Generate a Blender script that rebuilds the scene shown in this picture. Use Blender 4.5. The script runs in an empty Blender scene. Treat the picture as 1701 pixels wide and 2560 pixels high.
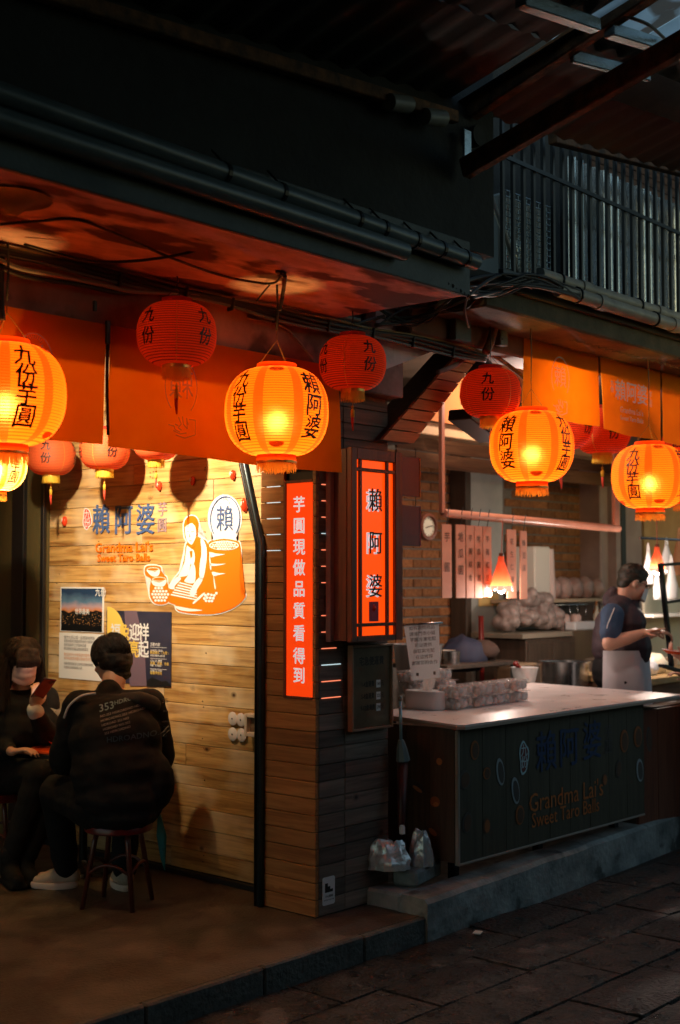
import bpy, bmesh, math, random
from mathutils import Vector, Matrix, Euler, noise
from mathutils.bvhtree import BVHTree
random.seed(7)
SC = bpy.context.scene
COL = SC.collection
PI = math.pi

# ---------------------------------------------------------------- camera
CAM = Vector((-4.258, -3.954, 1.62))
HEAD = math.radians(41.8)
PITCH = math.atan(170 / 3240)
cd = bpy.data.cameras.new('camera')
cam = bpy.data.objects.new('camera', cd)
COL.objects.link(cam)
cam.location = CAM
cam.rotation_euler = Vector((math.cos(HEAD) * math.cos(PITCH), math.sin(HEAD) * math.cos(PITCH), math.sin(PITCH))).to_track_quat('-Z', 'Y').to_euler()
cd.sensor_fit = 'HORIZONTAL'
cd.sensor_width = 24
cd.lens = 45.71
cd.clip_end = 300
cd.dof.use_dof = True
cd.dof.focus_distance = 5.7
cd.dof.aperture_fstop = 2.4
SC.camera = cam
# ---------------------------------------------------------------- world, exposure
w = bpy.data.worlds.new('World')
SC.world = w
w.use_nodes = True
nt = w.node_tree
nt.nodes.clear()
sky = nt.nodes.new('ShaderNodeTexSky')
sky.sky_type = 'NISHITA'
sky.sun_disc = False
sky.sun_elevation = math.radians(9)
sky.sun_rotation = math.radians(200)
tint = nt.nodes.new('ShaderNodeMix')
tint.data_type = 'RGBA'
tint.blend_type = 'MULTIPLY'
tint.inputs[0].default_value = 1
tint.inputs[7].default_value = (.86, .96, .92, 1)
bg = nt.nodes.new('ShaderNodeBackground')
bg.inputs[1].default_value = .19
wo = nt.nodes.new('ShaderNodeOutputWorld')
nt.links.new(sky.outputs[0], tint.inputs[6])
nt.links.new(tint.outputs[2], bg.inputs[0])
nt.links.new(bg.outputs[0], wo.inputs[0])
SC.view_settings.view_transform = 'Standard'
SC.view_settings.look = 'None'
SC.view_settings.exposure = 0
SC.view_settings.gamma = 1
SC.cycles.use_denoising = True
SC.cycles.max_bounces = 8
SC.cycles.diffuse_bounces = 4
SC.cycles.transparent_max_bounces = 12
SC.cycles.sample_clamp_indirect = 4
SC.cycles.caustics_reflective = False
SC.cycles.caustics_refractive = False


def lamp(name, loc, power, color, size=.03, parent=None):
    l = bpy.data.lights.new(name, 'POINT')
    l.energy = power
    l.color = color
    l.shadow_soft_size = size
    o = bpy.data.objects.new(name, l)
    COL.objects.link(o)
    o.location = loc
    if parent:
        o.parent = parent
    return o


# ---------------------------------------------------------------- helpers
FW = Vector((math.cos(HEAD), math.sin(HEAD), 0))
RT = Vector((math.sin(HEAD), -math.cos(HEAD), 0))
UP = Vector((0, 0, 1))


def at(u, v, x=None, y=None, z=None, d=None):
    """where the sight line of a measured photo point meets a known plane of the place"""
    a = (u - 850.5) / 3240
    b = (1280 - v) / 3240
    q = FW * (math.cos(PITCH) - b * math.sin(PITCH)) + RT * a + UP * (math.sin(PITCH) + b * math.cos(PITCH))
    if x is not None:
        t = (x - CAM.x) / q.x
    elif y is not None:
        t = (y - CAM.y) / q.y
    elif z is not None:
        t = (z - CAM.z) / q.z
    else:
        t = d
    return CAM + q * t


def basis(ax):
    ax = Vector(ax).normalized()
    h = Vector((0, 0, 1)) if abs(ax.z) < .9 else Vector((1, 0, 0))
    a = ax.cross(h).normalized()
    return a, a.cross(ax).normalized(), ax


def rotm(rx=0, ry=0, rz=0):
    return Euler((rx, ry, rz)).to_matrix()


class MB:
    """collects shapes that become ONE mesh"""
    def __init__(s):
        s.v = []
        s.f = []
        s.m = []
        s.mi = 0

    def add(s, vs, fs, mi=None):
        n = len(s.v)
        s.v += [Vector(q) for q in vs]
        s.f += [tuple(i + n for i in f) for f in fs]
        s.m += [s.mi if mi is None else mi] * len(fs)
        return s

    def box(s, c, size, R=None, bev=0):
        c = Vector(c)
        h = Vector(size) / 2
        if bev <= 0:
            P = [Vector((x * h.x, y * h.y, z * h.z)) for x in (-1, 1) for y in (-1, 1) for z in (-1, 1)]
            F = [(0, 1, 3, 2), (4, 6, 7, 5), (0, 4, 5, 1), (2, 3, 7, 6), (0, 2, 6, 4), (1, 5, 7, 3)]
        else:
            b = min(bev, h.x * .9, h.y * .9, h.z * .9)
            P = []
            ix = {}
            for x in (-1, 1):
                for y in (-1, 1):
                    for z in (-1, 1):
                        for k in range(3):
                            q = [x * (h.x - b), y * (h.y - b), z * (h.z - b)]
                            q[k] = (x, y, z)[k] * h[k]
                            ix[(x, y, z, k)] = len(P)
                            P.append(Vector(q))
            F = []
            for k in range(3):
                for sg in (-1, 1):
                    o = [(-1, -1), (1, -1), (1, 1), (-1, 1)]
                    if (sg < 0) ^ (k == 1):
                        o = o[::-1]
                    q = []
                    for a_, b_ in o:
                        t = [a_, b_]
                        t.insert(k, sg)
                        q.append(ix[(t[0], t[1], t[2], k)])
                    F.append(tuple(q))
            for k in range(3):
                i, j = [q for q in range(3) if q != k]
                for si in (-1, 1):
                    for sj in (-1, 1):
                        def g(sk, ff):
                            t = [0, 0, 0]
                            t[k] = sk
                            t[i] = si
                            t[j] = sj
                            return ix[(t[0], t[1], t[2], ff)]
                        F.append((g(-1, i), g(1, i), g(1, j), g(-1, j)))
            for x in (-1, 1):
                for y in (-1, 1):
                    for z in (-1, 1):
                        F.append((ix[(x, y, z, 0)], ix[(x, y, z, 1)], ix[(x, y, z, 2)]))
        if R is not None:
            P = [R @ q for q in P]
        return s.add([q + c for q in P], F)

    def span(s, a, b, bev=0):
        a = Vector(a)
        b = Vector(b)
        return s.box((a + b) / 2, [abs(q) for q in (b - a)], None, bev)

    def beam(s, a, b, w, h, up=(0, 0, 1), bev=0):
        a = Vector(a)
        b = Vector(b)
        z = (b - a).normalized()
        x = z.cross(Vector(up)).normalized()
        y = x.cross(z).normalized()
        R = Matrix((x, y, z)).transposed()
        return s.box((a + b) / 2, (w, h, (b - a).length), R, bev)

    def tube(s, pts, r, n=8, caps=True, flat=1.0):
        pts = [Vector(q) for q in pts]
        if not hasattr(r, '__len__'):
            r = [r] * len(pts)
        V = []
        pa = None
        for i, q in enumerate(pts):
            d = (pts[min(i + 1, len(pts) - 1)] - pts[max(i - 1, 0)])
            if d.length < 1e-9:
                d = Vector((0, 0, 1))
            a, b, _ = basis(d)
            if pa is not None:
                a = (pa - d.normalized() * pa.dot(d.normalized()))
                a = a.normalized() if a.length > 1e-6 else basis(d)[0]
                b = a.cross(d.normalized()).normalized()
            pa = a
            for k in range(n):
                t = 2 * PI * k / n
                V.append(q + a * (r[i] * math.cos(t)) + b * (r[i] * flat * math.sin(t)))
        F = []
        for i in range(len(pts) - 1):
            for k in range(n):
                F.append((i * n + k, i * n + (k + 1) % n, (i + 1) * n + (k + 1) % n, (i + 1) * n + k))
        if caps:
            F.append(tuple(range(n))[::-1])
            F.append(tuple((len(pts) - 1) * n + k for k in range(n)))
        return s.add(V, F)

    def lathe(s, prof, c=(0, 0, 0), n=24, matf=None, R=None):
        c = Vector(c)
        V = []
        for r, z in prof:
            for k in range(n):
                t = 2 * PI * k / n
                q = Vector((r * math.sin(t), -r * math.cos(t), z))
                V.append((R @ q if R is not None else q) + c)
        st = len(s.v)
        s.v += V
        for i in range(len(prof) - 1):
            for k in range(n):
                s.f.append((st + i * n + k, st + i * n + (k + 1) % n, st + (i + 1) * n + (k + 1) % n, st + (i + 1) * n + k))
                s.m.append(matf(i, k) if matf else s.mi)
        return s

    def ell(s, c, r, R=None, n=12, m=8):
        c = Vector(c)
        V = [Vector((0, 0, -r[2]))]
        for i in range(1, m):
            p = -PI / 2 + PI * i / m
            for k in range(n):
                t = 2 * PI * k / n
                V.append(Vector((r[0] * math.cos(p) * math.cos(t), r[1] * math.cos(p) * math.sin(t), r[2] * math.sin(p))))
        V.append(Vector((0, 0, r[2])))
        F = [(0, 1 + (k + 1) % n, 1 + k) for k in range(n)]
        for i in range(m - 2):
            for k in range(n):
                a = 1 + i * n + k
                b = 1 + i * n + (k + 1) % n
                F.append((a, b, b + n, a + n))
        L = len(V) - 1
        F += [(L, L - n + k, L - n + (k + 1) % n) for k in range(n)]
        if R is not None:
            V = [R @ q for q in V]
        return s.add([q + c for q in V], F)

    def cap(s, a, b, ra, rb, n=12):
        """tapered capsule"""
        s.ell(a, (ra,) * 3, n=n)
        s.ell(b, (rb,) * 3, n=n)
        s.tube([a, b], [ra, rb], n=n)
        return s

    def chain(s, pr, n=12):
        for (a, ra), (b, rb) in zip(pr, pr[1:]):
            s.cap(a, b, ra, rb, n)
        return s

    def prism(s, poly, ex):
        """flat polygon (3-D points, coplanar) given thickness vector ex"""
        poly = [Vector(q) for q in poly]
        n = len(poly)
        ex = Vector(ex)
        F = [tuple(range(n)), tuple(range(2 * n - 1, n - 1, -1))]
        F += [(i, i + n, (i + 1) % n + n, (i + 1) % n) for i in range(n)]
        return s.add(poly + [q + ex for q in poly], F)

    def mesh(s, name, mats, smooth=False, angle=None):
        me = bpy.data.meshes.new(name)
        me.from_pydata([tuple(q) for q in s.v], [], s.f)
        if not isinstance(mats, (list, tuple)):
            mats = [mats]
        for q in mats:
            me.materials.append(q)
        if len(mats) > 1:
            me.polygons.foreach_set('material_index', s.m)
        bm = bmesh.new()
        bm.from_mesh(me)
        bmesh.ops.recalc_face_normals(bm, faces=bm.faces)
        bm.to_mesh(me)
        bm.free()
        if smooth:
            me.polygons.foreach_set('use_smooth', [True] * len(me.polygons))
            if angle:
                me.set_sharp_from_angle(angle=math.radians(angle))
        me.update()
        return me

    def build(s, name, mats, parent=None, smooth=False, angle=None, loc=None):
        o = bpy.data.objects.new(name, s.mesh(name, mats, smooth, angle))
        COL.objects.link(o)
        if loc is not None:
            o.location = loc
        if parent is not None:
            attach(o, parent)
        return o


def attach(o, parent):
    o.parent = parent
    if o.get('_local'):
        return o
    q = parent
    off = Vector((0, 0, 0))
    while q is not None:
        off += q.location
        q = q.parent
    o.location = o.location - off
    return o


def tag(o, label=None, cat=None, group=None, kind=None):
    if label:
        o['label'] = label
    if cat:
        o['category'] = cat
    if group:
        o['group'] = group
    if kind:
        o['kind'] = kind
    return o


def thing(name, label, cat, loc=(0, 0, 0), rz=0, group=None):
    o = bpy.data.objects.new(name, None)
    o.empty_display_size = .05
    COL.objects.link(o)
    o.location = loc
    o.rotation_euler = (0, 0, rz)
    return tag(o, label, cat, group)


def local(name, mb, mats, parent, smooth=False, angle=None, loc=(0, 0, 0)):
    """a part whose coordinates are already the parent's own"""
    o = bpy.data.objects.new(name, mb if isinstance(mb, bpy.types.Mesh) else mb.mesh(name, mats, smooth, angle))
    COL.objects.link(o)
    o.parent = parent
    o.location = loc
    return o


def copy_tree(o, parent=None):
    c = o.copy()
    COL.objects.link(c)
    if parent is not None:
        c.parent = parent
    for ch in list(o.children):
        copy_tree(ch, c)
    return c


def curve_pts(pts, n=6):
    pts = [Vector(q) for q in pts]
    P = [pts[0]] + pts + [pts[-1]]
    out = []
    for i in range(1, len(P) - 2):
        for k in range(n):
            t = k / n
            a, b, c, d = P[i - 1], P[i], P[i + 1], P[i + 2]
            out.append(.5 * ((2 * b) + (c - a) * t + (2 * a - 5 * b + 4 * c - d) * t * t + (3 * b - a - 3 * c + d) * t ** 3))
    out.append(pts[-1])
    return out


def cable(name, label, pts, r, m, parent=None, n=6, group=None, cat='cable'):
    o = MB().tube(curve_pts(pts, n), r, 6).build(name, m, parent, smooth=True)
    if parent is None:
        tag(o, label, cat, group)
    return o


# ---------------------------------------------------------------- materials
def mat(name, c1, c2=None, scale=6, rough=.6, metal=0, bump=0, bscale=60, stretch=(1, 1, 1), rnd=0, es=0, ec=None,
        trl=0, alpha=1, spec=.5, detail=6, rvar=0, contrast=(.35, .65), spots=None, coat=0, trans=0, sss=0, hot=0):
    m = bpy.data.materials.new(name)
    m.use_nodes = True
    N = m.node_tree
    bs = N.nodes['Principled BSDF']
    out = N.nodes['Material Output']
    L = N.links.new
    bs.inputs['Roughness'].default_value = rough
    bs.inputs['Metallic'].default_value = metal
    bs.inputs['Specular IOR Level'].default_value = spec
    bs.inputs['Coat Weight'].default_value = coat
    bs.inputs['Transmission Weight'].default_value = trans
    bs.inputs['Base Color'].default_value = (*c1, 1)
    if sss:
        bs.inputs['Subsurface Weight'].default_value = sss
        bs.inputs['Subsurface Radius'].default_value = (.02, .008, .004)
    tc = mp = None
    if c2 or bump or rvar or spots:
        tc = N.nodes.new('ShaderNodeTexCoord')
        oi = N.nodes.new('ShaderNodeObjectInfo')
        ad = N.nodes.new('ShaderNodeVectorMath')
        ad.operation = 'MULTIPLY_ADD'
        cx = N.nodes.new('ShaderNodeCombineXYZ')
        for k in range(3):
            L(oi.outputs['Random'], cx.inputs[k])
        L(cx.outputs[0], ad.inputs[0])
        ad.inputs[1].default_value = (37, 23, 51)
        L(tc.outputs['Object'], ad.inputs[2])
        mp = N.nodes.new('ShaderNodeMapping')
        mp.inputs['Scale'].default_value = stretch
        L(ad.outputs[0], mp.inputs[0])
    col = None
    if c2:
        nz = N.nodes.new('ShaderNodeTexNoise')
        nz.inputs['Scale'].default_value = scale
        nz.inputs['Detail'].default_value = detail
        nz.inputs['Roughness'].default_value = .6
        L(mp.outputs[0], nz.inputs[0])
        cr = N.nodes.new('ShaderNodeValToRGB')
        cr.color_ramp.elements[0].position = contrast[0]
        cr.color_ramp.elements[1].position = contrast[1]
        cr.color_ramp.elements[0].color = (*c1, 1)
        cr.color_ramp.elements[1].color = (*c2, 1)
        L(nz.outputs['Fac'], cr.inputs[0])
        col = cr.outputs[0]
        if rvar:
            mr = N.nodes.new('ShaderNodeMapRange')
            mr.inputs['From Min'].default_value = .3
            mr.inputs['From Max'].default_value = .7
            mr.inputs['To Min'].default_value = max(0, rough - rvar)
            mr.inputs['To Max'].default_value = min(1, rough + rvar)
            L(nz.outputs['Fac'], mr.inputs[0])
            L(mr.outputs[0], bs.inputs['Roughness'])
    if spots:                                     # (scale, threshold, colour)
        vo = N.nodes.new('ShaderNodeTexNoise')
        vo.inputs['Scale'].default_value = spots[0]
        vo.inputs['Detail'].default_value = 4
        L(mp.outputs[0], vo.inputs[0])
        mr = N.nodes.new('ShaderNodeMapRange')
        mr.inputs['From Min'].default_value = spots[1]
        mr.inputs['From Max'].default_value = spots[1] + .06
        L(vo.outputs['Fac'], mr.inputs[0])
        mx = N.nodes.new('ShaderNodeMix')
        mx.data_type = 'RGBA'
        L(mr.outputs[0], mx.inputs[0])
        if col:
            L(col, mx.inputs[6])
        else:
            mx.inputs[6].default_value = (*c1, 1)
        mx.inputs[7].default_value = (*spots[2], 1)
        col = mx.outputs[2]
    if rnd and (c2 or spots):
        hs = N.nodes.new('ShaderNodeHueSaturation')
        mr = N.nodes.new('ShaderNodeMapRange')
        mr.inputs['To Min'].default_value = 1 - rnd
        mr.inputs['To Max'].default_value = 1 + rnd
        L(oi.outputs['Random'], mr.inputs[0])
        L(mr.outputs[0], hs.inputs['Value'])
        L(col, hs.inputs['Color'])
        col = hs.outputs[0]
    if col:
        L(col, bs.inputs['Base Color'])
    if bump:
        nb = N.nodes.new('ShaderNodeTexNoise')
        nb.inputs['Scale'].default_value = bscale
        nb.inputs['Detail'].default_value = 5
        L(mp.outputs[0], nb.inputs[0])
        bp = N.nodes.new('ShaderNodeBump')
        bp.inputs['Strength'].default_value = min(1, bump)
        bp.inputs['Distance'].default_value = .01 * max(1, bump)
        L(nb.outputs['Fac'], bp.inputs['Height'])
        L(bp.outputs[0], bs.inputs['Normal'])
    if es:
        bs.inputs['Emission Color'].default_value = (*(ec or c1), 1)
        bs.inputs['Emission Strength'].default_value = es
    sh = bs.outputs[0]
    if trl:
        tl = N.nodes.new('ShaderNodeBsdfTranslucent')
        tl.inputs[0].default_value = (*c1, 1)
        if col:
            L(col, tl.inputs[0])
        mx = N.nodes.new('ShaderNodeMixShader')
        mx.inputs[0].default_value = trl
        L(sh, mx.inputs[1])
        L(tl.outputs[0], mx.inputs[2])
        sh = mx.outputs[0]
    if hot:
        rf_ = N.nodes.new('ShaderNodeBsdfRefraction')
        rf_.inputs['Color'].default_value = (1, .56, .30, 1)
        rf_.inputs['Roughness'].default_value = .8
        rf_.inputs['IOR'].default_value = 1.22
        mx = N.nodes.new('ShaderNodeMixShader')
        mx.inputs[0].default_value = hot
        L(sh, mx.inputs[1])
        L(rf_.outputs[0], mx.inputs[2])
        sh = mx.outputs[0]
    if alpha < 1:
        tr = N.nodes.new('ShaderNodeBsdfTransparent')
        mx = N.nodes.new('ShaderNodeMixShader')
        mx.inputs[0].default_value = alpha
        L(tr.outputs[0], mx.inputs[1])
        L(sh, mx.inputs[2])
        sh = mx.outputs[0]
    L(sh, out.inputs['Surface'])
    return m


def wood(name, dark, light, axis, rnd=.18, rough=.6, gs=1.0, knots=True, pale=None):
    """board wood; grain runs along axis (0 x, 1 y, 2 z), each board gets its own offset and tone"""
    m = bpy.data.materials.new(name)
    m.use_nodes = True
    N = m.node_tree
    L = N.links.new
    bs = N.nodes['Principled BSDF']
    tc = N.nodes.new('ShaderNodeTexCoord')
    oi = N.nodes.new('ShaderNodeObjectInfo')
    cx = N.nodes.new('ShaderNodeCombineXYZ')
    for k in range(3):
        L(oi.outputs['Random'], cx.inputs[k])
    ad = N.nodes.new('ShaderNodeVectorMath')
    ad.operation = 'MULTIPLY_ADD'
    ad.inputs[1].default_value = (37, 23, 51)
    L(cx.outputs[0], ad.inputs[0])
    L(tc.outputs['Object'], ad.inputs[2])
    # knots bend the grain
    kv = N.nodes.new('ShaderNodeTexVoronoi')
    kv.inputs['Scale'].default_value = 5.2
    kv.inputs['Randomness'].default_value = 1
    sc = [1.0, 1.0, 1.0]
    sc[axis] = .75
    mk = N.nodes.new('ShaderNodeMapping')
    mk.inputs['Scale'].default_value = sc
    L(ad.outputs[0], mk.inputs[0])
    L(mk.outputs[0], kv.inputs[0])
    kr = N.nodes.new('ShaderNodeMapRange')
    kr.inputs['From Min'].default_value = .03
    kr.inputs['From Max'].default_value = .13
    kr.inputs['To Min'].default_value = 1
    kr.inputs['To Max'].default_value = 0
    L(kv.outputs['Distance'], kr.inputs[0])
    st = [26.0 * gs, 26.0 * gs, 26.0 * gs]
    st[axis] = 1.3 * gs
    mp = N.nodes.new('ShaderNodeMapping')
    mp.inputs['Scale'].default_value = st
    off = N.nodes.new('ShaderNodeVectorMath')
    off.operation = 'MULTIPLY_ADD'
    L(kr.outputs[0], off.inputs[0])
    off.inputs[1].default_value = (.03, .03, .03)
    L(ad.outputs[0], off.inputs[2])
    L(off.outputs[0], mp.inputs[0])
    nz = N.nodes.new('ShaderNodeTexNoise')
    nz.inputs['Scale'].default_value = 1.6
    nz.inputs['Detail'].default_value = 8
    nz.inputs['Roughness'].default_value = .65
    nz.inputs['Distortion'].default_value = .6
    L(mp.outputs[0], nz.inputs[0])
    cr = N.nodes.new('ShaderNodeValToRGB')
    cr.color_ramp.elements[0].position = .32
    cr.color_ramp.elements[1].position = .62
    cr.color_ramp.elements[0].color = (*dark, 1)
    cr.color_ramp.elements[1].color = (*light, 1)
    L(nz.outputs['Fac'], cr.inputs[0])
    col = cr.outputs[0]
    big = N.nodes.new('ShaderNodeTexNoise')
    big.inputs['Scale'].default_value = 3.0
    big.inputs['Detail'].default_value = 3
    L(ad.outputs[0], big.inputs[0])
    if pale:
        mr = N.nodes.new('ShaderNodeMapRange')
        mr.inputs['From Min'].default_value = .47
        mr.inputs['From Max'].default_value = .75
        mr.inputs['To Max'].default_value = .75
        L(big.outputs['Fac'], mr.inputs[0])
        mx = N.nodes.new('ShaderNodeMix')
        mx.data_type = 'RGBA'
        L(mr.outputs[0], mx.inputs[0])
        L(col, mx.inputs[6])
        mx.inputs[7].default_value = (*pale, 1)
        col = mx.outputs[2]
    if knots:
        mx = N.nodes.new('ShaderNodeMix')
        mx.data_type = 'RGBA'
        pw = N.nodes.new('ShaderNodeMath')
        pw.operation = 'POWER'
        pw.inputs[1].default_value = 2.2
        L(kr.outputs[0], pw.inputs[0])
        L(pw.outputs[0], mx.inputs[0])
        L(col, mx.inputs[6])
        mx.inputs[7].default_value = (dark[0] * .22, dark[1] * .2, dark[2] * .2, 1)
        col = mx.outputs[2]
    hs = N.nodes.new('ShaderNodeHueSaturation')
    mr = N.nodes.new('ShaderNodeMapRange')
    mr.inputs['To Min'].default_value = 1 - rnd
    mr.inputs['To Max'].default_value = 1 + rnd
    L(oi.outputs['Random'], mr.inputs[0])
    L(mr.outputs[0], hs.inputs['Value'])
    L(col, hs.inputs['Color'])
    L(hs.outputs[0], bs.inputs['Base Color'])
    bs.inputs['Roughness'].default_value = rough
    bp = N.nodes.new('ShaderNodeBump')
    bp.inputs['Strength'].default_value = .5
    bp.inputs['Distance'].default_value = .003
    L(nz.outputs['Fac'], bp.inputs['Height'])
    L(bp.outputs[0], bs.inputs['Normal'])
    return m


M = {}
M['pine'] = wood('honey_pine', (.22, .09, .02), (.62, .37, .12), 1, .16, .5, 1, True, (.74, .60, .38))
M['pillar_left'] = wood('stained_board', (.22, .085, .022), (.42, .19, .06), 1, .18, .5)
M['pillar_right'] = wood('weathered_board', (.09, .065, .05), (.22, .16, .12), 0, .45, .7)
M['redwood'] = wood('red_stained_wood', (.10, .03, .018), (.19, .06, .03), 2, .1, .45, 1, False)
M['brace'] = wood('brace_board', (.40, .16, .05), (.62, .28, .10), 0, .15, .6, 1, False)
M['darkwood'] = wood('dark_wood', (.045, .03, .02), (.09, .06, .04), 2, .15, .6, 1, False)
M['oldbeam'] = wood('brown_roof_timber', (.08, .035, .015), (.2, .09, .04), 0, .1, .8, 1, False)
M['street'] = mat('street_paving', (.008, .008, .0075), (.034, .030, .027), 11, .38, bump=2.6, bscale=55, rnd=.3, rvar=.22, detail=12, spots=(5, .62, (.10, .095, .09)))
M['mortar'] = mat('dark_joint_grit', (.012, .011, .010), (.03, .027, .024), 40, .8, bump=.6)
M['floor'] = mat('stained_concrete_floor', (.028, .022, .016), (.15, .115, .08), 5.5, .5, bump=.9, bscale=90, rvar=.15, detail=12, contrast=(.3, .72), spots=(2.3, .53, (.06, .04, .028)))
M['kerb'] = mat('grey_kerb_concrete', (.13, .15, .15), (.36, .38, .37), 5, .6, bump=.8, bscale=30, detail=9, spots=(4, .58, (.06, .07, .07)))
M['plaster'] = mat('mottled_pink_plaster', (.34, .24, .26), (.80, .66, .70), 4.2, .8, bump=.35, bscale=25, detail=10, stretch=(1, 2.2, 1), contrast=(.3, .6), spots=(2.0, .53, (.09, .045, .04)))
M['beamplaster'] = mat('grimy_beam_plaster', (.2, .13, .12), (.42, .29, .28), 4, .85, bump=.3, bscale=30, detail=9, spots=(2.5, .52, (.1, .07, .065)))
M['darkwall'] = mat('dark_render', (.018, .02, .02), (.035, .038, .038), 3, .85, bump=.4, bscale=30)
M['fascia'] = mat('blue_grey_fascia', (.05, .068, .075), (.10, .125, .13), 4, .6, bump=.2)
M['pipe'] = mat('grey_blue_pipe', (.08, .115, .13), (.14, .175, .19), 7, .34)
M['pvc'] = mat('old_pvc', (.2, .2, .18), (.32, .32, .28), 6, .45)
M['black'] = mat('black_paint', (.012, .012, .013), rough=.4)
M['blackm'] = mat('black_metal', (.02, .022, .025), rough=.3, metal=.6)
M['bluemetal'] = mat('blue_black_steel', (.06, .09, .11), (.09, .12, .14), 8, .28, .7)
M['rust'] = mat('rusty_steel', (.06, .035, .02), (.26, .11, .04), 14, .75, .2, bump=.5, bscale=50)
M['steel'] = mat('brushed_steel', (.45, .46, .47), (.6, .6, .6), 10, .25, 1, stretch=(1, 1, 20))
M['galv'] = mat('galvanised_sheet', (.42, .5, .52), (.62, .7, .72), 6, .25, .85, bump=.1)
M['polycarb'] = mat('dirty_roof_panel', (.6, .68, .7), (.9, .93, .93), 3, .5, trl=.92, spots=(3, .6, (.3, .22, .17)))
M['roofdark'] = mat('dark_roof_sheet', (.025, .03, .032), (.05, .055, .055), 4, .7)
M['cable'] = mat('black_cable', (.015, .014, .014), rough=.5)
M['cableg'] = mat('grey_cable', (.25, .25, .24), rough=.5)
M['cabley'] = mat('olive_yellow_cable', (.32, .2, .05), (.2, .14, .05), 20, .5)
M['noren'] = mat('orange_cloth', (.93, .36, .022), (.98, .41, .027), 5, .85, trl=.75, bump=.08, bscale=300, spec=.1)
M['noren2'] = mat('amber_cloth', (.90, .35, .03), (.95, .40, .035), 5, .85, trl=.65, bump=.08, bscale=300, spec=.1)
M['print'] = mat('faded_print', (1, .8, .68), rough=.8, alpha=.45)
M['printw'] = mat('pale_print', (.9, .93, .97), rough=.8, alpha=.55)
M['ink'] = mat('black_ink', (.015, .008, .006), rough=.5)
M['inkbrown'] = mat('brown_ink', (.12, .03, .005), rough=.6)
M['white'] = mat('white_paint', (.8, .8, .8), rough=.5)
M['redsign'] = mat('red_board_glow', (.9, .06, .005), rough=.3, es=.75, ec=(1, .058, .003))  # glow painted into a board that only catches light
M['lightbox'] = mat('lit_orange_acrylic', (.9, .1, .005), rough=.3, es=1.0, ec=(1, .075, .002))
M['signwhite'] = mat('lit_white_lettering', (.85, .85, .85), rough=.4, es=.45, ec=(.9, .95, 1))
M['slit'] = mat('warm_glint_paint', (.9, .3, .2), rough=.4, es=1.3, ec=(1, .25, .12))  # own glow stands in for reflections at the board joints
M['slitw'] = mat('cool_glint_paint', (.8, .95, 1), rough=.4, es=.8, ec=(.7, .95, 1))  # cool version of the painted joint reflections
M['paper'] = mat('white_paper', (.78, .78, .76), rough=.7)
M['plasticw'] = mat('white_plastic', (.75, .75, .75), rough=.35)
M['clear'] = mat('clear_plastic', (.9, .92, .93), rough=.1, alpha=.2, spec=1, bump=.8, bscale=40)
M['milky'] = mat('milky_plastic', (.8, .8, .78), rough=.2, alpha=.6)
M['bag'] = mat('translucent_bag', (.82, .8, .78), rough=.25, trl=.45, bump=.6, bscale=14)
M['silver'] = mat('silver_bag', (.6, .62, .63), (.85, .87, .88), 5, .24, .5, bump=1.2, bscale=22)
M['tabletop'] = mat('pale_countertop', (.62, .56, .54), (.74, .68, .66), 7, .35, bump=.08, rvar=.1)
M['counter'] = mat('dark_counter_panel', (.045, .038, .024), (.075, .062, .04), 6, .5, stretch=(8, 8, .6))
M['counterend'] = mat('brown_counter_end', (.06, .035, .022), (.10, .06, .035), 6, .5, stretch=(8, 8, .6))
M['strip'] = mat('aluminium_edge', (.5, .42, .36), rough=.35, metal=.6)
M['brick'] = mat('orange_brick', (.20, .075, .025), (.32, .13, .045), 30, .85, bump=.6, bscale=60, rnd=.3)
M['brickp'] = mat('pale_orange_brick', (.55, .28, .16), (.68, .4, .26), 30, .85, bump=.4, bscale=60, rnd=.2)
M['mortarw'] = mat('grey_mortar', (.26, .28, .28), (.36, .38, .37), 30, .9)
M['mortard'] = mat('dull_mortar', (.15, .13, .11), (.22, .19, .16), 30, .9)
M['mauve'] = mat('mauve_wall_paint', (.36, .26, .24), (.44, .33, .3), 4, .7)
M['greywall'] = mat('grey_wall_paint', (.33, .34, .31), (.42, .42, .38), 4, .7)
M['olive'] = mat('olive_beam', (.05, .045, .025), (.10, .085, .05), 8, .8, bump=.4)
M['redplastic'] = mat('red_plastic', (.16, .012, .009), rough=.3)
M['orangeplastic'] = mat('orange_red_plastic', (.85, .10, .015), rough=.25)
M['skin'] = mat('skin', (.60, .34, .24), rough=.5, sss=.15)
M['hair'] = mat('black_hair', (.004, .0035, .003), (.012, .009, .008), 60, .45, spec=.25, stretch=(6, 6, .5), bump=.4, bscale=120)
M['hairb'] = mat('dark_brown_hair', (.010, .006, .004), (.05, .026, .013), 60, .42, spec=.3, stretch=(6, 6, .5), bump=.4, bscale=120)
M['jacket'] = mat('black_jacket', (.006, .006, .007), (.011, .011, .012), 10, .8, bump=.3, bscale=12, spec=.25)
M['trousers'] = mat('black_trousers', (.008, .008, .009), (.013, .013, .014), 10, .85, bump=.3, bscale=14, spec=.2)
M['navy'] = mat('navy_shirt', (.02, .05, .11), (.03, .07, .14), 10, .8, bump=.3, bscale=16)
M['vest'] = mat('plum_black_vest', (.025, .014, .02), (.045, .026, .035), 10, .7, bump=.4, bscale=14)
M['apron'] = mat('white_apron', (.62, .62, .66), (.72, .72, .76), 5, .8, bump=.3, bscale=9)
M['mask'] = mat('pink_face_mask', (.78, .5, .44), rough=.8)
M['maskw'] = mat('pale_face_mask', (.7, .74, .76), rough=.8)
M['shoe'] = mat('beige_sneaker', (.42, .32, .24), (.56, .44, .35), 12, .7)
M['sole'] = mat('pink_sole', (.8, .6, .5), rough=.6)
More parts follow.
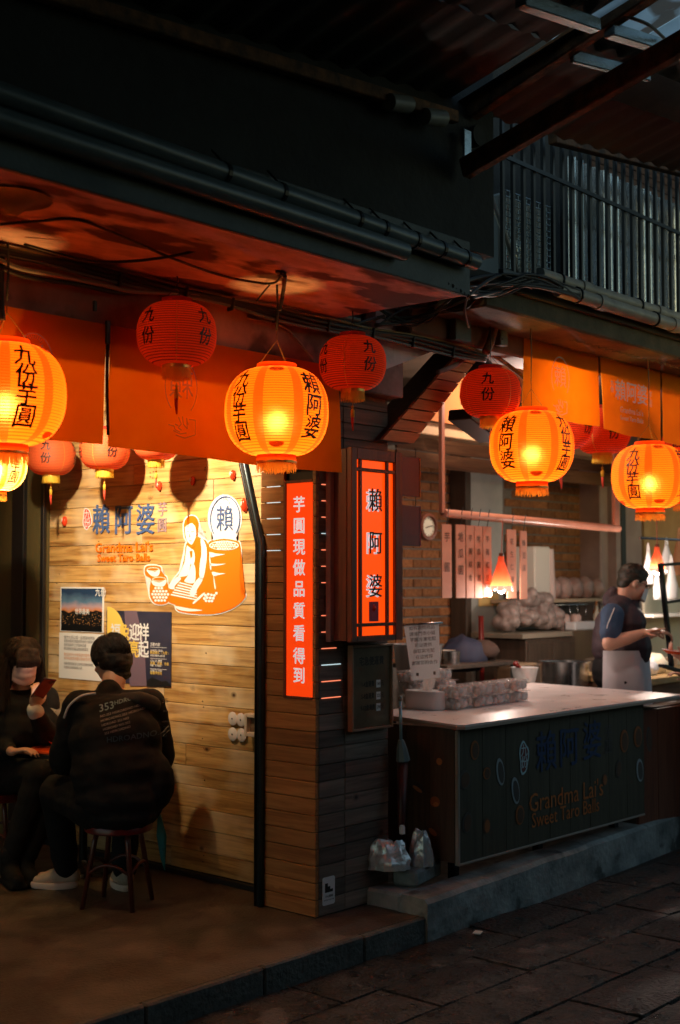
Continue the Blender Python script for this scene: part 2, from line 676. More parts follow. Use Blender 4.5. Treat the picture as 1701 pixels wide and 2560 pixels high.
M['teal'] = mat('teal_cloth', (.02, .16, .18), (.03, .22, .24), 6, .7)
M['gold'] = mat('gold_trim', (.75, .5, .1), rough=.35, metal=.6)
M['fringe'] = mat('yellow_fringe', (.85, .6, .06), rough=.7, trl=.4)
M['fringeo'] = mat('orange_fringe', (.85, .4, .06), rough=.7, trl=.4)
M['tassel'] = mat('red_tassel', (.6, .05, .02), rough=.7)
M['orangeink'] = mat('orange_vinyl', (.90, .18, .005), rough=.4)
M['blueink'] = mat('blue_vinyl', (.06, .11, .26), rough=.4)
M['mauveink'] = mat('mauve_vinyl', (.34, .24, .28), rough=.4)
M['whitevinyl'] = mat('white_vinyl', (.78, .79, .8), rough=.35)
M['sealred'] = mat('red_seal_ink', (.7, .05, .02), rough=.5)
M['navyposter'] = mat('dark_navy_print', (.02, .022, .045), (.04, .04, .07), 4, .3)
M['moon'] = mat('yellow_print', (.85, .6, .12), rough=.3)
M['redball'] = mat('red_glazed_ball', (.7, .05, .015), rough=.15)
M['menu'] = mat('pink_menu_board', (.55, .22, .13), (.64, .28, .17), 6, .7)
M['greysign'] = mat('grey_sign_back', (.13, .12, .14), rough=.6)


def glow_paper(name, c, e, glow, hot=0):
    """lantern paper: passes bulb light, plus a painted glow of its own"""
    return mat(name, c, rough=.8, trl=.55, es=e, ec=glow, hot=hot)


M['lan_y'] = glow_paper('amber_lantern_paper', (.95, .29, .018), .30, (1, .17, .003), .075)
M['lan_r'] = glow_paper('orange_lantern_stripe', (.92, .12, .008), .22, (1, .07, .002), .10)
M['lan_w'] = glow_paper('lantern_wire', (.55, .14, .02), .18, (1, .13, .004))
M['lan_y2'] = glow_paper('yellow_lantern_paper', (.95, .8, .35), .40, (1, .5, .05), .2)
M['red_p'] = glow_paper('red_lantern_paper', (.90, .10, .015), .26, (1, .05, .003))  # unlit lanterns: their glow is put into the paper
M['red_w'] = glow_paper('red_lantern_wire', (.45, .03, .01), .04, (1, .03, .002))  # faint painted glow, no bulb inside
M['redl_p'] = mat('pale_red_lantern_paper', (.9, .20, .05), rough=.6, trl=.45)
M['redl_w'] = mat('pale_red_lantern_wire', (.6, .06, .02), rough=.6, trl=.3)

# ---------------------------------------------------------------- lettering
_tc = {}


def glyphs(txt, size, bold=0.0, extrude=0.0, align='CENTER', space=1.0, line=1.0, res=2):
    key = (txt, size, bold, extrude, align, space, line)
    if key in _tc:
        return _tc[key]
    cu = bpy.data.curves.new('lettering', 'FONT')
    cu.body = txt
    cu.size = size
    cu.offset = 0
    cu.extrude = extrude
    cu.align_x = align
    cu.align_y = 'CENTER'
    cu.space_character = space
    cu.space_line = line
    cu.resolution_u = res
    o = bpy.data.objects.new('lettering', cu)
    COL.objects.link(o)
    dg = bpy.context.evaluated_depsgraph_get()
    me = bpy.data.meshes.new_from_object(o.evaluated_get(dg))
    V = [q.co.copy() for q in me.vertices]
    F = [tuple(p.vertices) for p in me.polygons]
    bpy.data.objects.remove(o)
    bpy.data.meshes.remove(me)
    if bold > .004:                       # heavier strokes: the letter struck again a little to each side
        V0, F0, n = V, F, len(V)
        b_ = bold * size * .8
        V, F = list(V0), list(F0)
        for k, (dx, dy) in enumerate(((b_, 0), (-b_, 0), (0, b_ * .8), (0, -b_ * .8))):
            V += [q + Vector((dx, dy, -.00012 * (k + 1))) for q in V0]
            F += [tuple(i + n * (k + 1) for i in f) for f in F0]
    _tc[key] = (V, F)
    return V, F


def flat_text(name, txt, size, c, right, up, m, parent=None, bold=0.0, extrude=0.0, sx=1.0, lift=.0, **k):
    right = Vector(right).normalized()
    up = Vector(up).normalized()
    nrm = right.cross(up)
    V, F = glyphs(txt, size, bold, extrude, **k)
    c = Vector(c) + nrm * lift
    mb = MB().add([c + right * (q.x * sx) + up * q.y + nrm * q.z for q in V], F)
    o = bpy.data.objects.new(name, bpy.data.meshes.new(name))
    o.data.from_pydata([tuple(q) for q in mb.v], [], mb.f)
    o.data.materials.append(m)
    COL.objects.link(o)
    if parent is not None:
        attach(o, parent)
    return o


def poly_disc(c, right, up, rx, ry, n=32, a0=0, a1=2 * PI):
    c = Vector(c)
    return [c + Vector(right) * (rx * math.cos(a0 + (a1 - a0) * i / n)) + Vector(up) * (ry * math.sin(a0 + (a1 - a0) * i / n)) for i in range(n)]


def skinmesh(name, mb, m_, parent, voxel=.009, smooth=4, fold=0.0, fscale=7, seed=0):
    """fuses the overlapping shapes of mb into one continuous surface"""
    me = mb.mesh('tmp', m_)
    o = bpy.data.objects.new('tmp', me)
    COL.objects.link(o)
    r = o.modifiers.new('r', 'REMESH')
    r.mode = 'VOXEL'
    r.voxel_size = voxel
    s_ = o.modifiers.new('s', 'SMOOTH')
    s_.factor = .5
    s_.iterations = smooth
    dg = bpy.context.evaluated_depsgraph_get()
    me2 = bpy.data.meshes.new_from_object(o.evaluated_get(dg))
    bpy.data.objects.remove(o)
    me2.name = name
    me2.materials.clear()
    me2.materials.append(m_)
    if fold:
        for v, nrm in zip(me2.vertices, [q.normal.copy() for q in me2.vertices]):
            c = v.co
            f = noise.noise(Vector((c.x * fscale, c.y * fscale, c.z * fscale * 1.8 + seed))) + .5 * abs(noise.noise(Vector((c.x * fscale * 2.3, c.y * fscale * 2.3 + seed, c.z * fscale * 3))))
            v.co = c + nrm * (fold * f)
    me2.polygons.foreach_set('use_smooth', [True] * len(me2.polygons))
    n = bpy.data.objects.new(name, me2)
    COL.objects.link(n)
    return attach(n, parent) if parent is not None else n



# ================================================================ the setting
def bumpgrid(x0, x1, y0, y1, z, nx, ny, amp, seed=0):
    mb = MB()
    V = []
    for j in range(ny + 1):
        for i in range(nx + 1):
            x = x0 + (x1 - x0) * i / nx
            y = y0 + (y1 - y0) * j / ny
            e = 0 if i in (0, nx) or j in (0, ny) else 1
            V.append((x, y, z + amp * e * noise.noise(Vector((x * 3, y * 3, seed)))))
    F = [(j * (nx + 1) + i, j * (nx + 1) + i + 1, (j + 1) * (nx + 1) + i + 1, (j + 1) * (nx + 1) + i) for j in range(ny) for i in range(nx)]
    return mb.add(V, F)


g = MB().add([(-60, -60, -.035), (60, -60, -.035), (60, 60, -.035), (-60, 60, -.035)], [(0, 1, 2, 3)]).build('street', M['mortar'])
tag(g, kind='structure')
# paving slabs, laid in courses along the street
random.seed(3)
slabm = []
for k in range(6):
    mb = MB()
    n = 4
    L_, W_ = .60, .30
    V = []
    for j in range(n + 1):
        for i in range(n + 1):
            ex = i in (0, n) or j in (0, n)
            x = -L_ / 2 + L_ * i / n + (random.uniform(-.006, .006) if ex else 0)
            y = -W_ / 2 + W_ * j / n + (random.uniform(-.005, .005) if ex else 0)
            V.append((x * .998, y * .99, (-.008 if ex else random.uniform(-.003, .003))))
    F = [(j * (n + 1) + i, j * (n + 1) + i + 1, (j + 1) * (n + 1) + i + 1, (j + 1) * (n + 1) + i) for j in range(n) for i in range(n)]
    rim = [i for i in range(n + 1)] + [(j + 1) * (n + 1) - 1 for j in range(1, n + 1)] + [n * (n + 1) + i for i in range(n - 1, -1, -1)] + [j * (n + 1) for j in range(n - 1, 0, -1)]
    b0 = len(V)
    for i in rim:
        V.append((V[i][0], V[i][1], -.03))
    for k2 in range(len(rim)):
        F.append((rim[k2], rim[(k2 + 1) % len(rim)], b0 + (k2 + 1) % len(rim), b0 + k2))
    slabm.append(mb.add(V, F).mesh('paving_slab', M['street'], True, 40))
row = 0
y = -.42
while y > -3.3:
    x = -3.2 + (row % 3) * .21
    while x < 6.4:
        if not (y > -.55 and x < -3):
            o = bpy.data.objects.new('paving_slab', random.choice(slabm))
            COL.objects.link(o)
            o.parent = g
            o.location = (x, y - .03 * (x - .4) * 0, random.uniform(-.004, .002))
            o.rotation_euler = (random.uniform(-.012, .012), random.uniform(-.01, .01), random.choice((0, PI)) + random.uniform(-.006, .006))
        x += .61
    y -= .312
    row += 1
# raised concrete floor of the left shop
fl = bumpgrid(-6, .62, -.25, 3.6, .1, 60, 40, .0035)
fl.add([(-6, -.25, .1), (.62, -.25, .1), (.62, -.25, -.04), (-6, -.25, -.04)], [(0, 1, 2, 3)])
fl = fl.build('shop_floor', M['floor'])
tag(fl, kind='structure')
ed = MB()
x = -6
while x < .4:
    ed.box((x + .3, -.268, .035), (.596, .04, .135 + random.uniform(-.006, .004)), None, .008)
    x += .6
tag(ed.build('floor_edge', mat('dark_edge_stone', (.05, .05, .045), (.11, .11, .1), 6, .7, bump=1, bscale=40, detail=10)), kind='structure')
fl2 = MB().add([(.62, .0, .1), (12, .0, .1), (12, 2.6, .1), (.62, 2.6, .1)], [(0, 1, 2, 3)]).build('stall_floor', M['floor'])
tag(fl2, kind='structure')
# kerb under the counter
kb = MB()
A = Vector((.42, -.30, 0))
D = Vector((2.47, .16, 0)).normalized()
pts = []
for i in range(40):
    t = i * .18
    q = A + D * t
    w1 = .004 * noise.noise(Vector((t * 3, 0, 1)))
    h1 = .178 + .006 * noise.noise(Vector((t * 4, 5, 1)))
    pts.append([q + Vector((0, w1, -.04)), q + Vector((0, w1, h1 - .02)), q + Vector((.0, w1 + .02, h1)), q + Vector((0, .15, h1 + .004)), q + Vector((0, .17, .09))])
for a, b in zip(pts, pts[1:]):
    for k in range(4):
        kb.add([a[k], a[k + 1], b[k + 1], b[k]], [(0, 1, 2, 3)])
kb.add(pts[0], [(0, 1, 2, 3, 4)])
kb = kb.build('kerb', M['kerb'], smooth=True, angle=50)
tag(kb, kind='structure')
rt = MB().span((.43, -.13, -.03), (.60, .5, .174), .012)
rt.span((.60, -.12, .05), (7, .45, .13), .01)
tag(rt.build('kerb_return', M['kerb']), kind='structure')
stone = MB().box((.70, -.02, .215), (.30, .13, .075), rotm(0, 0, .25), .012).build('loose_concrete_block', M['kerb'])
tag(stone, 'short grey concrete block lying on the kerb end under the silver bags', 'block')

# ================================================================ clad pillar at the corner
PX0, PY0, PX1, PY1 = .07, .064, .585, .42
pil = thing('clad_pillar', 'corner pillar clad in short brown and grey boards between the two shop fronts', 'pillar', (.3, .25, .1))
MB().span((PX0 + .026, PY0 + .026, .1), (PX1 - .01, PY1, 2.95)).build('core', M['black'], pil)
sx0 = at(714, 1400, x=PX0).y
sx1 = at(779, 1400, x=PX0).y
sz0 = at(745, 1741, x=PX0).z
sz1 = at(745, 1207, x=PX0).z
random.seed(11)
pitch = .0752
z = .105
k = 0
jx = at(863, 2000, y=PY0).x
while z < 2.92:
    h = pitch - .003
    zc = z + h / 2
    # left face
    rng = [(PY0 - .0, PY1)]
    if sz0 - .03 < zc < sz1 + .03:
        rng = [(PY0, sx1 - .006), (sx0 + .012, PY1)]
    for a, b in rng:
        o = MB().span((-.011, -(b - a) / 2, -h / 2), (.011, (b - a) / 2, h / 2), .0022)
        local('plank', o, M['pillar_left'], pil, loc=Vector((PX0 + .011 + random.uniform(-.0012, .0012), (a + b) / 2, zc)) - pil.location)
    # right face
    j2 = jx if zc < 1.02 else jx - .012
    for a, b in ((PX0 + .024, j2), (j2 + .002, PX1)):
        o = MB().span((-(b - a) / 2, -.011, -h / 2), ((b - a) / 2, .011, h / 2), .0022)
        local('plank', o, M['pillar_right'], pil, loc=Vector(((a + b) / 2, PY0 + .011 + random.uniform(-.0015, .0015), zc)) - pil.location)
    z += pitch
    k += 1
MB().span((PX0 + .001, PY0 + .001, .1), (PX1 - .02, PY0 + .02, .104)).build('foot_rail', M['black'], pil)
# painted glints: glowing strips between the upper boards of the right face
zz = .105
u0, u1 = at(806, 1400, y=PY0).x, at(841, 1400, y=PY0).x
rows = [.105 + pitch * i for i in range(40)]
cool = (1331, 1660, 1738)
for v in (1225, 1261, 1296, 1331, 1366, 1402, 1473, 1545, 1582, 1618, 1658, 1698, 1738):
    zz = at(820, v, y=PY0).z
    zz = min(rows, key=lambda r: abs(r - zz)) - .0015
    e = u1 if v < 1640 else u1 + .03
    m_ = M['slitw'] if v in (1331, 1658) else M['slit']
    MB().span((u0, PY0 - .0025, zz - .0016), (e, PY0 + .006, zz + .0016)).build('painted_glint', m_, pil)
for v in (1218, 1254, 1291, 1328, 1366):  # same painted reflections along the left face
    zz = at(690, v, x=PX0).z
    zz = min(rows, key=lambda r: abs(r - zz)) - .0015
    MB().span((PX0 - .0025, at(700, v, x=PX0).y, zz - .0013), (PX0 + .006, at(668, v, x=PX0).y, zz + .0013)).build('painted_glint', M['slitw'], pil)

# red vertical sign sunk in the left face, its glow painted in
sg = thing('vertical_sign', 'tall narrow orange red sign with nine white characters sunk in the pillar', 'sign', (PX0, (sx0 + sx1) / 2, sz0))
MB().span((PX0 + .004, sx1 - .002, sz0), (PX0 + .012, sx0 - .004, sz1)).build('panel', M['redsign'], sg)
fr = MB()
fr.span((PX0 - .004, sx0 - .004, sz0 - .012), (PX0 + .03, sx0 + .012, sz1 + .014), .002)
fr.span((PX0 - .003, sx1 - .006, sz1), (PX0 + .03, sx0 - .004, sz1 + .013), .002)
fr.span((PX0 - .003, sx1 - .006, sz0 - .012), (PX0 + .03, sx0 - .004, sz0), .002)
fr.build('frame', M['redwood'], sg)
for i, (ch, v) in enumerate(zip('芋圓現做品質看得到', (1264, 1317, 1370, 1422, 1475, 1530, 1586, 1643, 1692))):
    q = at(748, v, x=PX0 + .003)
    flat_text('letter', ch, .080, q, (0, -1, 0), UP, M['signwhite'], sg, bold=.022, extrude=.0006, sx=.98)

# sign box on the right face
yf = -.075
bx0, bx1 = at(880, 1400, y=yf).x, at(1008, 1400, y=yf).x
bz1, bz0 = at(893, 1118, y=yf).z, at(893, 1606, y=yf).z
ox0, ox1 = at(894, 1400, y=yf).x, at(990, 1400, y=yf).x
oz1, oz0 = at(893, 1147, y=yf).z, at(893, 1591, y=yf).z
lb = thing('sign_box', 'wall mounted wooden sign box glowing orange red with three large characters', 'sign', ((bx0 + bx1) / 2, yf, bz0))
MB().span((bx0 - .002, yf + .03, bz0 + .005), (bx1, PY0 - .003, bz1 - .005), .003).build('case', M['redwood'], lb)
MB().span((bx0 - .03, PY0 - .035, bz0 + .0), (bx0 - .004, PY0 - .004, bz1 + .03), .002).build('side_post', mat('grey_pink_post', (.3, .2, .2), (.36, .26, .26), 4, .4), lb)
MB().span((ox0 - .01, yf + .018, oz0 - .01), (ox1 + .01, yf + .026, oz1 + .01)).build('panel', M['lightbox'], lb)
fr = MB()
fr.span((bx0, yf, bz0), (ox0, yf + .03, bz1), .003)
fr.span((ox1, yf, bz0), (bx1, yf + .03, bz1), .003)
fr.span((ox0, yf + .001, oz1), (ox1, yf + .029, bz1), .003)
fr.span((ox0, yf + .001, bz0), (ox1, yf + .029, oz0), .003)
fr.build('frame', M['redwood'], lb)
for u in (905, 972):
    xx = at(u, 1400, y=yf).x
    MB().span((xx - .009, yf + .004, oz0), (xx + .009, yf + .017, oz1), .002).build('bar', M['redwood'], lb)
for v in (1173, 1563):
    zz = at(905, v, y=yf).z
    MB().span((ox0, yf + .002, zz - .008), (ox1, yf + .016, zz + .008), .002).build('bar', M['redwood'], lb)
for ch, v in zip('賴阿婆', (1255, 1361, 1469)):
    q = at(935, v, y=yf + .012)
    flat_text('letter', ch, .112, q - Vector((.0045, -.004, .002)), (1, 0, 0), UP, M['signwhite'], lb, bold=.010, extrude=.004, sx=.86)
    flat_text('letter', ch, .115, q + Vector((.0, -.012, 0)), (1, 0, 0), UP, M['ink'], lb, bold=.004, extrude=.002, sx=.86)
q = at(935, 1529, y=yf + .0165)
pk = MB().box(q, (.067, .0015, .092)).build('pink_sticker', mat('pink_card', (.5, .05, .10), rough=.5), lb)
s_ = MB()
s_.lathe([(0, .022), (.006, .012), (.011, .002), (.004, -.01), (0, -.012)], q + Vector((0, -.002, .012)), 10)
s_.build('drop_mark', M['sealred'], lb)
# price board under it
yb = .03
q0, q1 = at(881, 1620, y=yb), at(976, 1812, y=yb)
pb = thing('price_board', 'brown framed acrylic price board with three rows and white number tags', 'board', ((q0.x + q1.x) / 2, yb, q1.z))
MB().span((q0.x, yb, q1.z), (q1.x, PY0 - .003, q0.z), .002).build('panel', mat('brown_board', (.12, .075, .04), (.2, .13, .07), 6, .3, coat=.5), pb)
fr = MB()
e = .011
fr.span((q0.x - e, yb - .012, q1.z - e), (q0.x, yb + .02, q0.z + e), .002)
fr.span((q1.x, yb - .012, q1.z - e), (q1.x + e, yb + .02, q0.z + e), .002)
fr.span((q0.x, yb - .012, q1.z - e), (q1.x, yb + .02, q1.z), .002)
fr.span((q0.x, yb - .012, q0.z), (q1.x, yb + .02, q0.z + e), .002)
fr.build('frame', mat('tan_frame', (.36, .22, .14), (.28, .17, .1), 12, .4), pb)
xm = (q0.x + q1.x) / 2
flat_text('heading', '宅急便運費', .044, (xm, yb - .0015, at(925, 1654, y=yb).z), (1, 0, 0), UP, M['ink'], pb, bold=.022, sx=.82)
for v, t1, t2 in ((1711, '1-4盒運費', '160'), (1741, '5-8盒運費', '225'), (1770, '9-12盒運費', '290')):
    zz = at(925, v, y=yb).z
    flat_text('row_text', t1, .030, (xm - .028, yb - .0015, zz), (1, 0, 0), UP, M['ink'], pb, bold=.022, sx=.72)
    xn = at(946, v, y=yb).x
    tgn = MB().box((xn, yb - .001, zz), (.030, .0014, .036)).build('number_tag', M['paper'], pb)
    flat_text('number', t2, .021, (xn, yb - .0035, zz), (1, 0, 0), UP, M['ink'], tgn, bold=.01, sx=.8)
    flat_text('row_text', '元', .026, (xn + .03, yb - .0015, zz), (1, 0, 0), UP, M['ink'], pb, bold=.022, sx=.7)
# small photo card and the step notice
q = at(824, 1508, y=PY0)
cdp = tag(MB().box((q.x, PY0 - .005, q.z), (.075, .003, .072)).build('photo_card', mat('printed_card', (.25, .09, .06), (.10, .12, .16), 30, .35, spots=(28, .5, (.03, .02, .03)))), 'small dark photo card stuck on the right face of the pillar', 'card')
q = at(821, 2227, y=PY0)
st = thing('step_notice', 'white step warning notice low on the dark face of the pillar', 'notice', (q.x, PY0 - .004, q.z - .06))


def rrect(c, r_, u_, w_, h_, rad=.01, n=5):
    P = []
    for cx, cy, a in ((w_ / 2 - rad, h_ / 2 - rad, 0), (-w_ / 2 + rad, h_ / 2 - rad, 90), (-w_ / 2 + rad, -h_ / 2 + rad, 180), (w_ / 2 - rad, -h_ / 2 + rad, 270)):
        for i in range(n + 1):
            t = math.radians(a + 90 * i / n)
            P.append(Vector(c) + Vector(r_) * (cx + rad * math.cos(t)) + Vector(u_) * (cy + rad * math.sin(t)))
    return P


MB().prism(rrect((q.x, PY0 - .004, q.z), (1, 0, 0), UP, .082, .125), (0, .003, 0)).build('plate', M['plasticw'], st)
c0 = Vector((q.x - .026, PY0 - .0055, q.z - .006))
ps = [(0, 0), (.052, 0), (.052, .013), (.034, .013), (.034, .026), (.018, .026), (.018, .041), (0, .041)]
MB().prism([c0 + Vector((a, 0, b)) for a, b in ps], (0, .001, 0)).build('step_symbol', M['ink'], st)
flat_text('small_print', '小心階梯', .013, (q.x, PY0 - .0055, q.z - .024), (1, 0, 0), UP, M['ink'], st, bold=.01)
flat_text('small_print', 'WATCH YOUR STEP', .0075, (q.x, PY0 - .0055, q.z - .040), (1, 0, 0), UP, M['ink'], st, bold=.01)

# ================================================================ plank wall of the left shop
WX = .262
wl = thing('plank_wall', 'pale honey pine plank wall behind the seated customers', 'wall', (WX + .03, 1.4, .1))
MB().span((WX + .021, .42, .1), (WX + .12, 2.37, 2.98)).build('backing', M['black'], wl)
z = .13
random.seed(21)
heights = []
while z < 2.95:
    h = random.choice((.098, .104, .108, .112))
    a = .405
    cuts = [a]
    if random.random() < .75:
        cuts.append(random.uniform(.75, 2.0))
    cuts.append(2.37)
    for a, b in zip(cuts, cuts[1:]):
        mb = MB().span((-.011, -(b - a) / 2 + .0012, -h / 2 + .0014), (.011, (b - a) / 2 - .0012, h / 2 - .0014), .0016)
        pk = local('plank', mb, M['pine'], wl, loc=Vector((WX + .011 + random.uniform(-.0014, .0014), (a + b) / 2, z + h / 2)) - wl.location)
    # nail heads
    z += h
nl = MB()
for i in range(170):
    yy = random.choice((.47, .62, 1.02, 1.45, 1.9, 2.28)) + random.uniform(-.015, .015)
    nl.box((WX - .0006, yy, .16 + random.random() * 2.7), (.002, .006, .006))
nl = nl.build('nail_heads', M['ink'], wl)
tag(nl, kind='stuff')
MB().span((WX - .03, .405, .1), (WX + .001, 2.37, .128), .003).build('skirting', M['black'], wl)

# bent door rail in front of the joint
p0, p1, p2 = at(606, 1130, x=.09), at(653, 1385, x=.055), at(650, 2262, x=.055)
rail = thing('bent_conduit', 'black and blue grey metal conduit running up the pillar edge and bending left', 'conduit', (p2.x, p2.y, .1))
for off, m_, w_, nm in ((Vector((0, .026, 0)), M['blackm'], .011, 'dark_channel'), (Vector((.0, -.004, 0)), M['bluemetal'], .017, 'steel_channel'), (Vector((-.004, .012, 0)), M['black'], .007, 'seal')):
    P = [p0 + off + Vector((0, 0, .5)), p0 + off, p1 + off + Vector((0, .0, .05)), p1 + off - Vector((0, 0, .1)), p2 + off]
    P[0] = p0 + off + (p0 - p1) * 1.2
    P = [P[0], P[1], P[2] * .96 + P[1] * .04, P[2], P[3], Vector((p2.x, p2.y, .1)) + off]
    MB().tube(P, w_, 10).build(nm, m_, rail, smooth=True)

# dark post and brick wall at the far left
dp = thing('dark_post', 'tall dark olive post at the left end of the plank wall', 'post', (.3, 2.55, .1))
q0 = at(118, 1500, x=.24).y
q1 = at(38, 1500, x=.24).y
mo = mat('olive_black_post', (.07, .055, .02), (.12, .095, .035), 3, .6, stretch=(1, 1, .2), bump=.15)
MB().span((.22, 2.375, .1), (.45, q0 + .50 if q0 + .5 > 2.6 else 2.85, 2.98), .006).build('panel', mo, dp)
MB().span((.20, q0 - .01, .1), (.222, q0 + .02, 2.98), .002).build('edge_strip', M['black'], dp)
MB().span((.195, q1 - .14, .1), (.222, q1 - .02, 2.98), .002).build('edge_strip', M['black'], dp)
bl = thing('brick_wall', 'pale orange brick wall with blue grey joints at the far left behind the post', 'wall', (.6, 3.2, .1))
MB().span((.46, 2.6, .1), (.6, 3.9, 2.98)).build('joints', mat('blue_grey_mortar', (.34, .42, .46), rough=.9), bl)
bm_ = MB().span((-.008, -.092, -.029), (.008, .092, .029), .003).mesh('brick', M['brickp'])
for j in range(17):
    for i in range(5):
        o = bpy.data.objects.new('brick', bm_)
        COL.objects.link(o)
        o.parent = bl
        o.location = Vector((.456, 2.75 + i * .2 + (j % 2) * .1, 1.45 + j * .075)) - bl.location
MB().span((.440, 2.6, .1), (.456, 3.9, .9)).build('wainscot', M['darkwood'], bl)
po = thing('dark_poster', 'orange topped dark poster with columns of white characters at the far left', 'poster', (.445, 3.0, 1.0))
za, zb, zc_ = at(10, 1432, x=.44).z, at(10, 1484, x=.44).z, .9
MB().span((.437, 2.62, zb), (.443, 3.6, za)).build('orange_band', mat('orange_print', (.9, .36, .02), rough=.6), po)
MB().span((.438, 2.62, zc_), (.444, 3.6, zb)).build('dark_sheet', mat('brown_black_print', (.03, .02, .014), rough=.6), po)
for u, tx in ((22, '芋圓地瓜圓綜合圓'), (8, '紅豆湯綠豆湯花生湯')):
    for i, ch in enumerate(tx):
        flat_text('letter', ch, .075, at(u, 1512 + i * 27, x=.434), (0, -1, 0), UP, M['paper'], po, bold=.01)

# ================================================================ slab, beam, ceilings
sl = bumpgrid(-6, .05, -.815, -.02, 0, 50, 12, .004, 3)
cs = thing('concrete_canopy', 'mottled pink concrete canopy over the left shop front', 'canopy', (-1, -.4, 2.8))
sl = MB()
nx, ny = 60, 14
V = []
for j in range(ny + 1):
    for i in range(nx + 1):
        x = -6 + 6.05 * i / nx
        y = -.80 + .78 * j / ny
        V.append((x, y, 2.8 + .006 * noise.noise(Vector((x * 2, y * 2, 4)))))
F = [(j * (nx + 1) + i, (j + 1) * (nx + 1) + i, (j + 1) * (nx + 1) + i + 1, j * (nx + 1) + i + 1) for j in range(ny) for i in range(nx)]
sl.add(V, F).build('underside', M['plaster'], cs, smooth=True)
MB().span((-6, -.815, 2.796), (.05, -.03, 3.0), .006).build('slab', M['fascia'], cs) if False else None
MB().span((-6, -.822, 2.79), (.055, -.80, 3.02), .004).build('fascia', M['fascia'], cs)
MB().span((-6, -.8, 2.81), (.05, -.02, 2.99)).build('slab', M['darkwall'], cs)
# beam behind the curtain and its haunch by the pillar
bmw = thing('lintel_beam', 'grimy pink plaster beam above the orange curtain', 'beam', (-1, 0, 2.5))
MB().span((-6, -.025, 2.5), (.6, .12, 2.80), .006).build('beam', M['beamplaster'], bmw)
hp = [at(960, 925, y=-.03), at(1150, 852, y=-.03), at(1165, 800, y=-.03), at(1150, 775, y=-.03), at(940, 740, y=-.03), at(940, 925, y=-.03)]
MB().prism([hp[0], hp[1], hp[2], hp[3], hp[4], hp[5]], (0, .10, 0)).build('haunch', M['plaster'], bmw)
MB().span((-6, .12, 2.92), (.6, 3.9, 3.0)).build('shop_ceiling', M['beamplaster'])
tag(bpy.data.objects['shop_ceiling'], kind='structure')
uw = thing('upper_wall', 'dark upper storey wall above the canopy', 'wall', (-1, -.78, 3.0))
MB().span((-6, -.79, 3.0), (at(1235, 500, y=-.79).x, .3, 5.2)).build('wall', M['darkwall'], uw)
bw = MB().span((-6, 3.9, .0), (.6, 4.0, 3.0)).build('rear_wall', M['mauve'])
tag(bw, 'plain rear wall closing the left shop', 'wall')
op = MB().span((-14, -6.3, -.03), (1.6, -6.0, 7)).build('unseen_opposite_block', M['darkwall'])  # unseen mass, raised to keep sky off the left side
tag(op, 'tall plain dark building across the narrow street, unseen, height set to block sky', 'building')
op = MB().span((1.6, -6.3, -.03), (16, -6.0, 2.6)).build('unseen_opposite_block', M['darkwall'])  # unseen mass, lowered so sky fills the stall front
tag(op, 'low dark building across the street, unseen, kept low to let sky in', 'building')
# gutter pipes
q0, q1 = at(0, 233, y=-.87), at(1190, 655, y=-.87)
zp = (q0.z + q1.z) / 2
gp = thing('gutter_pipe', 'long grey blue pipe clamped along the dark upper wall, the higher of two', 'pipe', (-1, -.87, zp))
MB().tube([(-6, -.87, q0.z - .0), q0, q1], .033, 16).build('pipe', M['pipe'], gp, smooth=True, angle=60)
for u in (560, 700, 890, 955, 1035, 1100, 1160):
    q = q0 + (q1 - q0) * ((u / 1190) ** 1)
    xx = at(u, 500, y=-.87).x
    f_ = (xx - q0.x) / (q1.x - q0.x)
    c_ = q0 + (q1 - q0) * f_
    MB().tube([c_ - Vector((.008, 0, 0)), c_ + Vector((.008, 0, 0))], .037, 14).build('clamp', M['blackm'], gp)
    MB().tube([c_ + Vector((0, 0, .03)), c_ + Vector((.0, .06, .09))], .004, 6).build('hanger', M['blackm'], gp)
q0, q1 = at(0, 300, y=-.86), at(1010, 628, y=-.86)
gp2 = thing('gutter_pipe', 'grey blue pipe lying against the canopy edge, the lower of two', 'pipe', (-1, -.86, q0.z))
MB().tube([(-6, -.86, q0.z), q0, q1], .038, 16).build('pipe', M['pipe'], gp2, smooth=True, angle=60)

# ================================================================ street canopy roof
def zr(x, y):
    return 3.60 + .10 * x + .26 * (-.75 - y)


def on_roof(u, v, lift=0):
    a, b = 2.0, 14.0
    for _ in range(60):
        m_ = (a + b) / 2
        q = at(u, v, d=m_)
        if q.z < zr(q.x, q.y) + lift:
            a = m_
        else:
            b = m_
    return at(u, v, d=(a + b) / 2)


rf = thing('street_canopy', 'rusty steel street canopy with dark and pale roof sheets, widened unseen to shape sky light', 'canopy', (0, -1.5, 3.6))
y1p = on_roof(1612, 99).y
y2p = on_roof(1560, 200).y


def roofsheet(x0, x1, ya, yb, m_, nm='roof_sheet'):
    mb = MB()
    n = int((x1 - x0) / .04)
    V = []
    for i in range(n + 1):
        x = x0 + (x1 - x0) * i / n
        w_ = .010 * math.sin(i * PI / 1.9)
        V += [(x, ya, zr(x, ya) + w_), (x, yb, zr(x, yb) + w_)]
    mb.add(V, [(2 * i, 2 * i + 1, 2 * i + 3, 2 * i + 2) for i in range(n)])
    return mb.build(nm, m_, rf, smooth=True)


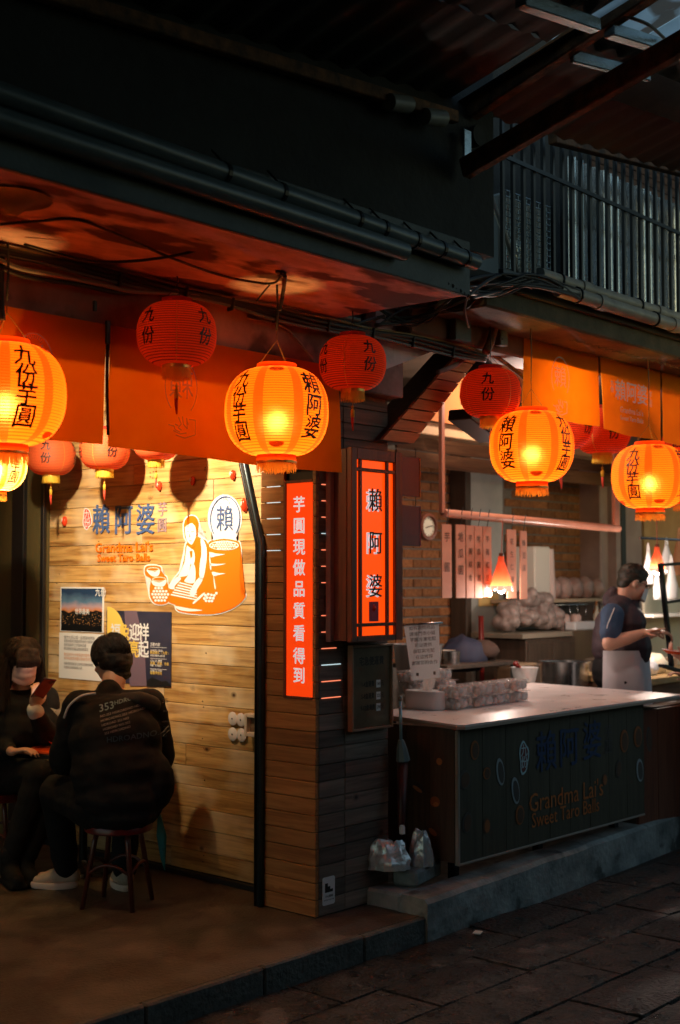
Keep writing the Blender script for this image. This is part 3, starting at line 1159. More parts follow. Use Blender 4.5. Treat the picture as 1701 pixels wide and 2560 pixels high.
roofsheet(-6, -.02, -.62, -1.25, M['roofdark'])
roofsheet(-9, -2.6, -1.25, -5.9, M['roofdark'])  # unseen dark sheet, extended overhead to shut out sky
roofsheet(-2.6, -.02, -1.25, -3.3, M['roofdark'])
roofsheet(.02, 5.4, -.75, y1p - .0, M['roofdark'])
roofsheet(-.3, .4, y1p, -2.3, M['polycarb'], 'pale_sheet')
roofsheet(.4, 5.4, y1p, -3.7, M['polycarb'], 'pale_sheet')  # carried on out of view to let more sky onto the street
roofsheet(-.3, .4, -2.3, -5.9, M['polycarb'], 'pale_sheet')  # unseen pale sheet added for sky fill
roofsheet(5.4, 9, -.75, -5.9, M['roofdark'])
roofsheet(-2.6, -.3, -3.3, -5.9, M['polycarb'], 'pale_sheet')  # unseen pale sheet added behind the viewer for fill on the pillar
# patch of pale sheet lower down
for a, b, ya, yb in ((.55, 1.5, y1p + .10, y1p + .32),):
    mb = MB()
    V = [(a, ya, zr(a, ya) - .03), (b, ya, zr(b, ya) - .03), (b, yb, zr(b, yb) - .03), (a, yb, zr(a, yb) - .03)]
    mb.add(V, [(0, 1, 2, 3)]).build('patch_sheet', M['polycarb'], rf)
# rafters
ra = [at(1160, 423, x=.0), at(1701, 110, x=.0)]
d_ = ra[1] - ra[0]
MB().beam(ra[0], ra[0] + d_ * 3, .05, .085, UP, .006).build('rafter', M['rust'], rf)
ra = [at(1176, 275, x=.1), at(1600, -10, x=.1)]
d_ = ra[1] - ra[0]
MB().beam(ra[0], ra[0] + d_ * 3, .06, .09, UP, .006).build('rafter', M['rust'], rf)
for (ua, va), (ub, vb), w_, m_ in (((1301, 0), (1449, 50), .05, M['galv']), ((1523, 75), (1701, 130), .05, M['galv']), ((1430, 140), (1580, 178), .025, M['galv'])):
    a = on_roof(ua, va, -.05)
    b = on_roof(ub, vb, -.05)
    MB().beam(a, b + (b - a) * .3, w_, .05, UP, .004).build('purlin', m_, rf)
a, b = at(315, 43, y=-.84), at(1139, 293, y=-.84)
MB().beam(a - (b - a), b, .04, .05, UP, .004).build('wall_plate', M['rust'], rf)
a, b = at(1381, 343, y=-.6), at(1701, 425, y=-.6)
MB().beam(a, b + (b - a) * 3, .05, .06, UP, .004).build('edge_beam', M['rust'], rf)
q = at(1168, 360, y=-.84)
MB().box(q, (.05, .012, .12), None, .003).build('hanger_plate', M['galv'], rf)
q = at(1190, 340, y=-.82)
MB().lathe([(0, -.02), (.045, -.02), (.045, .02), (0, .02)], q, 16, R=rotm(PI / 2)).build('bolt_cap', M['darkwall'], rf)
for u, v in ((998, 258), (1085, 293)):
    q = at(u, v, y=-.86)
    MB().tube([q - Vector((.06, 0, .012)), q + Vector((.06, 0, .012))], .034, 14).build('insulator', M['pvc'], rf, smooth=True, angle=50)
cable('lamp_cable', None, [on_roof(1560, 38, -.03), on_roof(1620, 60, -.06), on_roof(1662, 95, -.05)], .007, M['cable'], rf)

# ================================================================ right building, upper part
xR0 = at(1290, 760, y=-.45).x
ob = thing('shop_beam', 'olive brown stained beam above the right hand curtain', 'beam', (3, -.4, 2.88))
MB().span((xR0 - .25, -.45, 2.905), (7, -.12, 3.03), .01).build('beam', M['olive'], ob)
MB().span((xR0 - .4, -.12, 2.80), (7, .1, 3.03), .01).build('inner_beam', mat('dull_red_board', (.12, .06, .04), (.2, .1, .07), 8, .8), ob)
for k, (zz, yy, r_, dx) in enumerate(((3.115, -.50, .034, 0), (3.055, -.53, .036, .12))):
    pv = thing('pvc_pipe', ('upper' if k == 0 else 'lower') + ' old grey pvc pipe below the barred balcony', 'pipe', (3, yy, zz))
    MB().tube([(xR0 + .13 + dx, yy, zz), (6.5, yy, zz)], r_, 14).build('pipe', M['pvc'], pv, smooth=True, angle=60)
    for xx in (xR0 + .5 + dx, xR0 + 1.3 + dx, xR0 + 2.4):
        MB().tube([(xx, yy, zz), (xx + .07, yy, zz)], r_ + .006, 14).build('sleeve', M['pvc'], pv, smooth=True, angle=60)
        MB().tube([(xx - .2, yy, zz), (xx - .19, yy, zz)], r_ + .008, 14).build('strap', M['blackm'], pv, smooth=True, angle=60)
fx0 = at(1258, 700, y=-.5).x
fence = thing('barred_balcony', 'dark vertical bar railing in front of the corrugated sheets', 'railing', (2, -.5, 3.13))
x = fx0
while x < 5.2:
    MB().beam((x, -.5, 3.06), (x, -.5, 4.02), .022, .018, (0, 1, 0), .002).build('bar', M['black'], fence)
    x += .088
MB().span((fx0 - .02, -.515, 3.06), (5.4, -.485, 3.085), .003).build('rail', M['blackm'], fence)
MB().beam((fx0, -.518, 3.62), (5.4, -.518, 3.58), .012, .02).build('rail', M['blackm'], fence)
csx = at(1420, 400, y=-.3).x
co = MB()
V = []
n = int((6 - csx) / .0095)
for i in range(n + 1):
    x = csx + i * .0095
    w_ = .016 * math.sin(i * 2 * PI / 8)
    V += [(x, -.3 + w_, 2.9), (x, -.3 + w_, 3.9)]
co.add(V, [(2 * i, 2 * i + 2, 2 * i + 3, 2 * i + 1) for i in range(n)])
co = co.build('corrugated_wall', M['galv'], smooth=True)
tag(co, 'blue grey corrugated metal wall behind the balcony bars', 'wall')
MB().span((csx - .6, .35, 3.0), (7, .45, 5)).build('balcony_rear_wall', M['darkwall'])
tag(bpy.data.objects['balcony_rear_wall'], 'dark wall at the back of the balcony', 'wall')
bd = thing('eave_boards', 'brown eave boards above the corrugated metal wall', 'boards', (3, -.2, 4.0))
for k in range(4):
    MB().span((csx + .35, -.24 + .0 * k, 3.92 + k * .055), (6, -.22, 3.972 + k * .055), .002).build('board', M['oldbeam'], bd)
# outdoor unit in a wire cage
q0, q1 = at(1262, 720, y=-.36), at(1372, 520, y=-.36)
ac = thing('cooling_unit', 'pale outdoor cooling unit behind a wire guard on the balcony corner', 'cooling unit', ((q0.x + q1.x) / 2, -.3, q0.z))
MB().span((q0.x, -.34, q0.z), (q1.x, -.02, q1.z), .015).build('casing', mat('pale_casing', (.3, .33, .33), rough=.5), ac)
gr = MB()
for i in range(12):
    xx = q0.x + (q1.x - q0.x) * i / 11
    gr.tube([(xx, -.37, q0.z), (xx, -.37, q1.z)], .003, 5)
for i in range(16):
    zz = q0.z + (q1.z - q0.z) * i / 15
    gr.tube([(q0.x, -.373, zz), (q1.x, -.373, zz)], .003, 5)
gr.build('wire_guard', M['galv'], ac)
gr = MB()
for k in range(5):
    gr.lathe([(.03 + k * .028, -.001), (.034 + k * .028, .0), (.03 + k * .028, .001)], (q0.x * .55 + q1.x * .45, -.352, (q0.z + q1.z) / 2), 24, R=rotm(PI / 2))
gr.build('fan_grille', M['galv'], ac)
MB().tube(curve_pts([(q0.x - .05, -.3, q1.z + .02), (q0.x - .06, -.35, q1.z - .1), (q0.x - .02, -.4, q0.z + .2), (q0.x + .1, -.42, q0.z - .05)]), .014, 8).build('hose', M['pvc'], ac, smooth=True)
MB().span((fx0 - .3, -.48, 3.0), (7, .4, 3.06), .004).build('balcony_floor', M['darkwall'])
tag(bpy.data.objects['balcony_floor'], kind='structure')

# ================================================================ curtains
def cloth(name, p00, p10, p01, p11, m_, parent, wav=.012, nx=26, ny=14, hem=True, seed=0):
    """p00 top left, p10 top right, p01 bottom left, p11 bottom right"""
    mb = MB()
    V = []
    for j in range(ny + 1):
        for i in range(nx + 1):
            a, b = i / nx, j / ny
            q = (p00 * (1 - a) + p10 * a) * (1 - b) + (p01 * (1 - a) + p11 * a) * b
            q = q + Vector((0, 1, 0)) * (wav * b * (math.sin(a * 9 + seed) + .6 * noise.noise(Vector((a * 4, b * 3, seed)))))
            q.z -= .006 * math.sin(a * PI) * b
            V.append(q)
    n0 = len(V)
    V += [q + Vector((0, .0015, 0)) for q in V]
    F = [(j * (nx + 1) + i, j * (nx + 1) + i + 1, (j + 1) * (nx + 1) + i + 1, (j + 1) * (nx + 1) + i) for j in range(ny) for i in range(nx)]
    mb.add(V, F + [tuple(q + n0 for q in reversed(f)) for f in F])
    o = mb.build(name, m_, parent, smooth=True)
    return o


YN = -.06
cl = thing('shop_curtain', 'bright orange cloth curtain hung over the left shop front', 'curtain', (-1, YN, 2.6))
gx = at(268, 950, y=YN).x
xr = at(794, 950, y=YN).x
xb = at(848, 1179, y=YN).x
zt, zb = 2.585, 2.115
cloth('left_panel', Vector((-3.2, YN, zt)), Vector((gx - .008, YN, zt)), Vector((-3.2, YN, zb + .02)), Vector((gx - .012, YN, zb + .015)), M['noren'], cl, .018, 70, 16)
cloth('right_panel', Vector((gx + .012, YN, zt)), Vector((xb - .004, YN, zt + .0)), Vector((gx + .02, YN, zb + .01)), Vector((xb, YN, zb - .012)), M['noren'], cl, .018, 50, 16, seed=2)
MB().tube([(-3.2, YN + .012, zt - .01), (xb + .01, YN + .012, zt - .01)], .009, 8).build('rod', M['darkwood'], cl, smooth=True)
MB().box((gx - .002, YN - .004, zt - .03), (.02, .012, .09), None, .003).build('clip', M['black'], cl)
MB().tube(curve_pts([(gx, YN - .006, zt - .03), (gx - .004, YN - .004, zt - .2), (gx + .004, YN - .004, zt - .42)]), .006, 6).build('tie', M['black'], cl)
for u in (235,):
    q = at(u, 785, y=YN)
    MB().box(q + Vector((0, -.005, .03)), (.016, .012, .04), None, .003).build('hook', M['black'], cl)


def ringline(c, r_, u_, rx, ry, wd, a0, a1, n, nrm, th=.0008):
    mb = MB()
    c = Vector(c)
    r_, u_, nrm = Vector(r_), Vector(u_), Vector(nrm)
    for i in range(n):
        t0, t1 = a0 + (a1 - a0) * i / n, a0 + (a1 - a0) * (i + 1) / n
        P = [c + r_ * ((rx + s_ * wd / 2) * math.cos(t)) + u_ * ((ry + s_ * wd / 2) * math.sin(t)) for t, s_ in ((t0, -1), (t0, 1), (t1, 1), (t1, -1))]
        mb.add(P, [(0, 1, 2, 3)])
    return mb


def seat_scene(c, r_, u_, s, m_, parent, nrm):
    """thin line drawing of the kneeling cook and barrel, as printed on the cloths"""
    L_ = [[(-.9, .1), (-.55, .05), (-.5, -.1), (-.2, -.2)], [(-.3, .5), (-.12, .2), (-.3, 0), (-.1, -.1)], [(-.05, .55), (0, .2), (.25, .0), (.2, .5), (.3, .2)],
          [(.35, .45), (.75, .45), (.75, -.25)], [(-.45, -.35), (.1, -.45), (.75, -.25)], [(-.6, -.15), (-.2, -.28), (.2, -.2)], [(-.5, .15), (-.3, .1)]]
    c = Vector(c)
    mb = MB()
    for l in L_:
        P = [c + Vector(r_) * (a * s) + Vector(u_) * (b * s) for a, b in l]
        for a, b in zip(P, P[1:]):
            dd = (b - a).normalized()
            w_ = dd.cross(Vector(nrm)).normalized() * (.028 * s)
            mb.add([a - w_, a + w_, b + w_, b - w_], [(0, 1, 2, 3)])
    return mb.build('line_drawing', m_, parent)


for u, v in ((442, 968), (75, 915)):
    q = at(u, v, y=YN)
    q.y = YN - .027
    rg = ringline(q, (1, 0, 0), UP, .083, .115, .005, -.9, PI + .9, 40, (0, -1, 0)).build('printed_ring', M['print'], cl)
    flat_text('printed_mark', '賴', .135, q + Vector((0, 0, .005)), (-1, 0, 0), UP, M['print'], cl, bold=-.004, sx=-1 if False else 1.0)
    mb = MB()
    for k in range(9):
        t = PI * (.2 + .6 * k / 8)
        a = q + Vector((math.cos(t) * .028, 0, math.sin(t) * .028 + .068))
        b = q + Vector((math.cos(t) * .042, 0, math.sin(t) * .042 + .068))
        mb.tube([a, b], .0012, 4)
    mb.build('printed_rays', M['print'], cl)
    seat_scene(q + Vector((.012, 0, -.165)), (1, 0, 0), UP, .085, M['print'], cl, (0, -1, 0))

cr_ = thing('shop_curtain', 'amber cloth curtain with pale prints over the right hand stall', 'curtain', (3, -.1, 2.95))
YR = -.13
us = [1313, 1496, 1500, 1652, 1655]
xs = [at(u, 950, y=YR).x for u in us]
cloth('panel', Vector((xs[0], YR, 2.945)), Vector((xs[1], YR, 2.945)), Vector((xs[0] - .012, YR, 2.515)), Vector((xs[1] + .004, YR, 2.50)), M['noren2'], cr_, .012, seed=1)
cloth('panel', Vector((xs[2] + .006, YR, 2.945)), Vector((xs[3], YR, 2.945)), Vector((xs[2] + .03, YR, 2.49)), Vector((xs[3] + .006, YR, 2.475)), M['noren2'], cr_, .012, seed=4)
cloth('panel', Vector((xs[4] + .004, YR, 2.945)), Vector((xs[4] + 1.2, YR, 2.945)), Vector((xs[4] + .01, YR, 2.475)), Vector((xs[4] + 1.2, YR, 2.47)), M['noren2'], cr_, .012, seed=6)
q = at(1402, 945, y=YR - .022)
ringline(q, (1, 0, 0), UP, .088, .115, .006, -.7, PI + .7, 40, (0, -1, 0)).build('printed_ring', M['printw'], cr_)
flat_text('printed_mark', '賴', .13, q, (1, 0, 0), UP, M['printw'], cr_, bold=.004)
seat_scene(q + Vector((0, 0, -.165)), (1, 0, 0), UP, .085, M['printw'], cr_, (0, -1, 0))
q = at(1580, 985, y=YR - .022)
flat_text('printed_name', '賴阿婆', .13, q, (1, 0, 0), UP, M['printw'], cr_, bold=.008)
flat_text('printed_name', '芋\n圓', .05, q + Vector((.225, 0, -.01)), (1, 0, 0), UP, M['printw'], cr_)
flat_text('printed_name', '九\n份', .038, q + Vector((-.225, 0, .02)), (1, 0, 0), UP, M['printw'], cr_, bold=.02)
flat_text('printed_name', "Grandma Lai's", .048, q + Vector((0, 0, -.105)), (1, 0, 0), UP, M['printw'], cr_)
flat_text('printed_name', 'Sweet Taro Balls', .04, q + Vector((0, 0, -.152)), (1, 0, 0), UP, M['printw'], cr_)

# slatted brace from the pillar head up to the right
br = thing('slatted_brace', 'slanting brace faced with short orange brown boards above the price board', 'brace', (at(1060, 1000, y=0).x, 0, 2.4))
L0, L1 = at(965, 1085, y=.02), at(1150, 875, y=.02)
R0, R1 = at(1012, 1110, y=.02), at(1195, 870, y=.02)
nb = 9
L0 = L0 - (L1 - L0) * .06
for i in range(nb):
    za_, zb_ = i / nb, (i + 1) / nb - .012
    z0_, z1_ = L0.z + (L1.z - L0.z) * za_, L0.z + (L1.z - L0.z) * zb_

    def lx(z_):
        return L0.x + (L1.x - L0.x) * (z_ - L0.z) / (L1.z - L0.z)

    def rx_(z_):
        return R0.x + (R1.x - R0.x) * (z_ - R0.z) / (R1.z - R0.z) + .05
    yj = random.uniform(-.003, .003)
    P = [Vector((lx(z0_), .01 + yj, z0_)), Vector((rx_(z0_), .01 + yj, z0_)), Vector((rx_(z1_), .01 + yj, z1_)), Vector((lx(z1_), .01 + yj, z1_))]
    MB().prism(P, (0, .018, 0)).build('board', M['brace'], br)
ex = Vector((0, .16, 0))
P = [Vector((lx(L0.z), .032, L0.z)), Vector((rx_(L0.z), .032, L0.z)), Vector((rx_(L1.z), .032, L1.z)), Vector((lx(L1.z), .032, L1.z))]
MB().prism(P, ex).build('core', M['darkwood'], br)

# ================================================================ stall interior
YB = 2.42
bk = thing('brick_wall', 'dim orange brick back wall of the stall behind the hanging menus', 'wall', (5.2, YB, .1))
MB().span((.6, YB + .012, .1), (12, YB + .12, 3.0)).build('joints', M['mortard'], bk)
bmk = MB().span((-.107, -.010, -.032), (.107, .010, .032), .004).mesh('brick', M['brick'])
cnt = 0
for xa, xz, zlo, zhi in ((3.40, 4.62, .98, 2.62), (5.12, 6.72, 1.52, 2.76)):
    j = 0
    z = zlo
    while z < zhi:
        x = xa + (j % 2) * .112
        while x < xz and cnt < 298:
            o = bpy.data.objects.new('brick', bmk)
            COL.objects.link(o)
            o.parent = bk
            o.location = Vector((x, YB + .008 + random.uniform(-.003, .002), z)) - bk.location
            x += .225
            cnt += 1
        z += .077
        j += 1
pc = thing('wall_pier', 'grey painted pier between two brick panels in the stall', 'pier', (4.85, 2.3, .1))
MB().span((at(1177, 1400, y=2.25).x, 2.25, .1), (at(1260, 1400, y=2.25).x, YB + .05, 3.0), .01).build('pier', M['greywall'], pc)
MB().span((at(1166, 1400, y=2.24).x, 2.24, .1), (at(1177, 1400, y=2.25).x, 2.40, 3.0), .005).build('corner_board', M['darkwood'], pc)
q = at(1222, 1500, y=2.245)
MB().box((q.x, 2.243, q.z), (.28, .006, .10), None, .001).build('yellow_notice', mat('yellow_card', (.75, .5, .18), rough=.6), pc)
pc2 = thing('wall_pier', 'mauve painted pier behind the vendor', 'pier', (7, 2.2, .1))
MB().span((at(1503, 1400, y=2.2).x, 2.2, .1), (at(1545, 1400, y=2.2).x, YB + .05, 3.0), .01).build('pier', M['mauve'], pc2)
MB().span((at(1556, 1400, y=2.1).x, 2.1, .1), (at(1567, 1400, y=2.1).x, 2.2, 3.0), .003).build('door_channel', M['black'], pc2)
MB().span((at(1567, 1400, y=2.1).x, 2.12, .1), (at(1612, 1400, y=2.1).x, 2.25, 3.0), .01).build('door_frame', M['mauve'], pc2)
MB().span((at(1545, 1400, y=2.1).x, 2.11, .1), (at(1556, 1400, y=2.1).x, 2.2, 3.0), .003).build('steel_edge', M['mauve'], pc2)
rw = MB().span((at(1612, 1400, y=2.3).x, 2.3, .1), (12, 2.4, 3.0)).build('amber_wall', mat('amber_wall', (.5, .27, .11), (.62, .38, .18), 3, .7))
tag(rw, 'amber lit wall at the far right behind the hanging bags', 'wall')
MB().span((.6, .10, 3.0), (12, 2.6, 3.04)).build('stall_ceiling', mat('dark_ceiling', (.10, .07, .045), (.16, .11, .07), 3, .8))
tag(bpy.data.objects['stall_ceiling'], kind='structure')
MB().span((12, -.5, 0), (12.1, 2.6, 3)).build('end_wall', M['mauve'])
tag(bpy.data.objects['end_wall'], 'plain far end wall of the stall', 'wall')
MB().span((.56, .12, .1), (.62, 2.6, 3.0)).build('party_wall', M['darkwood'])
tag(bpy.data.objects['party_wall'], 'partition between the two shops behind the pillar', 'wall')
# beams
a, b = at(1048, 1068, y=1.35), at(1300, 1117, y=1.35)
MB().span((a.x - .8, 1.3, a.z - .05), (9, 1.45, a.z + .04), .006).build('ceiling_beam', mat('tan_beam', (.36, .24, .13), (.46, .32, .18), 5, .6))
tag(bpy.data.objects['ceiling_beam'], 'tan timber beam crossing the stall above the menus', 'beam')
for k in range(6):
    o = MB().span((-.0, 0, -.055), (3.2, .02, .055), .003)
    o = o.build('upper_board', M['oldbeam'], loc=(2.9, 1.9 - k * .0, 2.62 - k * .118 + 0)) if k < 2 else None
    if o:
        tag(o, 'dark horizontal board under the stall beam, ' + ('upper' if k == 0 else 'lower') + ' of two', 'board')
P = [at(1062, 1048, y=1.25), at(1118, 970, y=1.25), at(1185, 930, y=1.25), at(1215, 1075, y=1.25)]
o = MB().prism(P, (0, .02, 0)).build('orange_canvas', mat('canvas_orange', (.42, .14, .03), rough=.8))
tag(o, 'orange canvas panel glimpsed behind the slatted brace', 'canvas')
# upper orange infill right of the brace
P = [at(1165, 905, y=.7), at(1330, 800, y=.7), at(1330, 1010, y=.7), at(1200, 985, y=.7)]
o = MB().prism(P, (0, .02, 0)).build('rust_board', mat('rust_board', (.25, .09, .03), (.35, .14, .05), 5, .7))
tag(o, 'rust orange board in the dark gap under the shop beam', 'board')
# menu rail
rl = thing('menu_rail', 'orange lit horizontal pipe hung on two bars with menu boards below', 'rail', (3.6, 1.0, 2.03))
a, b = at(1110, 1283, y=1.0), at(1547, 1322, y=1.0)
MB().tube([a, b], .028, 12).build('pipe', mat('salmon_pipe', (.6, .25, .16), (.7, .32, .22), 8, .3), rl, smooth=True, angle=60)
mbar = mat('salmon_bar', (.45, .16, .09), rough=.45)
c_ = at(1104, 990, y=1.0)
MB().span((c_.x - .014, .985, a.z), (c_.x + .018, 1.015, c_.z + .12), .003).build('hanger_bar', mbar, rl)
c_ = at(1537, 1050, y=1.0)
MB().span((c_.x - .03, .985, b.z), (c_.x + .035, 1.015, 3.0), .003).build('hanger_bar', mbar, rl)
menus = [(1104, 1129, 1310, 1495, '芋  圓'), (1139, 1163, 1311, 1495, '地瓜 圓'), (1165, 1185, 1313, 1495, '芋圓 綜合'), (1186, 1206, 1315, 1495, '地瓜圓湯'), (1207, 1229, 1316, 1492, '芋圓 紅豆'), (1267, 1291, 1323, 1496, '花生仁湯'), (1300, 1318, 1327, 1498, '綠豆湯')]
mg = 'menu boards hung from the rail'
names = ['leftmost hanging menu board, two large characters with a wide gap', 'second hanging menu board from the left with large bold characters', 'third hanging menu board from the left, narrow and pale', 'fourth hanging menu board from the left, middle of the tight row', 'fifth hanging menu board from the left, white square at its foot', 'hanging menu board just right of the near pendant lamp', 'rightmost narrow hanging menu board on the rail']
for k, ((ua, ub, va, vb, tx), lb_) in enumerate(zip(menus, names)):
    a, b = at(ua, va, y=.99), at(ub, vb, y=.99)
    t = thing('menu_board', lb_, 'menu board', ((a.x + b.x) / 2, .99, a.z), 0, mg)
    MB().span((a.x, .985, b.z), (b.x, .994, a.z), .001).build('board', M['menu'], t)
    MB().tube(curve_pts([((a.x + b.x) / 2, .99, a.z - .01), ((a.x + b.x) / 2 + .01, .985, a.z + .04), ((a.x + b.x) / 2 - .012, .965, a.z + .08), ((a.x + b.x) / 2, .965, a.z + .11)]), .0025, 5).build('hook', M['black'], t)
    tx = tx.replace(' ', '')
    n = len(tx)
    big = k < 2
    for i, ch in enumerate(tx):
        zz = a.z - .085 - i * ((.19 if n == 2 else .105) if big else .085)
        flat_text('letter', ch, .066 if big else .045, ((a.x + b.x) / 2, .983, zz), (1, 0, 0), UP, M['inkbrown'], t, bold=.01, sx=.9)
    if k == 4:
        MB().box(((a.x + b.x) / 2, .983, b.z + .05), (.05, .002, .06)).build('white_square', M['paper'], t)


# pendant lamps
def pendant(name, label, u0, v0, v1, wtop, wbot, y, power, col, cord_to):
    a, b = at(u0, v0, y=y), at(u0, v1, y=y)
    t = thing('pendant_lamp', label, 'lamp', (b.x, y, b.z))
    mb = MB()
    n = 24
    prof = [(.012, a.z - b.z + .03), (.02, a.z - b.z + .03), (wtop, a.z - b.z), (wbot, .03), (wbot * .98, .03)]
    mb.lathe(prof, b, n)
    mb.build('shade', mat('orange_shade', (.9, .18, .06), rough=.4, trl=.4, es=.22, ec=(1, .15, .05)), t, smooth=True, angle=50)
    mb = MB()
    for k in range(n):
        an = 2 * PI * k / n
        r_ = wbot * 1.02
        dz = .022 + .012 * abs(math.sin(k * PI / 3))
        an2 = an + 2 * PI / n
        P = [b + Vector((r_ * math.cos(an), r_ * math.sin(an), .034)), b + Vector((r_ * math.cos(an2), r_ * math.sin(an2), .034)),
             b + Vector((r_ * 1.08 * math.cos(an2), r_ * 1.08 * math.sin(an2), .034 - dz)), b + Vector((r_ * 1.08 * math.cos(an), r_ * 1.08 * math.sin(an), .034 - dz))]
        mb.add(P, [(0, 1, 2, 3)])
    mb.build('frill', mat('lamp_frill', (.9, .6, .45), rough=.6, es=.9, ec=(1, .45, .3)), t)
    mb = MB().lathe([(0, -.03), (.022, -.02), (.03, .0), (.022, .03), (.012, .05)], b + Vector((0, 0, .012)), 14)
    mb.build('bulb', mat('lamp_bulb', (1, 1, 1), es=9, ec=(1, .88, .72)), t, smooth=True)
    MB().lathe([(.0, .03), (.016, .03), (.014, 0), (0, 0)], a + Vector((0, 0, .02)), 12).build('cap', M['redwood'], t)
    MB().tube([a + Vector((0, 0, .04)), Vector(cord_to)], .003, 5).build('cord', mat('red_cord', (.35, .06, .03), rough=.5), t)
    lamp('lamp_light', Vector((0, 0, -.045)), power, col, .03, t)
    return t


pa = at(1252, 1402, y=.98)
pendant('p', 'orange cone pendant lamp with beaded rim hanging from the menu rail', 1254, 1402, 1478, .022, .075, .93, 12, (1, .8, .7), (pa.x, .96, 2.02))
pendant('p', 'glowing pendant lamp at the far right by the hanging bags', 1644, 1378, 1432, .02, .06, .55, 26, (1, .82, .7), (at(1641, 1300, y=.6).x, .6, 2.95))
# second small white lamp seen at the ceiling on the left
o = MB().span((at(1050, 1158, y=1.9).x, 1.6, 2.66), (at(1075, 1158, y=1.9).x, 1.75, 2.70), .005).build('ceiling_light', mat('ceiling_lamp', (1, 1, 1), es=2.0, ec=(1, .9, .7)))
tag(o, 'small white ceiling light seen above the clock', 'light')
# clock
q = at(1069, 1317, y=1.5)
ck = thing('wall_clock', 'round wall clock with a wide brown rim beside the grey boards', 'clock', q)
MB().lathe([(.062, -.02), (.094, -.02), (.098, -.005), (.092, .018), (.074, .024), (.066, .012)], q, 36, R=rotm(PI / 2)).build('rim', M['redwood'], ck, smooth=True, angle=40)
MB().lathe([(0, .008), (.07, .008), (.07, -.02), (0, -.02)], q, 36, R=rotm(PI / 2)).build('face', mat('clock_face', (.6, .62, .5), rough=.5), ck)
for an, l, w_ in ((78, .05, .004), (255, .035, .005)):
    t_ = math.radians(an)
    MB().beam(q + Vector((0, -.012, 0)), q + Vector((l * math.sin(t_), -.012, l * math.cos(t_))), w_, .0015, (0, 1, 0)).build('hand', M['ink'], ck)
for k in range(12):
    t_ = k * PI / 6
    MB().box(q + Vector((.057 * math.sin(t_), -.0095, .057 * math.cos(t_))), (.003, .001, .008), rotm(0, t_, 0)).build('hour_mark', M['ink'], ck)
# two grey boards hung beyond the sign box
for k, (ua, ub, va, vb) in enumerate(((1008, 1048, 1140, 1243), (1008, 1049, 1262, 1366))):
    a, b = at(ua - 10, va, y=.12), at(ub, vb, y=.12)
    t = thing('hanging_board', ('upper' if k == 0 else 'lower') + ' grey board hung behind the sign box', 'board', ((a.x + b.x) / 2, .12, b.z))
    MB().span((a.x, .115, b.z), (b.x, .13, a.z), .002).build('board', M['greysign'], t)
    MB().span((b.x - .001, .112, b.z), (b.x + .004, .133, a.z), .001).build('edge', mat('edge_colour' if k == 0 else 'edge_pink', (.6, .25, .03) if k == 0 else (.45, .12, .2), rough=.5), t)
    MB().tube(curve_pts([(b.x - .03, .12, a.z - .005), (b.x - .04, .11, a.z + .03), (b.x - .03, .12, a.z + .05)]), .002, 5).build('hook', M['black'], t)

# shelf, boxes and bags at the back
zs = at(1380, 1497, y=2.1).z
x0_, x1_ = at(1262, 1500, y=2.1).x, at(1512, 1500, y=2.1).x
sh = MB().span((x0_, 1.95, zs - .03), (x1_, 2.40, zs), .004).build('wall_shelf', mat('pale_shelf', (.5, .36, .24), rough=.5))
tag(sh, 'long pale wall shelf against the brick back wall', 'shelf')


def crumple(name, label, cat, c, r_, m_, seed, group=None, amp=.18, n=20, flatb=True):
    mb = MB().ell(c, r_, n=n, m=14)
    cc = Vector(c)
    for i, q in enumerate(mb.v):
        d = q - cc
        s_ = 1 + amp * noise.noise(d * (2.4 / max(r_)) + Vector((seed, 0, 0))) + amp * .5 * noise.noise(d * (6 / max(r_)) + Vector((0, seed, 0)))
        q = cc + d * s_
        if flatb:
            q.z = max(q.z, cc.z - r_[2] * .8)
        mb.v[i] = q
    o = mb.build(name, m_, smooth=True)
    return tag(o, label, cat, group)


a, b = at(1312, 1366, y=2.1), at(1352, 1495, y=2.1)
o = MB().span((a.x, 2.0, zs), (b.x, 2.25, a.z), .01).build('white_carton', mat('pale_carton', (.72, .66, .58), rough=.6))
tag(o, 'tall pale carton standing upright on the wall shelf', 'carton')
o = MB().tube([(at(1362, 1366, y=2.1).x, 2.05, zs), (at(1362, 1366, y=2.1).x - .02, 2.05, a.z - .02)], [.05, .045], 12).build('paper_roll', mat('pink_roll', (.66, .5, .46), rough=.6))
tag(o, 'pink white roll leaning beside the carton on the shelf', 'roll')
for k in range(5):
    u = 1385 + k * 27
    q = at(u, 1470, y=2.1)
    crumple('goods_bag', ['first', 'second', 'third', 'fourth', 'fifth'][k] + ' pinkish plastic bag of goods to the right of the carton on the shelf', 'bag', (q.x, 2.12, zs + .085), (.085, .09, .095 + .012 * (k % 2)), mat('pinkish_bag%d' % k, (.34, .21, .18), (.46, .31, .27), 9, .4, bump=.5, bscale=20), 3 + k, 'bags along the wall shelf', .12)
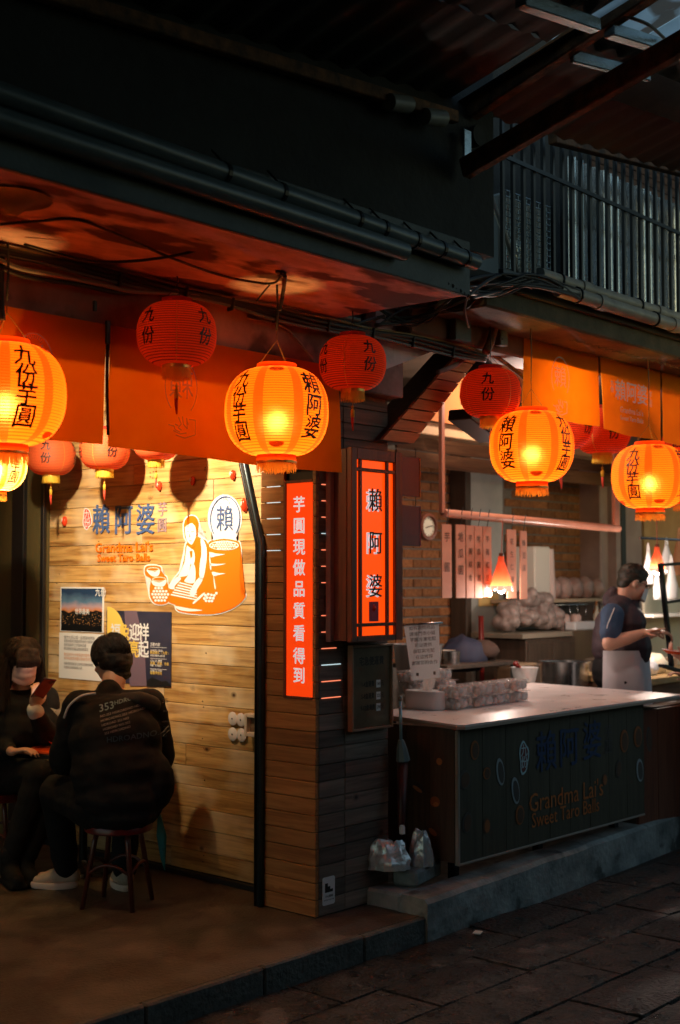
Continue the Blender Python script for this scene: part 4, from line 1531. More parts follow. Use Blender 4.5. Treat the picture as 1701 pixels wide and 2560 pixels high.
# low table with bag, jars
z2 = at(1320, 1580, y=1.9).z
o = MB().span((at(1255, 1580, y=1.9).x, 1.7, z2 - .04), (at(1380, 1580, y=1.9).x, 2.2, z2), .004).build('side_shelf', mat('grey_ledge', (.3, .26, .2), rough=.5))
tag(o, 'short ledge on top of the dark cabinet below the wall shelf', 'ledge')
q = at(1330, 1545, y=1.9)
mb = MB()
random.seed(31)
for k in range(70):
    x_ = random.uniform(-.36, .36)
    z_r = random.uniform(0, .25) * (1 - (abs(x_) / .42) ** 3)
    mb.ell((q.x + x_, 1.93 + random.uniform(-.08, .08), z2 + .05 + z_r), (random.uniform(.05, .08), .06, random.uniform(.04, .06)), rotm(random.random(), random.random(), 0), 10, 7)
tmp_ = MB()
o = skinmesh('cup_bag', mb, mat('cup_bag', (.24, .18, .16), (.38, .30, .27), 14, .35, bump=.6, bscale=24), None, .012, 6, .012, 9)
tag(o, 'big lumpy translucent bag of cups on the dark cabinet', 'bag')
o['kind'] = 'stuff'
cb = thing('dark_cabinet', 'dark brown cabinet against the back wall', 'cabinet', (5.6, 1.9, .1))
MB().span((at(1268, 1600, y=1.9).x, 1.72, .1), (at(1392, 1600, y=1.9).x, 2.2, z2 - .045), .006).build('body', M['darkwood'], cb)
MB().span((at(1272, 1600, y=1.9).x, 1.708, .3), (at(1330, 1600, y=1.9).x, 1.722, z2 - .08), .004).build('door', M['darkwood'], cb)
MB().span((at(1334, 1600, y=1.9).x, 1.708, .3), (at(1388, 1600, y=1.9).x, 1.722, z2 - .08), .004).build('door', M['darkwood'], cb)
cb = thing('low_cabinet', 'second brown cabinet partly behind the vendor', 'cabinet', (6.4, 1.9, .1))
MB().span((at(1394, 1600, y=1.9).x, 1.75, .1), (at(1500, 1600, y=1.9).x, 2.2, z2 + .0), .006).build('body', mat('brown_cabinet', (.12, .08, .045), (.16, .11, .06), 5, .5), cb)
for k, u in enumerate((1412, 1440)):
    q = at(u, 1565, y=1.9)
    o = MB().lathe([(0, .0), (.045, 0), (.05, .11), (.035, .13), (0, .13)], (q.x, 1.9, z2), 16).build('jar', mat('pinkish_jar%d' % k, (.6, .42, .36), rough=.3), smooth=True, angle=40)
    tag(o, ('left' if k == 0 else 'right') + ' of two pink white jars on the low cabinet', 'jar', 'jars on the low cabinet')
o = MB().span((at(1428, 1560, y=1.8).x, 1.76, z2), (at(1487, 1560, y=1.8).x, 1.86, z2 + .07), .008).build('white_box', M['plasticw'])
tag(o, 'low white box in front of the jars', 'box')
# red pole, sack, grey cup, steel pot left of cabinet
a, b = at(1203, 1540, y=1.8), at(1206, 1620, y=1.8)
o = MB().tube([a, b - Vector((0, 0, .6))], .02, 10).build('red_pole', M['redplastic'], smooth=True)
tag(o, 'short red pole standing against the grey pier', 'pole')
q = at(1175, 1640, y=1.6)
crumple('dark_sack', 'dark blue sack on the side bench', 'sack', (q.x, 1.65, q.z), (.19, .15, .14), mat('blue_sack', (.03, .035, .07), rough=.7), 4)
q = at(1178, 1660, y=1.6)
sb = thing('side_bench', 'dark bench with thin legs behind the counter', 'bench', (q.x, 1.6, .1))
zb_ = at(1200, 1655, y=1.5).z
MB().span((at(1090, 1655, y=1.5).x, 1.4, zb_ - .03), (at(1270, 1655, y=1.5).x, 1.9, zb_), .004).build('top', M['darkwood'], sb)
for xx in (at(1095, 1655, y=1.5).x, at(1265, 1655, y=1.5).x):
    MB().span((xx - .015, 1.42, .1), (xx + .015, 1.45, zb_ - .03)).build('leg', M['steel'], sb)
q = at(1130, 1650, y=1.5)
o = MB().lathe([(0, 0), (.055, 0), (.06, .09), (.055, .09), (.05, .01), (0, .01)], (q.x, 1.5, zb_), 18).build('steel_cup', M['steel'], smooth=True, angle=40)
tag(o, 'small steel cup on the side bench', 'cup')
q = at(1235, 1640, y=1.5)
crumple('brown_parcel', 'brown cloth parcel beside the blue sack', 'parcel', (q.x, 1.6, zb_ + .07), (.14, .12, .08), mat('brown_cloth', (.09, .05, .035), rough=.8), 14)
q = at(1443, 1705, y=1.0)
pz = at(1443, 1655, y=1.0).z
pot = thing('steel_pot', 'large steel pot with bright rim left of the vendor', 'pot', (q.x, 1.1, pz - .3))
MB().lathe([(0, -.3), (.17, -.3), (.175, -.05), (.175, 0), (.19, .004), (.19, -.006), (.168, -.008), (.165, -.2), (0, -.22)], (q.x, 1.1, pz), 32).build('body', M['steel'], pot, smooth=True, angle=40)
MB().span((q.x - .3, .9, .1), (q.x + .35, 1.3, pz - .3), .01).build('burner_stand', M['darkwood'], pot)
# right hand side: bright work counter with bags and rack
wc = thing('work_counter', 'low timber work counter behind the vendor at the right edge', 'counter', (5.2, .6, .1))
zw = at(1660, 1690, y=.5).z
MB().span((at(1613, 1690, y=.5).x, .45, zw - .05), (8.5, 1.1, zw), .006).build('top', mat('ochre_board', (.4, .25, .1), (.5, .33, .15), 8, .5), wc)
MB().span((at(1616, 1690, y=.5).x, .48, .1), (8.4, 1.08, zw - .05)).build('front', M['oldbeam'], wc)
for k, (u, v, r_) in enumerate(((1628, 1680, .07), (1660, 1655, .09), (1640, 1648, .08), (1686, 1672, .08))):
    q = at(u, v, y=.6)
    crumple('food_pack', ['small white crumpled', 'large pale', 'yellowish', 'grey'][k] + ' pack on the work counter, ' + ['nearest the vendor', 'in the middle', 'behind the others', 'at the right'][k], 'pack', (q.x, .62 + .05 * k, zw + r_ * .7), (r_ * 1.2, r_, r_ * .9), mat('pack%d' % k, [(.75, .75, .78), (.8, .72, .55), (.8, .6, .3), (.6, .6, .55)][k], rough=.4, bump=.5, bscale=18), 30 + k, 'packs on the work counter', .2)
sp = MB().span((at(1606, 1590, y=1.0).x, .98, zw), (at(1690, 1590, y=1.0).x + .6, 1.0, zw + .62), .004).build('steel_screen', mat('creamy_steel', (.6, .55, .42), (.7, .64, .5), 4, .35, .3))
tag(sp, 'creamy steel splash screen standing on the work counter', 'screen')
zt_ = at(1640, 1537, y=.9).z
o = MB().span((at(1590, 1537, y=.9).x, .75, zt_ - .015), (7.5, 1.0, zt_ + .01), .004).build('white_tray_shelf', mat('white_ledge', (.85, .8, .72), rough=.4))
tag(o, 'white edged ledge across the steel screen at arm height', 'ledge')
rk = thing('glass_case_frame', 'leaning black metal frame of the display case at the far right', 'frame', (4.6, .3, zw))
a, b = at(1652, 1408, y=.25), at(1680, 1668, y=.25)
MB().beam(a, b, .032, .03, (0, 1, 0), .003).build('post', M['blackm'], rk)
a, b = at(1652, 1413, y=.25), at(1701, 1409, y=.25)
MB().beam(a, b + (b - a) * 2, .02, .03, (0, 1, 0), .003).build('rail', M['blackm'], rk)
a, b = at(1664, 1506, y=.25), at(1701, 1501, y=.25)
MB().beam(a, b + (b - a) * 2, .02, .03, (0, 1, 0), .003).build('rail', M['blackm'], rk)
a, b = at(1668, 1668, y=.25), at(1701, 1678, y=.25)
MB().beam(a - (b - a) * .4, b + (b - a) * 2, .02, .05, (0, 1, 0), .003).build('foot', M['black'], rk)


def hangbag(u, v, w_, h_, y, label, seed, m_=None):
    q = at(u, v, y=y)
    mb = MB()
    n, mm = 14, 10
    V = []
    for j in range(mm + 1):
        t = j / mm
        ww = w_ * (.28 + .72 * min(1, t * 1.6)) * (1 - .12 * t * t)
        for i in range(n):
            a = 2 * PI * i / n
            rr = 1 + .16 * noise.noise(Vector((math.cos(a) * 1.5, math.sin(a) * 1.5 + seed, t * 3)))
            V.append((q.x + ww / 2 * math.cos(a) * rr, q.y + ww * .22 * math.sin(a) * rr, q.z + h_ / 2 - h_ * t))
    F = [(j * n + i, j * n + (i + 1) % n, (j + 1) * n + (i + 1) % n, (j + 1) * n + i) for j in range(mm) for i in range(n)]
    F.append(tuple(mm * n + i for i in range(n)))
    mb.add(V, F)
    for sx in (-1, 1):
        mb.tube(curve_pts([(q.x + sx * w_ * .12, q.y, q.z + h_ / 2 - .01), (q.x + sx * w_ * .07, q.y, q.z + h_ * .68), (q.x, q.y, q.z + h_ * .78)]), .006, 5)
    o = mb.build('carrier_bag', m_ or M['bag'], smooth=True)
    return tag(o, label, 'bag', 'carrier bags hung at the right edge')


hangbag(1622, 1420, .13, .24, .75, 'narrow pinkish carrier bag hanging nearest the vendor face', 1)
hangbag(1668, 1400, .17, .22, .8, 'upper pale carrier bag hanging right of the glowing pendant lamp', 2)
hangbag(1645, 1462, .12, .22, .7, 'long white carrier bag hanging just under the pendant lamp', 3)
hangbag(1680, 1455, .16, .26, .7, 'lower bulky white carrier bag by the black frame', 4)
hangbag(1700, 1392, .2, .3, .95, 'orange tinted carrier bag at the very right edge', 5, mat('orange_bag', (.8, .4, .2), rough=.4, trl=.4))
o = MB().tube([(at(1600, 1330, y=.8).x, .8, at(1600, 1345, y=.8).z), (8, .8, at(1600, 1345, y=.8).z)], .01, 8).build('bag_rail', M['steel'])
tag(o, 'thin steel rail carrying the carrier bags', 'rail')

# ================================================================ counter
ct = thing('stall_counter', 'long dark stall counter with pale top and painted lettering on its front', 'counter', (1.7, .1, .18))
ZT = .93
c0, c1, c2_, c3 = Vector((.745, -.255, 0)), Vector((2.99, -.26, 0)), Vector((3.14, .93, 0)), Vector((.90, .43, 0))
z_ = Vector((0, 0, ZT - .022))
nn = (c1 - c0)
tp = MB()
rc = [c0 + Vector((.03, 0, 0)), c1, c2_, c3, c0 + Vector((.004, .03, 0))]
tp.prism([q + z_ for q in rc], (0, 0, .022))
tp.build('top', M['tabletop'], ct)
MB().prism([q + Vector((0, -.003 if i < 2 else 0, ZT - .024)) + (Vector((-.003, 0, 0)) if i in (0, 3, 4) else Vector((0, 0, 0))) for i, q in enumerate(rc)], (0, 0, .014)).build('top_edge', M['strip'], ct)
fx0_, fx1_ = .80, 2.62
zb1 = .262
yf_ = -.19
nb = 9
wv = (fx1_ - fx0_) / nb
for i in range(nb):
    MB().span((fx0_ + i * wv + .0008, yf_ + random.uniform(-.0008, .0008), zb1), (fx0_ + (i + 1) * wv - .0008, yf_ + .02, ZT - .03), .0015).build('front_board', M['counter'], ct)
for i in range(4):
    wv2 = .60 / 4
    MB().span((fx0_ - .002, yf_ + .018 + i * wv2 + .0008, zb1), (fx0_ + .018, yf_ + .018 + (i + 1) * wv2 - .0008, ZT - .03), .0015).build('end_board', M['counterend'], ct)
MB().span((fx0_ - .006, yf_ - .007, zb1), (fx0_ + .010, yf_ + .012, ZT - .035), .002).build('corner_strip', M['strip'], ct)
MB().span((fx1_ - .02, yf_ + .02, zb1), (fx1_, .40, ZT - .03)).build('far_end', M['counterend'], ct)
MB().span((fx0_, yf_ - .003, zb1 - .012), (fx1_, yf_ + .02, zb1 - .001), .002).build('bottom_strip', M['strip'], ct)
for xx, yy in ((.95, -.05), (1.7, -.05), (2.5, -.05), (.95, .35), (2.5, .5)):
    MB().span((xx - .02, yy - .02, .13), (xx + .02, yy + .02, ZT - .03)).build('leg', M['blackm'], ct)
sc_ = thing('side_cabinet', 'dark brown cabinet closing the stall to the right of the counter', 'cabinet', (3.6, .1, .13))
for k in range(8):
    MB().span((2.68 + k * .24, -.12, .13), (2.68 + k * .24 + .236, -.10, .84), .002).build('board', M['redwood'], sc_)
MB().span((2.68, -.10, .13), (4.6, .0, .85)).build('body', M['darkwood'], sc_)
# prints on the counter front and end
ypr = yf_ - .0035


def fp(u, v):
    return at(u, v, y=ypr)


sr = []
for k in range(22):
    t = 2 * PI * k / 22
    sr.append((1 + .10 * math.sin(3 * t + 1) + .06 * math.sin(5 * t), t))
q = fp(1311, 1894)
MB().prism([q + Vector((.042 * r_ * math.cos(t), 0, .085 * r_ * math.sin(t))) for r_, t in sr], (0, .001, 0)).build('seal_outline', mat('pale_blue_line', (.42, .62, .68), rough=.5), ct)
MB().prism([q + Vector((.032 * r_ * math.cos(t), -.001, .073 * r_ * math.sin(t))) for r_, t in sr], (0, .001, 0)).build('seal', mat('dark_red_seal', (.16, .03, .025), rough=.5), ct)
flat_text('seal_letters', '九\n份', .066, q + Vector((0, -.0018, .002)), (1, 0, 0), UP, mat('seal_white', (.5, .66, .7), rough=.5), ct, bold=.012, sx=.9, line=.9)
mdb = mat('dark_blue_vinyl', (.018, .045, .13), rough=.4)
for ch, u, v in (('賴', 1368, 1886), ('阿', 1424, 1874), ('婆', 1482, 1858)):
    flat_text('letter', ch, .225, fp(u, v), (1, 0, 0), UP, mdb, ct, bold=.012, sx=.92)
flat_text('letter', '芋\n圓', .085, fp(1522, 1850), (1, 0, 0), UP, mat('faint_mauve', (.06, .05, .06), rough=.5), ct, line=1.0)
mor = mat('counter_orange_vinyl', (.55, .15, .03), rough=.5)
flat_text('painted_lettering', "Grandma Lai's", .135, fp(1420, 1990), (1, 0, 0), UP, mor, ct, bold=.004, sx=.96)
flat_text('painted_lettering', 'Sweet Taro Balls', .108, fp(1418, 2033), (1, 0, 0), UP, mor, ct, bold=.004, sx=.92)
bw_ = [mat('bowl_white', (.32, .36, .38), rough=.4), mat('bowl_orange', (.32, .10, .03), rough=.4), mat('bowl_brown', (.10, .05, .03), rough=.4), mat('bowl_dark', (.07, .06, .055), rough=.4)]
bl_ = [(1188, 1876, 20, 44, 1, 0), (1163, 1949, 28, 44, 3, 20), (1218, 1934, 17, 27, 1, 0), (1252, 1930, 18, 62, 0, -12), (1290, 1977, 18, 60, 0, -12), (1169, 2057, 24, 48, 3, 14), (1218, 2065, 17, 36, 2, 0), (1301, 2038, 20, 42, 1, 0),
       (1562, 1853, 19, 44, 1, 0), (1596, 1842, 19, 40, 1, 0), (1624, 1848, 13, 48, 3, -6), (1548, 1922, 14, 36, 3, 12), (1601, 1926, 16, 44, 0, -8), (1513, 1950, 12, 24, 2, 0)]
for u, v, wu, hv, m_, an in bl_:
    a = fp(u - wu / 2, v)
    b = fp(u + wu / 2, v)
    c = (a + b) / 2
    rx = abs(b.x - a.x) / 2 * 1.05
    rz = rx * (hv / wu) * .62
    R_ = rotm(0, math.radians(an), 0)
    mb = MB().prism([c + R_ @ Vector((rx * math.cos(2 * PI * k / 20), 0, rz * math.sin(2 * PI * k / 20))) for k in range(20)], (0, .001, 0))
    pr = mb.build('bowl_print', bw_[m_], ct)
    MB().prism([c + R_ @ Vector((rx * .1 + rx * .72 * math.cos(2 * PI * k / 20), -.001, rz * -.05 + rz * .8 * math.sin(2 * PI * k / 20))) for k in range(20)], (0, .001, 0)).build('bowl_inner', bw_[2 if m_ != 2 else 1] if m_ != 0 else bw_[3], pr)
xe = fx0_ - .0035
for u, v, wu, hv, m_, an in ((1098, 1894, 26, 56, 2, 8), (1043, 1966, 46, 30, 3, 25), (1088, 2005, 24, 34, 1, -8), (1083, 2072, 40, 44, 2, 30)):
    a, b = at(u - wu / 2, v, x=xe), at(u + wu / 2, v, x=xe)
    c = (a + b) / 2
    ry = abs(b.y - a.y) / 2
    rz = ry * hv / wu * .62
    R_ = rotm(math.radians(an), 0, 0)
    pr = MB().prism([c + R_ @ Vector((0, ry * math.cos(2 * PI * k / 20), rz * math.sin(2 * PI * k / 20))) for k in range(20)], (.001, 0, 0)).build('bowl_print', bw_[m_], ct)
    MB().prism([c + R_ @ Vector((-.001, -ry * .15 + ry * .55 * math.cos(2 * PI * k / 20), -rz * .45 + rz * .4 * math.sin(2 * PI * k / 20))) for k in range(20)], (.001, 0, 0)).build('bowl_inner', mat('bowl_glow', (.5, .2, .06), rough=.4), pr)


# things on the counter
def on_top(u, v):
    return at(u, v, z=ZT)


a, b = on_top(1021, 1771), on_top(1112, 1778)
c = (a + b) / 2 + FW * .05
tb = thing('tissue_dispenser', 'white oval tissue dispenser at the near left corner of the counter', 'dispenser', c)
hw = (b - a).length / 2
h_ = .098
rr_ = (b - a).normalized()
ff_ = Vector((-rr_.y, rr_.x, 0))


def oval(rx, ry, z, n=40):
    return [c + rr_ * (rx * math.copysign(abs(math.cos(2 * PI * k / n)) ** .75, math.cos(2 * PI * k / n))) + ff_ * (ry * math.sin(2 * PI * k / n)) + Vector((0, 0, z)) for k in range(n)]


mb = MB()
rings = [oval(hw * .97, .072, 0), oval(hw, .075, .004), oval(hw, .075, h_ - .004), oval(hw * .97, .072, h_), oval(hw * .45, .012, h_ + .001), oval(hw * .44, .011, h_ - .02)]
for rg in rings:
    mb.v += rg
for i in range(len(rings) - 1):
    for k in range(40):
        mb.f.append((i * 40 + k, i * 40 + (k + 1) % 40, (i + 1) * 40 + (k + 1) % 40, (i + 1) * 40 + k))
        mb.m.append(0)
mb.build('case', M['plasticw'], tb, smooth=True, angle=40)
mb = MB()
V = []
for j in range(7):
    for i in range(9):
        s_ = (i / 8 - .5) * (.05 + .05 * j / 6)
        V.append(c + rr_ * (s_ + .01 * j / 6 * 3) + ff_ * (.012 * math.sin(i * 1.7 + j * .5)) + Vector((0, 0, h_ - .005 + .075 * j / 6 * (1 - .25 * abs(i / 8 - .5)))))
mb.add(V, [(j * 9 + i, j * 9 + i + 1, (j + 1) * 9 + i + 1, (j + 1) * 9 + i) for j in range(6) for i in range(8)])
mb.build('tissue', mat('tissue', (.85, .8, .76), rough=.9, trl=.3), tb, smooth=True)

# packs of taro balls
pkg = 'packs of taro balls stacked on the counter'


def make_pack():
    t = thing('taro_ball_pack', 'clear film pack of pale taro balls', 'food pack', (0, 0, 0), 0, pkg)
    L_, W_, H_ = .175, .125, .042
    mb = MB()
    for sx in range(58):
        if 1:
            if 1:
                r_ = random.uniform(.012, .019)
                mb.ell((random.uniform(-1, 1) * (L_ / 2 - r_ * .9), random.uniform(-1, 1) * (W_ / 2 - r_ * .9), random.uniform(.012, .030)), (r_, r_ * random.uniform(.8, 1.1), r_ * .8), rotm(random.random() * 2, random.random(), 0), n=7, m=5)
                mb.m[-7 * 5:] = [random.choice((0, 0, 1, 2))] * (7 * 5)
    nfix = len(mb.f)
    mb.m = (mb.m + [0] * nfix)[:nfix]
    o = local('taro_balls', mb, [mat('taro_ball_grey', (.88, .85, .84), rough=.25, trl=.35), mat('taro_ball_peach', (.92, .68, .56), rough=.3, trl=.35), mat('taro_ball_white', (.9, .86, .84), rough=.3, trl=.35)], t, True)
    o['kind'] = 'stuff'
    mb = MB()
    n = 22
    V = []
    for j in range(6):
        zz = (0, .004, .02, .036, .0425, .043)[j]
        sc = (.94, 1, 1.01, 1.0, .93, .5)[j]
        for k in range(n):
            a = 2 * PI * k / n
            x = math.copysign(abs(math.cos(a)) ** .35, math.cos(a)) * L_ / 2 * sc
            y = math.copysign(abs(math.sin(a)) ** .35, math.sin(a)) * W_ / 2 * sc
            w_ = 1 + .03 * math.sin(k * 2.9 + j)
            V.append((x * w_, y * w_, zz))
    mb.add(V, [(j * n + k, j * n + (k + 1) % n, (j + 1) * n + (k + 1) % n, (j + 1) * n + k) for j in range(5) for k in range(n)] + [tuple(5 * n + k for k in range(n))])
    local('film', mb, M['clear'], t, True)
    mb = MB().span((-L_ / 2 - .004, -W_ / 2 - .004, .0415), (L_ / 2 + .006, W_ / 2 + .004, .0435), .0008)
    local('lid', mb, mat('pinkish_lid', (.85, .72, .68), rough=.12, alpha=.3), t)
    return t


pack0 = make_pack()
spots = []
# front pile: two high, four along; back pile: three high, two along
base = on_top(1160, 1775) + Vector((.02, .06, 0))
ax_ = Vector((1, .05, 0)).normalized()
for lay in range(2):
    for i in range(4):
        q = base + ax_ * (i * .183 + random.uniform(-.004, .004)) + Vector((0, random.uniform(-.006, .006), .0632 * lay))
        spots.append((q, 'front pile', ('lower', 'upper')[lay], ('first', 'second', 'third', 'fourth')[i]))
base2 = base + Vector((.06, .31, 0))
for lay in range(3):
    for i in range(2):
        q = base2 + ax_ * (i * .187 + random.uniform(-.006, .006) - (.03 if lay == 2 else 0)) + Vector((0, random.uniform(-.01, .01), .0632 * lay))
        spots.append((q, 'back pile', ('bottom', 'middle', 'top')[lay], ('left', 'right')[i]))
for k, (q, pile, lay, pos) in enumerate(spots):
    o = pack0 if k == 0 else copy_tree(pack0)
    o.location = q
    o.rotation_euler.z = random.uniform(-.09, .09) + .04 + (PI if k % 2 else 0)
    o.scale = (1, 1, 1.42)
    o['label'] = f'taro ball film pack, {pos} from left in {lay} layer of the {pile}' if pile == 'front pile' else f'taro ball film pack, {pos} one in {lay} layer of the {pile}'

# pail with ladle
q = on_top(1316, 1707) + FW * .06
pl = thing('plastic_pail', 'milky plastic pail with a red scoop on the counter', 'pail', q)
MB().lathe([(0, 0), (.07, 0), (.092, .095), (.096, .1), (.09, .1), (.068, .006), (0, .006)], q, 28).build('tub', M['milky'], pl, smooth=True, angle=40)
MB().box(q + Vector((-.01, -.03, .05)), (.06, .02, .05), rotm(0, .3, .5), .01).build('red_label', mat('pinkred_label', (.7, .2, .18), rough=.5), pl)
MB().chain([(q + Vector((-.01, 0, .05)), .014), (q + Vector((-.075, .01, .115)), .016), (q + Vector((-.09, .01, .125)), .02)], 10).build('scoop', M['redplastic'], pl, smooth=True)

# bucket with the hanging notice
q = on_top(1050, 1740) + FW * .17
bu = thing('grey_bucket', 'tall translucent grey bucket behind the tissue dispenser', 'bucket', (q.x, q.y, ZT))
MB().lathe([(0, 0), (.115, 0), (.15, .29), (.158, .3), (.15, .3), (.11, .01), (0, .01)], (q.x, q.y, ZT), 32).build('bucket', mat('greyish_plastic', (.45, .46, .44), rough=.25, alpha=.8), bu, smooth=True, angle=40)
qa, qb = at(1010, 1562, d=6.55), at(1098, 1558, d=6.55)
qc, qd = at(1030, 1702, d=6.5), at(1100, 1694, d=6.5)
nt_ = thing('hanging_notice', 'white handwritten notice in a plastic sleeve above the tissue dispenser', 'notice', (qa + qb) / 2)
mb = MB()
V = []
for j in range(9):
    for i in range(7):
        a, b = i / 6, j / 8
        p_ = (qa * (1 - a) + qb * a) * (1 - b) + (qc * (1 - a) + qd * a) * b - FW * .012 * math.sin(b * PI)
        V.append(p_)
F = [(j * 7 + i, j * 7 + i + 1, (j + 1) * 7 + i + 1, (j + 1) * 7 + i) for j in range(8) for i in range(6)]
mb.add(V, F)
mb.build('sheet', mat('thin_white_paper', (.85, .86, .88), rough=.7, trl=.6), nt_, smooth=True)
mb = MB()
mb.add([p_ - FW * (.005 + .004 * noise.noise(p_ * 30)) for p_ in V], F)
mb.build('sleeve', M['clear'], nt_, smooth=True)
up_ = ((qa + qb) - (qc + qd)).normalized()
rg_ = ((qb + qd) - (qa + qc)).normalized()
mink = mat('brown_grey_ink', (.25, .2, .17), rough=.6)
for i, tx in enumerate(('如有詢問商品', '請洽門市小姐', '芋圓冷凍宅配', '可以提供', '自取與宅配', '在這排隊', '謝謝您的合作')):
    f_ = .07 + i * .105
    cpos = (qa + qb) / 2 * (1 - f_) + (qc + qd) / 2 * f_ - FW * (.012 * math.sin(f_ * PI) + .011)
    flat_text('handwriting', tx, .022, cpos, rg_, up_, mink, nt_, bold=.006)
for sx in (-.04, .045):
    cpos = (qa + qb) / 2 * .1 + (qc + qd) / 2 * .9 - FW * .016 + rg_ * sx
    MB().box(cpos, (.012, .002, .016), rotm(0, 0, HEAD - PI / 2)).build('small_doodle', mink, nt_)
MB().tube([qa - rg_ * .01, qb + rg_ * .02], .006, 8).build('clip_bar', M['steel'], nt_, smooth=True)
MB().tube([(qa + qb) / 2 + FW * .008, (qa + qb) / 2 + FW * .1 - UP * .18, Vector((q.x, q.y, ZT + .02))], .004, 6).build('stand_wire', M['steel'], nt_)

# umbrella leaning in the corner and silver bags
xa_ = .74
h0 = at(1001, 1747, d=6.22)
h1 = at(1003, 1850, d=6.2)
h2 = at(1008, 1902, d=6.2)
h3 = at(1004, 2090, d=6.15)
um = thing('closed_umbrella', 'closed dark umbrella with pale blue shaft standing in the corner by the counter', 'umbrella', h3)
MB().tube([h0, h1], .0075, 10).build('shaft', mat('pale_blue_metal', (.35, .5, .55), rough=.3, metal=.4), um, smooth=True)
MB().ell(h0, (.012, .012, .016)).build('handle_tip', M['pvc'], um, smooth=True)
MB().tube([h1, h1 * .6 + h2 * .4, h2, h2 + Vector((.0, 0, -.01))], [.014, .026, .036, .02], 9).build('ruffle', mat('blue_grey_nylon', (.10, .16, .18), rough=.4), um)
MB().tube([h2, h3 + Vector((0, 0, .05)), h3], [.026, .018, .004], 10).build('canopy', mat('dark_red_nylon', (.05, .01, .01), rough=.5), um, smooth=True)


def tarp(u, v, w_, h_, seed, label, d):
    """crinkled foil bag: ridged faces drawn up to a loose top"""
    q = at(u, v, d=d)
    mb = MB()
    n, mm = 26, 9
    V = []
    random.seed(seed)
    ang = [2 * PI * (i + random.uniform(-.35, .35)) / n for i in range(n)]
    rid = [random.uniform(.82, 1.12) for i in range(n)]
    for j in range(mm + 1):
        t = j / mm
        for i in range(n):
            a = ang[i]
            top = .52 + .12 * math.sin(a * 2 + seed)
            prof = top + (1 - top) * min(1, t * 1.25) ** .6
            k = 1 + (rid[i] - 1) * (.4 + .6 * t) + .16 * noise.noise(Vector((math.cos(a) * 2.5, math.sin(a) * 2.5 + seed, t * 4)))
            zz = h_ * (1 - t) * (1 + .12 * math.sin(a * 3 + seed * 3) + .10 * (rid[i] - 1) * 5)
            V.append(q + RT * (w_ / 2 * prof * k * math.cos(a)) + FW * (w_ * .34 * prof * k * math.sin(a)) + UP * zz)
    V.append(q + UP * h_ * 1.02 + RT * w_ * .08)
    F = [(j * n + i, j * n + (i + 1) % n, (j + 1) * n + (i + 1) % n, (j + 1) * n + i) for j in range(mm) for i in range(n)]
    F += [(len(V) - 1, (i + 1) % n, i) for i in range(n)]
    mb.add(V, F)
    o = mb.build('silver_bag', M['silver'], smooth=True, angle=28)
    return tag(o, label, 'bag', 'silver bags at the counter end')


tarp(975, 2172, .20, .125, 1, 'larger crumpled silver bag slumped at the foot of the pillar', 6.12)
tarp(1055, 2165, .12, .155, 4, 'smaller silver bag leaning on the counter end', 6.2)
q = at(1006, 2085, d=6.12)
o = MB().lathe([(0, 0), (.014, 0), (.014, .03), (.010, .04), (0, .042)], q, 12).build('white_bottle', M['plasticw'], smooth=True, angle=40)
tag(o, 'white capped bottle top sticking out between the silver bags', 'bottle')
q = at(1195, 2335, z=.0)
o = MB().box(q + Vector((0, 0, .006)), (.06, .035, .004), rotm(.05, .04, .4)).build('litter', M['paper'])
tag(o, 'small pale scrap of litter lying on the street paving', 'litter')
# black floodlight behind the small dark lantern
q = at(1205, 965, y=.08)
fl_ = thing('black_speaker', 'round black loudspeaker housing half hidden by a small red lantern', 'speaker', q)
MB().lathe([(0, .08), (.10, .08), (.16, .02), (.17, -.02), (.15, -.04), (0, -.02)], q, 32, R=rotm(PI / 2, 0, .3)).build('housing', M['black'], fl_, smooth=True, angle=40)
a = at(1150, 1035, y=.05)
MB().beam(a, a + Vector((.35, .05, -.09)), .14, .06, (0, 0, 1), .006).build('bracket', M['black'], fl_)
# more clutter of the kitchen: bowl stacks, bottles, hanging ladles
random.seed(77)
mbw = mat('cream_bowl', (.62, .52, .42), rough=.35)
for k, (u, y_, zb_2, n_, where) in enumerate(((1418, 2.0, z2 + .0, 5, 'behind the white box'), (1120, 1.6, zb_, 4, 'on the side bench by the steel cup'), (1640, .7, zw, 5, 'on the work counter by the vendor'), (1676, .8, zw, 4, 'on the work counter at the right edge'))):
    q = at(u, 1600, y=y_)
    t = thing('bowl_stack', 'stack of cream bowls ' + where, 'bowls', (q.x, y_, zb_2))
    for j in range(n_):
        MB().lathe([(0, .0), (.03, .0), (.058, .036), (.055, .036), (.028, .004), (0, .004)], (q.x + random.uniform(-.003, .003), y_, zb_2 + j * .018), 20).build('bowl', mbw, t, smooth=True, angle=40)
for k, (u, c_1, h_) in enumerate(((1490, (.35, .12, .03), .24), (1478, (.5, .45, .35), .2), (1500, (.12, .05, .02), .27))):
    q = at(u, 1560, y=1.85)
    o = MB().lathe([(0, 0), (.032, 0), (.034, h_ * .6), (.012, h_ * .8), (.012, h_), (0, h_)], (q.x, 1.84 - .05 * k, z2 + .0), 14).build('bottle', mat('bottle%d' % k, c_1, rough=.15), smooth=True, angle=40)
    tag(o, ('brown', 'pale', 'dark tallest')[k] + ' sauce bottle on the low cabinet beside the vendor', 'bottle')
lr = thing('ladle_rack', 'thin rack with hanging ladles under the wall shelf', 'rack', (5.8, 1.95, zs - .05))
MB().tube([(x0_ + .5, 1.96, zs - .05), (x1_ - .1, 1.96, zs - .05)], .006, 8).build('rod', M['steel'], lr, smooth=True)
